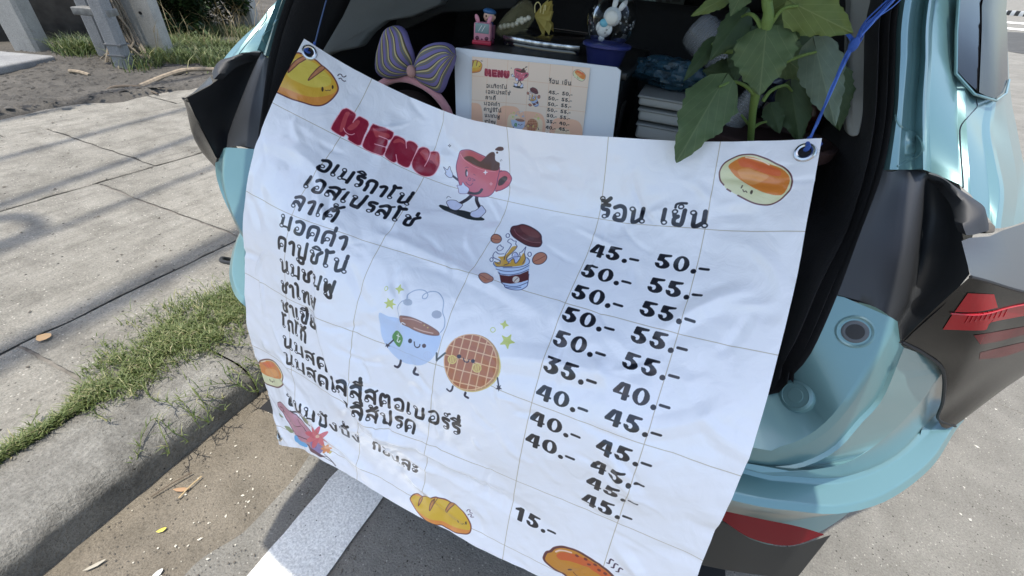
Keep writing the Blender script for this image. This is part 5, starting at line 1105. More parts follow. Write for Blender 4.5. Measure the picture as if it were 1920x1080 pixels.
# hinge bump pad on the pillar
pad, pn = hit(BB, 1703, 268); Rp = np.array(Vector(pn).to_track_quat('Z', 'Y').to_matrix())
cout(MB().lathe([(.021, -.004), (.019, .001), (.016, .0022), (.006, .0026), (.0055, .0034), (0, .0036)], pad, 30, Rp).pair(), 'bump_pad', M_CAR, crease=None)
def onb(px, py, d=0): q, n_ = hit(BB, px, py); return q+n_*d
cout(MB().tube([onb(x, y, -.0006) for x, y, _ in crom([(1678, 216, 0), (1688, 236, 0), (1706, 246, 0), (1722, 258, 0), (1730, 274, 0), (1724, 290, 0), (1704, 300, 0), (1682, 312, 0)], 36)], .0022, 6).pair(), 'gutter_lip', M_CAR)
cout(MB().tube([onb(x, y, -.0004) for x, y, _ in crom([(1830, 186, 0), (1832, 200, 0), (1820, 214, 0), (1802, 236, 0), (1800, 262, 0), (1805, 330, 0), (1806, 352, 0)], 40)], .0011, 6).pair(), 'panel_gap', MATS['tinted_glass'])
# black lamp housings left and right of the opening
A = lambda *L: [at_V(p[0], p[1], p[2]) if len(p) == 3 else at_v(p[0], p[1], p[3]) for p in L]
def housing(side):
    h = MB(); r = lambda *L: [np.array(q) for q in L]
    rows = [
        [at_V(1655, 318, -.004), at_V(1672, 322, -.008), at_v(1700, 316, .822), at_v(1733, 322, .832), at_v(1741, 334, .835), at_v(1762, 342, .82), at_v(1797, 360, .80)],
        [at_V(1650, 340, -.004), at_V(1668, 346, -.006), at_v(1697, 340, .805), at_v(1728, 345, .812), at_v(1738, 352, .842), at_v(1772, 362, .835), at_v(1800, 395, .775)],
        [at_V(1632, 382, -.004), at_V(1652, 388, -.004), at_v(1688, 392, .778), at_v(1724, 398, .786), at_v(1736, 402, .835), at_v(1778, 410, .815), at_v(1803, 425, .75)],
        [at_V(1610, 440, -.004), at_V(1632, 448, -.004), at_v(1674, 455, .745), at_v(1716, 462, .755), at_v(1729, 466, .80), at_v(1775, 470, .775), at_v(1808, 462, .71)],
        [at_V(1590, 498, -.004), at_V(1615, 506, -.004), at_v(1660, 514, .716), at_v(1706, 524, .724), at_v(1719, 530, .752), at_v(1770, 528, .72), at_v(1818, 514, .642)],
        [at_V(1577, 534, -.004), at_V(1604, 544, -.004), at_v(1650, 552, .700), at_v(1696, 566, .702), at_v(1708, 575, .722), at_v(1752, 560, .692), at_v(1800, 536, .646)],
        [at_V(1570, 552, -.006), at_V(1598, 560, -.006), at_v(1640, 572, .690), at_v(1676, 596, .686), at_v(1686, 612, .69), at_v(1720, 606, .668), at_v(1770, 572, .652)],
        [at_V(1571, 556, .002), at_V(1598, 564, .0), at_v(1641, 576, .689), at_v(1679, 604, .680), at_v(1690, 636, .672), at_v(1698, 638, .668), at_v(1712, 624, .664)]]
    cols = []
    h.grid([[p for p in crom(q, 25)] for q in rows])
    if side < 0: h.V = [np.array([2*U0-p[0], p[1], p[2]]) for p in h.V]
    return h
for s in (1, -1): cout(housing(s), 'lamp_housing', mat('housing_plastic', (.030, .033, .038), .5), crease=55)
lidA = crom(vp([(1738, 322, .836), (1762, 329, .826), (1792, 350, .80), (1822, 370, .788), (1844, 386, .775), (1850, 402, .768), (1856, 430, .764)]), 30)
lidM = crom(vp([(1739, 330, .830), (1768, 342, .815), (1790, 362, .785), (1812, 384, .765), (1830, 400, .755), (1834, 415, .748), (1838, 437, .745)]), 30)
lidB = crom(vp([(1742, 340, .836), (1762, 350, .83), (1780, 368, .80), (1796, 388, .77), (1803, 408, .75), (1806, 425, .735), (1812, 441, .727)]), 30)
cout(MB().grid([lidA, [q*.4+r_*.6+np.array([0, -.003, .002]) for q, r_ in zip(lidA, lidM)], lidM, [q*.5+r_*.5+np.array([0, -.002, 0]) for q, r_ in zip(lidM, lidB)], lidB, [q+np.array([0, .02, -.004]) for q in lidB]]).pair(), 'housing_cap', mat('housing_cap_mat', (.035, .037, .042), .6), crease=80)
cout(MB().prism(vp([(1858, 416, .77), (1868, 424, .765), (1866, 436, .76), (1848, 438, .755), (1846, 424, .76)]), (0, .02, -.01)).pair(), 'clip', mat('clip_brown', (.12, .105, .085), .4), bev=.002)
# tail lamps that wrap onto the flank
lens_m = mat('lens_smoke', (.020, .017, .014), .22, ior=1.25, spec=.5)
def lamp(side):
    T = at_v(1820, 518, .635)
    top = [[at_v(1803, 452, .715), T], [at_v(1818, 446, .725), at_v(1850, 526, .655)], [at_v(1856, 443, .75), at_v(1885, 536, .69)], [at_v(1880, 432, .79), at_v(1922, 547, .725)], [at_v(1920, 419, .86), at_v(1960, 556, .765)], [at_v(1980, 402, .98), at_v(2030, 570, .86)], [at_v(2060, 385, 1.2), at_v(2100, 580, 1.02)]]
    face = [[T, at_v(1755, 577, .653), at_v(1690, 640, .668)],
            [at_v(1850, 528, .652), at_v(1806, 600, .672), at_v(1732, 662, .705)],
            [at_v(1885, 538, .688), at_v(1836, 640, .70), at_v(1768, 694, .748)],
            [at_v(1922, 549, .722), at_v(1862, 662, .765), at_v(1766, 752, .792)],
            [at_v(1960, 558, .762), at_v(1895, 668, .825), at_v(1758, 785, .832)],
            [at_v(2030, 572, .858), at_v(1955, 660, .93), at_v(1791, 798, .868)],
            [at_v(2100, 582, 1.02), at_v(2040, 640, 1.08), at_v(1925, 686, 1.0)]]
    e = thing_part('tail_lamp', side)
    def put(mb, nm, m, cr=50):
        if side < 0: mb.V = [np.array([2*U0-p[0]+far(p[2]), p[1], p[2]]) for p in mb.V]
        return cout(mb, nm, m, crease=cr, parent=e)
    F = MB().grid(list(zip(*[crom(k, 25) for k in zip(*[crom(r, 9) for r in face])]))); F0 = list(F.V); put(F, 'lens', lens_m)
    put(MB().grid([resamp(r, 8) for r in top]), 'lens_top', mat('lens_top_mat', (.075, .08, .088), .28, ior=1.32))
    FB = BVHTree.FromPolygons([tuple(v) for v in F0], [tuple(f) for f in F.F])
    def on(px, py, dv):
        r = cray(px, py); q = FB.ray_cast(Vector((0, 0, 0)), Vector(r))
        return np.array(q[0])-r*dv if q[0] is not None else at_v(px, py, .75)
    red = [mat('red1', (.36, .003, .010), .22, ior=1.3), mat('red2', (.15, .008, .012), .25, ior=1.2), mat('red3', (.055, .010, .012), .25, ior=1.2)]
    for Tp, Bt, m in ((([(1815, 550), (1840, 551), (1864, 552)], [(1790, 585), (1830, 585), (1871, 577)], 0), ([(1787, 588), (1850, 585), (1920, 571), (1990, 558)], [(1768, 618), (1846, 619), (1856, 605), (1990, 580)], 0),
                      ([(1826, 629), (1870, 622), (1950, 607)], [(1838, 646), (1872, 640), (1950, 620)], 1), ([(1838, 661), (1880, 651), (1940, 637)], [(1836, 674), (1885, 668), (1940, 648)], 1)) if side > 0 else ()):
        put(MB().grid([[on(x, y, .0022) for x, y, _ in crom([((1-f)*p[0]+f*q[0], (1-f)*p[1]+f*q[1], 0) for p, q in zip(Tp, Bt)], 16)] for f in lin(0, 1, 6)]), 'reflector', red[m])
    if side > 0:
        for a in range(9):
            x = 1818+a*9; put(MB().tube([on(x-8, 606-a*1.5, .0034), on(x, 592-a*1.8, .0034)], .0007, 4), 'rib', mat('red_rib', (.50, .03, .04), .2))
        put(MB().tube([on(x, y, .0036) for x, y, _ in crom([(1783, 588, 0), (1840, 590, 0), (1900, 575, 0), (1975, 562, 0)], 20)], .0012, 5), 'rib', MATS['red_rib'])
    put(MB().tube(crom([at_v(*p) for p in ((1690, 641, .668), (1732, 663, .704), (1768, 695, .746), (1768, 752, .790), (1759, 785, .830), (1791, 799, .866))], 24), .0028, 6), 'lamp_gasket', M_RUB)
    put(MB().tube(crom([at_v(*p) for p in ((1820, 519, .634), (1850, 527, .652), (1922, 548, .721), (2030, 571, .857))], 20), .0022, 6), 'lamp_gasket', M_RUB)
def thing_part(nm, side):
    e = bpy.data.objects.new(nm, None); COL.objects.link(e); e.parent = root; e.empty_display_size = .05; return e
for s in (1, -1): lamp(s)
# parking camera socket, rubber stop, reflector, lower bumper panel
sp_, Nn = hit(BB, 1603, 622); Rq = np.array(Vector(Nn).to_track_quat('Z', 'Y').to_matrix())
cout(MB().lathe([(.027, -.012), (.026, .001), (.0235, .002), (.021, .001), (.0195, -.004)], sp_, 30, Rq), 'stop_ring', M_CAR)
cout(MB().lathe([(.0190, -.006), (.0178, .001), (.015, .0025), (.012, .002), (.0115, -.002), (0, -.003)], sp_, 30, Rq), 'stop_socket', mat('socket_grey', (.10, .11, .12), .4))
cout(MB().lathe([(.0125, .0), (.012, .003), (.004, .0035), (0, .0035)], sp_, 24, Rq), 'stop_rubber', M_RUB)
bp_, Nn2 = hit(BB, 1496, 742); Rq2 = np.array(Vector(Nn2).to_track_quat('Z', 'Y').to_matrix())
cout(MB().lathe([(.029, -.03), (.0285, .004), (.026, .009), (.021, .0105), (.0205, .0095), (.012, .0095), (.0115, .0105), (0, .0105)], bp_, 34, Rq2), 'bump_cap', M_CAR)
cout(MB().lathe([(.0335, -.012), (.033, -.004), (.029, -.006)], bp_, 34, Rq2), 'bump_seat', mat('seat_dark', (.03, .06, .07), .6))
def lp(px, py, d=0):                             # on the bumper face below the ledge
    return at_v(px, py, float(np.interp(px, [1250, 1380, 1491, 1567, 1640], [.498, .508, .530, .556, .60]))-d)
def strip(Tp, Bt, d, n=24, k=6): return MB().grid([[lp((1-f)*a[0]+f*b_[0], (1-f)*a[1]+f*b_[1], d) for a, b_ in zip(crom([(x, y, 0) for x, y in Tp], n), crom([(x, y, 0) for x, y in Bt], n))] for f in lin(0, 1, k)])
cout(strip([(1330, 952), (1367, 960), (1432, 974), (1496, 987), (1543, 1001)], [(1318, 950), (1358, 978), (1410, 1010), (1480, 1023), (1545, 1003)], .006), 'rear_reflector', mat('reflector_red', (.16, .004, .010), .22, ior=1.25))
cout(strip([(1300, 962), (1358, 980), (1410, 1012), (1480, 1025), (1558, 1003)], [(1255, 1044), (1318, 1060), (1380, 1072), (1440, 1080), (1494, 1084)], .003), 'bumper_insert', mat('insert_black', (.02, .021, .021), .5))
# tow strap loop on the far corner, wheels
cout(MB().tube(crom([at_v(456, 498, .72), at_v(440, 494, .72), at_v(424, 492, .725), at_v(415, 489, .74), at_v(417, 484, .76), at_v(430, 486, .78), at_v(450, 490, .80)], 24), .006, 8), 'strap_loop', M_RUB)
def wheel(u, v, s):
    e = thing_part('wheel', s); R = rotm('Y', 90); c = np.array([u, v, -CAMZ+.335])
    cout(MB().lathe([(.20, -.10), (.29, -.11), (.325, -.09), (.335, -.05), (.335, .05), (.325, .09), (.29, .11), (.20, .10)], c, 40, R), 'tyre', mat('tyre_rubber', (.02, .02, .02), .85, bump=.5, bscale=90), parent=e)
    cout(MB().lathe([(.0, .03), (.05, .05), (.16, .04), (.205, .09)], c, 30, R) if s > 0 else MB().lathe([(.0, -.03), (.05, -.05), (.16, -.04), (.205, -.09)], c, 30, R), 'rim', mat('rim_alloy', (.35, .36, .37), .3, .9), parent=e)
for v in (1.45, 4.0):
    wheel(U0+.80, v, 1); wheel(U0-.80+(.0), v, -1)
cout(MB().tube(crom([at_v(474, 742, .80), at_v(480, 752, .78), at_v(492, 765, .76), at_v(505, 778, .75)], 10), .022, 8), 'tyre_glimpse', mat('glimpse_dark', (.08, .08, .08), .3, .9))  # dark tube added as a stand-in for the glimpse of the rear tyre
# open tailgate above the camera: shades the banner, hinged at the roof
hg = MB(); R = []
for v, z, hw in ((1.04, .40, .52), (.90, .50, .60), (.60, .585, .635), (.36, .60, .645), (.12, .575, .635), (.03, .55, .61), (.02, .50, .60), (.14, .49, .62), (.55, .50, .61), (.95, .42, .52)):
    R.append([np.array([U0-.05+x*hw, v+.05*x*x*x*x, z-.05*abs(x)**3]) for x in lin(-1, 1, 17)])
R.append(R[0]); hg.grid(R)
n_ = 17; ring = len(R)-1
for e_ in (0, n_-1): hg.F.append([i*n_+e_ for i in range(ring)])
cout(hg, 'tailgate', M_CAR)
cout(MB().grid([[p+np.array([0, 0, -.004]) for p in r[2:-2]] for r in R[7:10]]), 'tailgate_trim', M_BLK)
# ---------------------------------------------------------------- cabin seen through the opening
cab = MB()
cab.add([(-.80, .78, -.62), (.28, .78, -.62), (.28, 1.75, -.62), (-.80, 1.75, -.62)], [(0, 1, 2, 3)])
cout(cab, 'boot_floor', mat('carpet', (.016, .016, .017), .95))
cout(MB().grid([[np.array([x, v, z]) for v in (Vf(z)+.13, Vf(z)+.4, 3.4)] for x, z in ((.30, -.62), (.335, -.3), (.33, -.1), (.30, .10), (.25, .34))]).pair(), 'side_trim', M_INT)
cout(MB().grid([[np.array([x, v, .335]) for v in (.98, 2., 3.3)] for x in (-.95, -.264, .42)]), 'headlining', mat('headliner', (.22, .22, .21), .9))
# pale inner pillars
lpill = [[at_v(670, 60, .93), at_v(612, 152, .86)], [at_v(740, -60, 1.05), at_v(700, 95, .93)]]
cout(MB().prism(vp([(592, 112, .84), (640, 30, .92), (668, -30, .97), (850, -40, 1.15), (822, 10, 1.10), (770, 32, 1.05), (718, 40, 1.0), (690, 62, .96), (668, 90, .92), (622, 99, .87)]), (.0, .04, .0)), 'pillar_trim', M_TRIMG, bev=.006)
cout(MB().prism(vp([(718, 36, 1.16), (775, 20, 1.2), (828, -10, 1.25), (1000, -30, 1.4), (960, 16, 1.35), (830, 24, 1.25), (745, 62, 1.18)]), (0, .04, 0)), 'pillar_trim', mat('dark_grey_trim', (.035, .036, .034), .8), bev=.005)
cout(MB().prism(vp([(1592, -60, .95), (1640, -60, .92), (1642, 60, .90), (1636, 130, .87), (1622, 210, .84), (1612, 258, .82), (1592, 258, .83), (1583, 214, .85), (1594, 120, .90), (1594, 40, .93)]), (-.0, .03, 0)), 'pillar_trim', mat('light_grey_trim', (.27, .275, .26), .7, bump=.2, bscale=900), bev=.006)
cout(MB().prism(vp([(1560, -60, 1.2), (1600, -60, 1.2), (1598, 60, 1.15), (1596, 170, 1.1), (1580, 190, 1.1), (1562, 110, 1.15)]), (0, .03, 0)), 'pillar_trim', mat('mid_grey_trim', (.08, .082, .078), .8), bev=.006)
def seat(u, v, w_, h, z0, nm='rear_seat_back'):
    cout(MB().box((u, v, z0+h/2), (w_, .14, h)), nm, mat('seat_cloth', (.014, .014, .015), .9, bump=.3, bscale=300), bev=.05)
seat(U0-.30, 1.62, .60, .62, -.66); seat(U0+.31, 1.62, .60, .62, -.66)
for x in (-.36, .36): cout(MB().blob((U0+x, 1.64, .05), (.13, .05, .09), 12, sq=.7), 'headrest', MATS['seat_cloth'])
for x in (-.36, .36):
    seat(U0+x, 2.35, .50, .75, -.75, 'front_seat_back'); cout(MB().blob((U0+x, 2.36, .10), (.13, .06, .10), 12, sq=.7), 'headrest', MATS['seat_cloth'])
# dashboard centre with a pale display, glimpsed between the seats
cout(MB().box((U0+.1, 3.15, -.35), (1.3, .3, .5)), 'dashboard', mat('dash', (.012, .013, .014), .7), bev=.04)
V3 = lambda L, v: [at_v(x, y, v) for x, y in L]
cout(MB().prism(V3([(1228, -8), (1286, -8), (1278, 23), (1232, 20)], 2.2), (0, .02, 0)), 'display', mat('display_grey', (.035, .055, .055), .4))
for k, (x, y) in enumerate(((1237, 2), (1252, 2), (1264, 1), (1272, 1))): cout(MB().prism(V3([(x-4, y-2), (x+4, y-2), (x+4, y+2), (x-4, y+2)], 2.19), (0, .004, 0)), 'button', mat('button_dark', (.01, .012, .012), .5))
cout(MB().prism(V3([(1231, 14), (1243, 14), (1243, 17), (1231, 17)], 2.19), (0, .004, 0)), 'button', mat('button_lit', (.5, .55, .52), .5))
cout(MB().prism(V3([(1243, 45), (1272, 46), (1267, 66), (1252, 65), (1249, 54)], 2.19), (0, .01, 0)), 'console_plate', mat('plate_mint', (.42, .55, .50), .35))
cout(MB().prism(V3([(1252, 38), (1262, 39), (1262, 40.5), (1252, 40)], 2.18), (0, .004, 0)), 'button', MATS['button_lit'])
'''
'''

# ================================================================ things in and around the boot (all world axes)
def W3(px, py, v): return c2w(at_v(px, py, v))
def Wz(px, py, z): return c2w(at_z(px, py, z-CAMZ))
UA = np.array([CU, SU, 0]); VA = np.array([-SU, CU, 0]); ZA = np.array([0, 0, 1.])   # car axes in the world
RC = np.stack([UA, VA, ZA], 1)                   # local (u,v,z) -> world
def part(mb, nm, m, t, org, **k): return mb.out(nm, m, t, org=org, **k)
# black box that serves as the counter
fl_ = at_v(868, 90, .885); fr_ = at_v(1164, 130, .885); zt = (fl_[2]+fr_[2])/2+CAMZ; bu0, bu1 = fl_[0], fr_[0]+.012
oc = c2w(np.array([(bu0+bu1)/2, 1.06, -.62])); t = thing('storage_box', 'glossy black storage box used as a counter behind the small menu board', 'box', tuple(oc))
part(MB().box(c2w(np.array([(bu0+bu1)/2, 1.075, (zt-CAMZ-.62)/2-.004])), (bu1-bu0-.01, .37, zt-CAMZ+.62-.02), RC), 'tub', mat('box_black', (.010, .011, .012), .35, coat=.3), t, oc, bev=.012)
part(MB().box(c2w(np.array([(bu0+bu1)/2, 1.075, zt-CAMZ-.008])), (bu1-bu0+.006, .39, .016), RC), 'lid', mat('box_lid', (.012, .013, .014), .42), t, oc, bev=.005)
for k in range(4): part(MB().box(c2w(np.array([bu1+.001, .93+k*.012, (zt-CAMZ-.62)/2])), (.004, .004, .36), RC), 'rib', MATS['box_black'], t, oc)
# ------------------------------------------------ small menu board
def mini_canvas():
    m = Canvas(5.53, 4.2, 150, (240, 216, 194)); P = (243, 190, 156); rr = lambda x, y, a, b, n=4.: [(x+a*np.sign(math.cos(t))*abs(math.cos(t))**(2/n), y+b*np.sign(math.sin(t))*abs(math.sin(t))**(2/n)) for t in np.linspace(0, 6.2, 50)]
    for x, y, a, b in ((.1, 3.0, .5, 1.1), (1.95, 3.05, .62, 1.15), (3.05, 3.2, .72, 1.15), (4.75, 3.25, .78, 1.1)): m.fill(rr(x, y, a, b), P)
    for x, y, a, b in ((2.2, 2.85, .33, .62), (3.3, 2.75, .33, .45), (4.6, 3.1, .38, .5)): m.fill(rr(x, y, a, b), (241, 214, 178))
    m.grid((226, 180, 140), .014); m.art(['bread', 'bun', 'menu', 'cup', 'togo', 'kaw'])
    for tx, a, b, y in TXT[:12]: m.text(tx, a, b, y, .125, (40, 34, 34), .24)
    for tx, a, b, y in TXT[13:]: m.text(tx, a, b, y, .14, (40, 34, 34), .24)
    for x, y, d in PRICE: m.price(x, y, d, (40, 34, 34))
    return m.image('board_print')
b4 = [W3(852, 89, .865), W3(1164, 128, .865), W3(1145, 290, .835), W3(856, 262, .835)]
ob = b4[3]; t = thing('menu_board', 'small printed peach coloured menu on white foam board leaning on the black box', 'menu board', tuple(ob))
top_e = [b4[0], W3(860, 90, .8655), W3(1000, 106, .866), W3(1120, 121.5, .8655), W3(1158, 127, .865), b4[1]]
cor = [W3(852, 94, .8648), W3(855, 89.5, .865), W3(1000, 106.5, .8655), W3(1156, 126.5, .865), W3(1164, 133, .8643), b4[2], b4[3]]
part(MB().prism(cor, VA*.005), 'board', mat('foam_board', (.74, .77, .80), .5), t, ob, smooth=False, crease=None)
pc = [W3(886, 105.5, .862), W3(1107, 127, .862), W3(1088, 290, .8325), W3(884, 262, .8325)]
me = bpy.data.meshes.new('poster'); me.from_pydata([tuple(p-ob-VA*.0015) for p in pc], [], [(0, 1, 2, 3)]); me.update()
uvl = me.uv_layers.new(name='UVMap'); 
for li, (u_, v_) in enumerate(((0, 0), (5.53, 0), (5.53, 3.65), (0, 3.55))): uvl.data[li].uv = (u_/5.53, 1-v_/4.2)
me.materials.append(print_mat('board_print_mat', mini_canvas(), .5)); link('poster', me, t)
# ------------------------------------------------ chrome-trimmed flat case
oc = Wz(1010, 92, zt)
t = thing('flat_case', 'flat glossy black case with a worn silver front rim beside the snow globe', 'case', tuple(oc))
cu, cv_, hw = (at_z(934, 85, zt-CAMZ)+at_z(1092, 100, zt-CAMZ))/2, 0, 0
e0, e1 = at_z(934, 86, zt-CAMZ), at_z(1092, 101, zt-CAMZ); e0[1] = e1[1] = min(e0[1], e1[1])+.01
cwid = e1[0]-e0[0]; R = []
for f, dz, dv in ((1, .000, .0), (1, .014, .0), (.995, .018, .004), (.93, .024, .05), (.84, .028, .12), (.80, .026, .17), (.78, .0, .175)):
    R.append([c2w(np.array([(e0[0]+e1[0])/2+x*cwid/2*f, e0[1]+dv+.018*x*x, zt-CAMZ+dz])) for x in lin(-1, 1, 15)])
part(MB().grid(R), 'case_body', mat('case_black', (.008, .010, .014), .10, coat=1.), t, oc, crease=60)
part(MB().grid([[c2w(np.array([(e0[0]+e1[0])/2+x*cwid/2, e0[1]-.0015+.018*x*x-(.001 if k in (1, 2) else 0), zt-CAMZ+z_])) for x in lin(-1, 1, 15)] for k, z_ in enumerate((.008, .0095, .0155, .018))]), 'silver_rim', mat('worn_chrome', (.66, .67, .68), .25, 1., noise=.75, scale=90), t, oc)
part(MB().tube([c2w(np.array([(e0[0]+e1[0])/2+x*cwid/2*.8, e0[1]+.178, zt-CAMZ+.028])) for x in (-.3, 0, .5, .95)], .0016, 6), 'rear_rim', mat('chrome', (.7, .7, .7), .2, 1.), t, oc)
# ------------------------------------------------ pink toy bus with driver
ob = Wz(903, 84, zt); t = thing('toy_bus', 'tiny pink toy bus with a cat-like face and a doll driver', 'toy', tuple(ob), rotz=0)
Rb = RC@rotm('Z', 14); L_ = lambda x, y, z: ob+Rb@np.array([x, y, z])
PKm = mat('toy_pink', (.72, .30, .38), .35); RDm = mat('toy_red', (.55, .03, .07), .35)
part(MB().box(L_(0, .002, .004), (.040, .012, .008), Rb), 'bumper', RDm, t, ob, bev=.002)
part(MB().box(L_(0, .012, .023), (.036, .024, .034), Rb), 'cab', PKm, t, ob, bev=.004)
part(MB().box(L_(0, -.0005, .030), (.029, .002, .018), Rb), 'windscreen', mat('toy_glass', (.22, .33, .34), .2), t, ob, bev=.0006)
for q in (-.004, .003): part(MB().box(L_(q, -.0018, .030), (.0012, .001, .013), Rb@rotm('Y', 32)), 'glint', mat('toy_white', (.75, .75, .75), .4), t, ob)
for s in (-1, 1):
    part(MB().blob(L_(s*.010, -.0005, .012), (.0042, .0016, .0038), 8, Rb), 'eye', mat('toy_dark', (.12, .02, .05), .3), t, ob)
    part(MB().blob(L_(s*.013, .012, .045), (.0045, .003, .009), 8, Rb@rotm('Y', s*24)), 'ear', PKm, t, ob)
    part(MB().blob(L_(s*.019, .03, .006), (.003, .007, .007), 8, Rb), 'wheel', MATS['toy_dark'], t, ob)
part(MB().blob(L_(0, -.0008, .0105), (.002, .0012, .0015), 6, Rb), 'nose', MATS['toy_dark'], t, ob)
for k in range(8): part(MB().box(L_(.002, .028+k*.0042, .020), (.033, .0042, .026), Rb), 'side_stripe', PKm if k % 2 else mat('toy_purple', (.22, .06, .16), .4), t, ob)
HD = L_(.009, .032, .050)
part(MB().blob(L_(.009, .033, .034), (.009, .008, .012), 10, Rb), 'doll_body', mat('toy_navy', (.03, .06, .18), .4), t, ob)
part(MB().blob(HD, (.0125, .0115, .0115), 12, Rb), 'doll_head', mat('toy_skin', (.72, .46, .34), .4), t, ob)
part(MB().blob(HD+Rb@np.array([.001, .003, .003]), (.0130, .0115, .0105), 12, Rb), 'doll_hair', mat('toy_hair', (.03, .015, .012), .5), t, ob)
part(MB().blob(HD+Rb@np.array([0, .0, .0085]), (.0140, .0130, .0060), 12, Rb@rotm('Y', 6)), 'doll_cap', mat('toy_blue', (.04, .14, .32), .45), t, ob)
part(MB().blob(HD+Rb@np.array([-.005, -.0115, .001]), (.0016, .001, .002), 6, Rb), 'doll_eye', MATS['toy_hair'], t, ob)
part(MB().blob(HD+Rb@np.array([-.001, -.0118, -.005]), (.003, .001, .0018), 6, Rb), 'doll_mouth', MATS['toy_hair'], t, ob)
part(MB().blob(HD+Rb@np.array([.0115, -.002, -.001]), (.0025, .002, .0035), 6, Rb), 'doll_ear', MATS['toy_skin'], t, ob)
# ------------------------------------------------ organza pouch with beads
ob = Wz(985, 62, zt+.03); t = thing('organza_pouch', 'sheer yellow organza pouch holding a string of round white beads', 'pouch', tuple(ob))
ax = crom([W3(930, 58, .99), W3(960, 42, 1.01), (W3(985, 30, 1.03)), W3(1003, 28, 1.05)], 14); V = MB()
rad = [.004, .012, .018, .022, .026, .029, .031, .031, .030, .028, .024, .019, .013, .007]
ring = []
for i, (p, r) in enumerate(zip(ax, rad)):
    ring.append([p+RC@np.array([0, r*.8*math.cos(a)*(1+.12*math.sin(5*a+i)), r*math.sin(a)*(1+.15*math.sin(4*a+i*.7))]) for a in np.linspace(0, 2*math.pi, 25)])
org_m = mat('organza', (.50, .46, .24), .45, alpha=.17, sheen=.3)
part(V.grid(ring), 'pouch_skin', org_m, t, ob, crease=None)
kn = ax[-1]
fr = MB()
for i in range(16):
    a = i*.55; q = kn+RC@np.array([.022+random.random()*.022, .012*math.sin(a), .026*math.cos(a)-.004]); w3 = RC@np.array([0, .006, .008*random.choice([-1, 1])])
    m_ = (kn+q)/2+RC@np.array([0, .003, .002]); n0 = len(fr.V); fr.V += [kn-w3*.3, kn+w3*.3, m_-w3, m_+w3, q-w3*1.1, q+w3*1.2]; fr.F += [[n0, n0+1, n0+3, n0+2], [n0+2, n0+3, n0+5, n0+4]]
part(fr, 'ruffle', mat('organza_dense', (.55, .44, .12), .5, alpha=.75), t, ob, crease=None)
for pts in ([(1003, 24), (1003, 10), (1009, 4), (1014, 12), (1013, 24)], [(1018, 26), (1021, 12), (1023, 11), (1022, 20)]): part(MB().tube(crom([W3(x, y, 1.04) for x, y in pts], 14), .0012, 6), 'ribbon', mat('ribbon_yellow', (.66, .58, .26), .45), t, ob)
bd_ = [(939, 51), (946, 49), (953, 48), (961, 47), (969, 44), (972, 39), (979, 41), (978, 36), (985, 37), (991, 34)]
for x, y in bd_: part(MB().blob(W3(x, y, 1.005), .0052, 9), 'bead', mat('bead_white', (.62, .60, .48), .3), t, ob)
# ------------------------------------------------ snow globe
ob = Wz(1131, 121, zt); t = thing('snow_globe', 'snow globe with a white rabbit figure on a navy blue pot base', 'snow globe', tuple(ob))
dd = np.linalg.norm(ob-np.array([0, 0, CAMZ])); px1 = dd/FPX*.93
rt = 36*px1; hp = .037
part(MB().lathe([(0, 0), (rt*.78, 0), (rt*.80, .003), (rt*.98, hp*.78), (rt*1.0, hp*.80)], ob, 36), 'pot', mat('navy_plastic', (.018, .024, .11), .35), t, ob)
part(MB().lathe([(rt*1.0, hp*.78), (rt*1.13, hp*.84), (rt*1.15, hp*.95), (rt*1.08, hp*1.0), (rt*.9, hp*1.0), (0, hp*.98)], ob, 36), 'rim', mat('navy_rim', (.03, .04, .17), .3), t, ob)
rg = 41*px1; gc = ob+np.array([0, 0, hp+rg*.80])
gm = bpy.data.materials.new('globe_glass'); gm.use_nodes = True; n = gm.node_tree.nodes; Lk = gm.node_tree.links
gl = n.new('ShaderNodeBsdfGlossy'); gl.inputs['Roughness'].default_value = .03; gl.inputs[0].default_value = (.95, .97, 1, 1)
tb = n.new('ShaderNodeBsdfTransparent'); tb.inputs[0].default_value = (.93, .95, .95, 1); fz = n.new('ShaderNodeFresnel'); fz.inputs[0].default_value = 1.4
mx = n.new('ShaderNodeMixShader'); fm = n.new('ShaderNodeMath'); fm.operation = 'MULTIPLY'; fm.inputs[1].default_value = .4; Lk.new(fz.outputs[0], fm.inputs[0]); Lk.new(fm.outputs[0], mx.inputs[0]); Lk.new(tb.outputs[0], mx.inputs[1]); Lk.new(gl.outputs[0], mx.inputs[2]); Lk.new(mx.outputs[0], n['Material Output'].inputs[0])
part(MB().blob(gc, rg, 24), 'glass_ball', gm, t, ob, crease=None)
wh = mat('rabbit_white', (.72, .74, .74), .4); tilt = RC@rotm('Y', 12)
g_ = lambda x, y, z: gc+tilt@np.array([x, y, z])*rg
part(MB().blob(g_(-.16, 0, -.36), np.array([.30, .26, .32])*rg, 12, tilt), 'rabbit_body', wh, t, ob)
part(MB().blob(g_(-.02, 0, .12), np.array([.36, .30, .34])*rg, 12, tilt), 'rabbit_head', wh, t, ob)
part(MB().blob(g_(.0, -.24, .10), np.array([.27, .12, .25])*rg, 12, tilt), 'rabbit_face', mat('rabbit_face_mat', (.80, .78, .72), .4), t, ob)
for x, a in ((-.10, -6), (.22, 22)): part(MB().blob(g_(x, 0, .58), np.array([.11, .09, .24])*rg, 10, tilt@rotm('Y', a)), 'rabbit_ear', wh, t, ob)
part(MB().blob(g_(-.22, -.24, -.16), np.array([.17, .08, .15])*rg, 8, tilt), 'blue_heart', mat('sky_blue', (.16, .48, .62), .35), t, ob)
for x in (-.40, .10): part(MB().blob(g_(x, -.16, -.34), np.array([.09, .09, .17])*rg, 8, tilt), 'rabbit_arm', wh, t, ob)
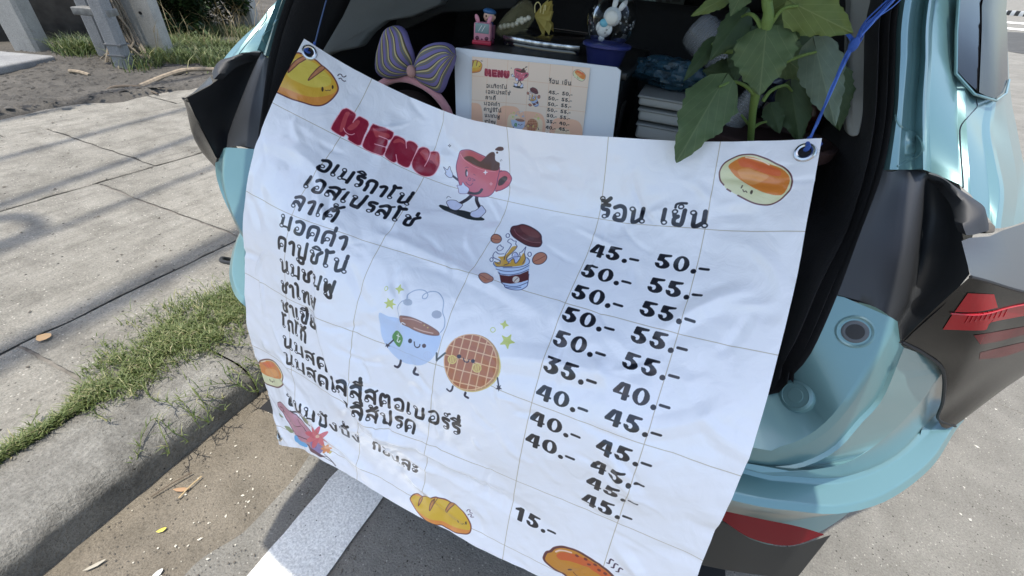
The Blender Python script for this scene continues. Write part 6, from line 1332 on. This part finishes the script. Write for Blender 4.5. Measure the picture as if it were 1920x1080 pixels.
part(MB().blob(g_(-.14, .0, -.72), np.array([.13, .12, .12])*rg, 8, tilt), 'rabbit_foot', wh, t, ob)
for i in range(26):
    a = random.uniform(0, 6.28); b_ = random.uniform(-.6, .5); part(MB().blob(gc+rg*.86*np.array([math.cos(a)*math.cos(b_), math.sin(a)*math.cos(b_), math.sin(b_)]), rg*random.uniform(.02, .045), 5), 'snow_flake', mat('flake', (.35, .36, .36), .4), t, ob)
# ------------------------------------------------ striped bow headband
ob = W3(775, 175, .85); t = thing('bow_headband', 'pink headband with a big stuffed bow striped in purple, olive and cream', 'headband', tuple(ob))
sm_ = bpy.data.materials.new('bow_cloth'); sm_.use_nodes = True; n = sm_.node_tree.nodes; Lk = sm_.node_tree.links; bs_ = n['Principled BSDF']; bs_.inputs['Roughness'].default_value = .85; bs_.inputs['Sheen Weight'].default_value = 0
uvn = n.new('ShaderNodeUVMap'); sx = n.new('ShaderNodeSeparateXYZ'); mm = n.new('ShaderNodeMath'); mm.operation = 'FRACT'; rp = n.new('ShaderNodeValToRGB'); rp.color_ramp.interpolation = 'CONSTANT'
Lk.new(uvn.outputs[0], sx.inputs[0]); Lk.new(sx.outputs[0], mm.inputs[0]); Lk.new(mm.outputs[0], rp.inputs[0]); Lk.new(rp.outputs[0], bs_.inputs['Base Color'])
els = rp.color_ramp.elements; els[0].position = 0; els[0].color = (.17, .145, .33, 1); els[1].position = .40; els[1].color = (.085, .07, .045, 1)
for p_, c_ in ((.54, (.50, .44, .24)), (.68, (.20, .17, .09)), (.80, (.10, .13, .22)), (.88, (.17, .15, .10))): e_ = els.new(p_); e_.color = (*c_, 1)
tcn = n.new('ShaderNodeTexCoord'); nz_ = n.new('ShaderNodeTexNoise'); nz_.inputs['Scale'].default_value = 600; Lk.new(tcn.outputs['Object'], nz_.inputs[0]); bpn_ = n.new('ShaderNodeBump'); bpn_.inputs['Strength'].default_value = .4; bpn_.inputs['Distance'].default_value = .002; Lk.new(nz_.outputs[0], bpn_.inputs['Height']); Lk.new(bpn_.outputs[0], bs_.inputs['Normal'])
def wing(A_, B_, v0, bul, nst):
    a = resamp([at_v(*p, v0) for p in A_], 26); b = resamp([at_v(*p, v0) for p in B_], 26); V = []; UV = []; n2 = 20
    for i in range(26):
        s = i/25; q = math.sin(min(1, s*1.15+.08)*math.pi*.5)*math.sqrt(max(0, 1-s**6))
        for j in range(2*n2):
            f = j/n2; tt = 1-math.cos(math.pi*(f if f <= 1 else 2-f)); tt /= 2; sg = -1 if f <= 1 else 1
            c_ = a[i]*(1-tt)+b[i]*tt; c_ = c_+np.array([0, sg*bul*q*math.sqrt(max(0, 1-(2*tt-1)**2)), 0]); c_[1] += .004*math.sin(9*s+5*tt)
            V.append(c2w(c_)); UV.append(((tt*nst)+.15*math.sin(3*s), s))
    F = [(i*2*n2+j, i*2*n2+(j+1) % (2*n2), (i+1)*2*n2+(j+1) % (2*n2), (i+1)*2*n2+j) for i in range(25) for j in range(2*n2)]
    me = mesh('bow_wing', V, F, sm_, org=ob); uv = me.uv_layers.new(name='UVMap')
    li = np.empty(len(me.loops), int); me.loops.foreach_get('vertex_index', li); uv.data.foreach_set('uv', np.array(UV)[li].ravel()); link('bow_wing', me, t)
wing([(773, 127), (776, 110), (772, 84), (762, 62), (748, 50), (738, 48)], [(766, 140), (745, 147), (722, 148), (706, 136), (707, 112), (716, 82), (724, 60), (738, 48)], .84, .026, 5.2)
wing([(774, 126), (781, 105), (797, 87), (822, 79), (842, 84), (853, 102)], [(776, 142), (795, 160), (822, 175), (833, 168), (840, 150), (848, 128), (853, 102)], .83, .028, 5.2)
part(MB().blob(W3(771, 134, .815), (.010, .008, .012), 10), 'knot', mat('bow_knot', (.42, .24, .22), .9), t, ob)
part(MB().tube(crom([W3(704, 168, .87), W3(722, 154, .86), W3(752, 146, .85), W3(785, 155, .84), W3(815, 175, .835), W3(838, 205, .84), W3(846, 230, .85)], 30), .0085, 12), 'band', mat('band_pink', (.62, .28, .30), .85, sheen=.4, bump=.3, bscale=500), t, ob)
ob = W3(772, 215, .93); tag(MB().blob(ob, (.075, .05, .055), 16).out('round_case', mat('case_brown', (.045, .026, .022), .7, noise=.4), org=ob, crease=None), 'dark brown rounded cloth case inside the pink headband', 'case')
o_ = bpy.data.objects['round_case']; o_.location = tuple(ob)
# ------------------------------------------------ potted sunflower seedling
ob = W3(1410, 262, .83); t = thing('potted_plant', 'young sunflower plant with broad heart shaped leaves in a dark red pot', 'plant', tuple(ob))
pc_ = W3(1432, 262, .90); ph = .16
part(MB().lathe([(.075, -ph), (.10, -.01), (.112, -.006), (.115, .012), (.105, .014), (.098, 0), (0, -.006)], pc_+np.array([0, 0, .0]), 36), 'pot', mat('dark_clay', (.030, .012, .010), .7), t, ob)
stem_m = mat('stem_green', (.14, .22, .05), .5, bump=.4, bscale=600)
st = crom([W3(x, y, v) for x, y, v in ((1407, 268, .86), (1409, 240, .84), (1412, 205, .825), (1419, 165, .81), (1430, 108, .795), (1437, 58, .785), (1441, 25, .78), (1438, 0, .78), (1440, -80, .78))], 40)
part(MB().tube(st, [.0052+.0016*(i/40)+.0012*math.exp(-((i-13)/2.)**2)+.0015*math.exp(-((i-27)/2.)**2) for i in range(40)], 12), 'stem', stem_m, t, ob)
def leafm(nm, c1, c2):
    m = bpy.data.materials.new(nm); m.use_nodes = True; n = m.node_tree.nodes; L = m.node_tree.links; b = n['Principled BSDF']; b.inputs['Roughness'].default_value = .66
    tc = n.new('ShaderNodeUVMap'); s = n.new('ShaderNodeSeparateXYZ'); L.new(tc.outputs[0], s.inputs[0])
    ab = n.new('ShaderNodeMath'); ab.operation = 'ABSOLUTE'; L.new(s.outputs[0], ab.inputs[0])
    w1 = n.new('ShaderNodeMath'); w1.operation = 'MULTIPLY_ADD'; w1.inputs[1].default_value = -.9; L.new(ab.outputs[0], w1.inputs[0]); L.new(s.outputs[1], w1.inputs[2])
    fr = n.new('ShaderNodeMath'); fr.operation = 'PINGPONG'; fr.inputs[1].default_value = .13; L.new(w1.outputs[0], fr.inputs[0])
    ra = n.new('ShaderNodeValToRGB'); ra.color_ramp.elements[0].position = .0; ra.color_ramp.elements[0].color = (1, 1, 1, 1); ra.color_ramp.elements[1].position = .012; ra.color_ramp.elements[1].color = (0, 0, 0, 1); L.new(fr.outputs[0], ra.inputs[0])
    rb = n.new('ShaderNodeValToRGB'); rb.color_ramp.elements[0].position = .012; rb.color_ramp.elements[0].color = (1, 1, 1, 1); rb.color_ramp.elements[1].position = .03; rb.color_ramp.elements[1].color = (0, 0, 0, 1); L.new(ab.outputs[0], rb.inputs[0])
    mxv = n.new('ShaderNodeMath'); mxv.operation = 'MAXIMUM'; L.new(ra.outputs[0], mxv.inputs[0]); L.new(rb.outputs[0], mxv.inputs[1]); k = n.new('ShaderNodeMath'); k.operation = 'MULTIPLY'; k.inputs[1].default_value = .30; L.new(mxv.outputs[0], k.inputs[0])
    tn = n.new('ShaderNodeTexNoise'); tn.inputs['Scale'].default_value = 60; tn.inputs['Detail'].default_value = 6; o2 = n.new('ShaderNodeTexCoord'); L.new(o2.outputs['Object'], tn.inputs[0])
    cm = n.new('ShaderNodeMix'); cm.data_type = 'RGBA'; L.new(tn.outputs[0], cm.inputs[0]); cm.inputs[6].default_value = (*[x*.7 for x in c1], 1); cm.inputs[7].default_value = (*[x*1.25 for x in c1], 1)
    c3 = n.new('ShaderNodeMix'); c3.data_type = 'RGBA'; L.new(k.outputs[0], c3.inputs[0]); L.new(cm.outputs[2], c3.inputs[6]); c3.inputs[7].default_value = (*c2, 1); L.new(c3.outputs[2], b.inputs['Base Color'])
    bp = n.new('ShaderNodeBump'); bp.inputs['Strength'].default_value = .5; bp.inputs['Distance'].default_value = .002; L.new(tn.outputs[0], bp.inputs['Height']); L.new(bp.outputs[0], b.inputs['Normal'])
    tr_ = n.new('ShaderNodeBsdfTranslucent'); L.new(c3.outputs[2], tr_.inputs[0]); ms = n.new('ShaderNodeMixShader'); ms.inputs[0].default_value = .2; L.new(b.outputs[0], ms.inputs[1]); L.new(tr_.outputs[0], ms.inputs[2]); L.new(ms.outputs[0], n['Material Output'].inputs[0]); return m
LM = [leafm('leaf_mid', (.095, .145, .058), (.24, .28, .14)), leafm('leaf_dark', (.045, .080, .030), (.10, .14, .06)), leafm('leaf_grey', (.13, .18, .13), (.24, .30, .20)), leafm('leaf_light', (.13, .18, .045), (.30, .34, .14))]
def leaf(base, tip, wpx, vb, vt, mi, fold=.25, curl=.1, pet=None, seed=0, wave=1.):
    b_, t_ = W3(*base, vb), W3(*tip, vt); ax_ = t_-b_; L0 = np.linalg.norm(ax_); ax_ /= L0; mid = (b_+t_)/2; view = _n(mid-np.array([0, 0, CAMZ]))
    side = _n(np.cross(ax_, view)); nrm = -np.cross(side, ax_)*(1 if np.dot(np.cross(side, ax_), view) > 0 else -1); hw = wpx/2*np.linalg.norm(mid-np.array([0, 0, CAMZ]))/FPX*.8
    ns, nw = 26, 12; V = []; UV = []
    for i in range(ns):
        s = i/(ns-1); wd_ = (math.sin(math.pi*min(1, s*1.0+.0)**.62)**.8)*(1-.35*s)+.02; wd_ *= 1+(.06*math.sin(i*2.1+seed)+.05*math.sin(i*.83+seed*3))*(s > .1)
        for j in range(2*nw+1):
            x = (j-nw)/nw; back_ = -.16*abs(x)**1.5*(1-s)**3
            dz = -fold*abs(x)*hw*wd_*.8+curl*L0*(-(s-.5)**2+.1)+wave*.035*hw*math.sin(7*s+seed+3*x)*abs(x)*2+.07*hw*math.sin(19*s+seed*2)*abs(x)**3+.05*hw*math.sin(31*s+seed)*abs(x)**4
            V.append(b_+ax_*L0*(s+back_)+side*x*hw*wd_+nrm*dz); UV.append((x*wd_, s))
    K = 2*nw+1; F = [(i*K+j, i*K+j+1, (i+1)*K+j+1, (i+1)*K+j) for i in range(ns-1) for j in range(K-1)]
    me = mesh('leaf', V, F, LM[mi], org=ob); uv = me.uv_layers.new(name='UVMap'); li = np.empty(len(me.loops), int); me.loops.foreach_get('vertex_index', li); uv.data.foreach_set('uv', np.array(UV)[li].ravel()); lo = link('leaf', me, t)
    if pet:
        q = [W3(x, y, v) for x, y, v in pet]+[b_+ax_*.004]; part(MB().tube(crom(q, 16), [.0032-.0001*i for i in range(16)], 8), 'leaf_stalk', stem_m, t, ob)
leaf((1474, 30), (1470, 135), 118, .90, .88, 1, seed=4, fold=.1)
leaf((1405, 60), (1378, 150), 70, .89, .86, 1, seed=21, fold=.3)
leaf((1462, 100), (1520, 150), 62, .87, .85, 0, seed=22, fold=.3)
leaf((1500, -30), (1560, 60), 60, .84, .82, 1, seed=23)
leaf((1405, -40), (1370, 30), 52, .80, .79, 0, seed=24, fold=.3)
leaf((1446, 20), (1490, -6), 40, .80, .79, 3, seed=25)
leaf((1446, 200), (1462, 250), 40, .88, .86, 1, seed=26)
leaf((1380, 140), (1318, 132), 60, .90, .88, 1, seed=5)
leaf((1560, 140), (1574, 245), 62, .86, .84, 1, seed=6)
leaf((1484, 166), (1500, 268), 66, .88, .86, 1, .4, .2, [(1430, 190, .825), (1446, 170, .83), (1472, 160, .85)], 7)
leaf((1395, 26), (1332, 112), 56, .83, .80, 1, .35, .25, [(1428, 52, .785), (1416, 32, .79), (1404, 26, .80)], 8)
leaf((1366, -8), (1296, 30), 30, .82, .79, 3, .3, .1, None, 9)
leaf((1338, 78), (1282, 152), 34, .84, .80, 1, .5, .3, [(1374, 97, .83), (1352, 96, .83), (1342, 84, .84)], 10)
leaf((1436, 62), (1424, 178), 112, .775, .745, 0, .18, .12, None, 2)
leaf((1440, 62), (1500, 72), 74, .79, .78, 0, .25, .1, None, 11)
leaf((1352, 158), (1269, 303), 116, .755, .665, 0, .3, .2, [(1417, 182, .815), (1400, 163, .80), (1375, 153, .775)], 1)
leaf((1492, 8), (1600, 62), 74, .77, .76, 3, .2, .15, [(1438, 58, .785), (1452, 36, .78), (1470, 16, .775)], 12)
leaf((1530, 92), (1566, 236), 72, .80, .77, 2, .35, .15, [(1444, 140, .80), (1470, 118, .80), (1505, 104, .80)], 13)
leaf((1556, 82), (1556, 128), 26, .81, .80, 2, .4, .2, None, 14)
for q in ([(1410, 238, .84), (1400, 228, .838), (1390, 215, .835)], [(1412, 240, .84), (1424, 232, .838), (1438, 228, .835)], [(1436, 0, .78), (1425, -20, .77), (1400, -40, .76)], [(1440, 8, .78), (1452, -12, .77), (1475, -20, .76)]): part(MB().tube(crom([W3(*p) for p in q], 8), [.003-.0002*i for i in range(8)], 7), 'leaf_stalk', stem_m, t, ob)
# ------------------------------------------------ stack of clear cups, bags and tubs
cupm = mat('clear_plastic', (.42, .44, .46), .22, alpha=.32, coat=.5)
def cupstack(p0, p1, r0, n_, lab, seed):
    p0 = W3(*p0); p1 = W3(*p1); d = _n(p1-p0); R = np.array(Vector(d).to_track_quat('Z', 'Y').to_matrix()); L0 = np.linalg.norm(p1-p0)
    t = thing('cup_stack', lab, 'cups', tuple(p0), 'sleeves of nested clear plastic cups')
    for i in range(n_): MB().lathe([(r0*.93, 0), (r0, .0015), (r0*1.04, .004), (r0*1.0, .0055), (r0*.9, -.012)], p0+d*L0*i/n_, 22, R).out('cup', cupm, t, org=p0)
cupstack((1312, 62, 1.06), (1392, 140, 1.02), .036, 22, 'long sleeve of nested clear plastic cups slanting behind the plant stem', 1)
cupstack((1372, 232, .98), (1418, 176, .99), .022, 12, 'short sleeve of nested clear cups low beside the plant stem', 2)
def bag(c, r, nm, lab, m, seed, sq=.8):
    b_ = MB().blob(c, r, 22, RC); P = np.array(b_.V); d = (P-c)/np.array(r); nn = noise3(d, seed, 1.9)*.5+np.abs(noise3(d, seed+3, 4.1))*.45+np.abs(noise3(d, seed+5, 9.))*.25
    b_.V = list(P+(P-c)*nn[:, None]); o = b_.out(nm, m, org=c, crease=25); o.location = tuple(c); return tag(o, lab, 'bag')
bag(W3(1262, 138, 1.04), (.068, .04, .026), 'plastic_bag', 'crumpled blue and clear plastic bag lying on the pale tubs', mat('bag_blue', (.035, .10, .15), .3, alpha=.75, noise=.7, scale=60), 3)
bag(W3(1480, 165, 1.02), (.05, .05, .06), 'plastic_bag', 'dark navy plastic bag half hidden behind the lower plant leaves', mat('bag_navy', (.012, .016, .04), .25, coat=.5), 8)
bag(W3(1522, 195, .97), (.035, .03, .04), 'snack_packet', 'dark red packet behind the greyish right leaf', mat('packet_red', (.06, .012, .014), .35, coat=.4, noise=.5, scale=80), 12)
tub_m = mat('tub_white', (.42, .43, .41), .55); 
for k, (a, b_, lab) in enumerate((((1200, 176), (1296, 200), 'top pale plastic tub of the stack under the blue bag'), ((1200, 201), (1296, 228), 'middle pale plastic tub of the stack under the blue bag'), ((1196, 229), (1300, 262), 'bottom pale plastic tub of the stack, just above the banner edge'))):
    p0 = at_v(1200, a[1], .93); p1 = at_v(1200, b_[1], .93); q1 = at_v(b_[0], a[1], .93); p0[0] = at_v(a[0], a[1], .93)[0]; p1 = np.array([q1[0], .93, p1[2]]); c = (p0+p1)/2; c[1] += .06; w0 = c2w(c)
    t = thing('plastic_tub', lab, 'tub', tuple(w0), 'pale plastic tubs stacked beside the black box')
    part(MB().box(w0, (abs(p1[0]-p0[0]), .12, abs(p0[2]-p1[2])*.98-.004), RC), 'tub_body', tub_m, t, w0, bev=.006)
    part(MB().box(w0+ZA*(abs(p0[2]-p1[2])/2-.004), (abs(p1[0]-p0[0])+.006, .126, .005), RC), 'tub_lid', mat('tub_lid_mat', (.30, .31, .30), .5), t, w0, bev=.002)
# ------------------------------------------------ cords that hold the banner
cm = mat('blue_twine', (.03, .10, .42), .55, bump=.5, bscale=900)
g0 = S([.1], [.1])[0][0]; ob = g0; t = thing('hanging_cord', 'thin dark blue cord holding the banner corner beside the bread drawing', 'cord', tuple(ob), 'cords holding up the banner')
part(MB().tube([g0, W3(590, 84, .735), W3(598, 52, .75), W3(612, 0, .78), W3(640, -110, .84)], .0013, 7), 'cord', mat('navy_twine', (.05, .09, .20), .6), t, ob)
part(MB().tube(crom([g0+np.array([.001, .006, -.003]), g0+np.array([-.003, -.006, .004]), W3(588, 88, .725), W3(590, 80, .733)], 12), .0024, 7), 'knot', cm, t, ob)
g1_ = S([5.43], [.115])[0][0]; ob = g1_; t = thing('hanging_cord', 'frayed bright blue twine of many strands holding the banner corner beside the bun', 'cord', tuple(ob), 'cords holding up the banner')
pth = [(1510, 276, None), (1517, 262, .715), (1535, 225, .725), (1560, 165, .74), (1590, 100, .755), (1604, 80, .76), (1630, 45, .77), (1672, 0, .785), (1745, -90, .82)]
for k in range(12):
    P = []
    for i, (x, y, v) in enumerate(pth):
        sp = (.0008, .0015, .0018, .0022, .0026, .0048, .0068, .0078, .010)[i]; q = g1_+np.array([0, -.002, .003]) if v is None else W3(x, y, v)
        P.append(q+np.array([random.gauss(0, 1), random.gauss(0, .7), random.gauss(0, 1)])*sp*.45)
    part(MB().tube(crom(P, 40), random.uniform(.0007, .0013), 5), 'strand', cm if k % 3 else mat('blue_twine_light', (.07, .17, .55), .5), t, ob)
for k in range(4): part(MB().tube(crom([W3(1604+k, 84, .76)+np.array([random.gauss(0, .001)]*3), W3(1590+k*2, 68, .765), W3(1570+random.gauss(0, 2), 42, .77), W3(1556+random.gauss(0, 3), 8, .78), W3(1540, -90, .80)], 16), .0011, 5), 'strand', cm, t, ob)
part(MB().blob(W3(1601, 84, .757), (.006, .005, .009), 8), 'knot', cm, t, ob)
for k in range(16):
    a = random.uniform(-.6, 1.2); q = W3(1518, 264, .712); part(MB().tube([q, q+np.array([math.cos(a)*.008, -.003, math.sin(a)*.005]), q+np.array([math.cos(a)*.016, -.004*random.random(), math.sin(a)*.006-.002*random.random()])], .0007, 4), 'frayed_end', cm, t, ob)
part(MB().tube(crom([g1_+np.array([0, .008, 0]), g1_+np.array([.0, -.004, .008]), W3(1514, 266, .712), W3(1519, 258, .716)], 10), .0034, 7), 'knot', cm, t, ob)

# ================================================================ far carriageway glimpsed beyond the car flank
def far_quad(name, q, m, lift=.01, n=10):
    a = [np.array(p, float) for p in crom([(q[0][0], q[0][1], 0), (q[1][0], q[1][1], 0)], n)]; b_ = [np.array(p, float) for p in crom([(q[3][0], q[3][1], 0), (q[2][0], q[2][1], 0)], n)]
    R = [[Gr(p[0], p[1])+ZA*lift for p in [(u*(1-f)+v*f) for u, v in zip(a, b_)]] for f in lin(0, 1, 5)]
    return MB().grid(R).out(name, m, crease=None)
M_ASPH = ground_mat('asphalt', (.075, .075, .073), (.045, .045, .044), (.11, .11, .105), 120, 0, .5, .3)
tag(far_quad('asphalt_lane', [(1860, 58), (1960, 64), (1960, 108), (1860, 92)], M_ASPH), kind='structure')
tag(far_quad('lane_line', [(1860, 50), (1960, 58), (1960, 62), (1860, 53)], M_PAINT, .02), kind='structure')
tag(far_quad('lane_line', [(1860, 39), (1960, 46), (1960, 49.5), (1860, 42)], M_PAINT, .02), kind='structure')
fk0, fk1 = Gr(1868, 26), Gr(1950, 33); fkd = fk1-fk0; kl = np.linalg.norm(fkd)
fk = thing('painted_kerb', 'black and white painted median kerb far beyond the car flank', 'kerb', tuple(fk0))
for k in range(10):
    c0 = fk0+fkd*((k+.5)/10); MB().box(c0+ZA*.12, (.35, kl/10*.97, .34), rotm('Z', math.degrees(math.atan2(fkd[1], fkd[0]))-90)).out('kerb_block', mat('kerb_black', (.03, .03, .03), .8) if k % 2 else mat('kerb_white', (.7, .7, .68), .8), fk, org=fk0, bev=.02)
jp = [G(1846, 742), G(1872, 757), G(1900, 768), G(1950, 790), G(2100, 850)]
tag(MB().tube(crom([p+np.array([0, 0, -.001]) for p in jp], 40), [.0028+.0012*math.sin(i*1.7) for i in range(40)], 5).out('road_joint', mat('joint_dark', (.10, .09, .075), .95)), kind='structure')
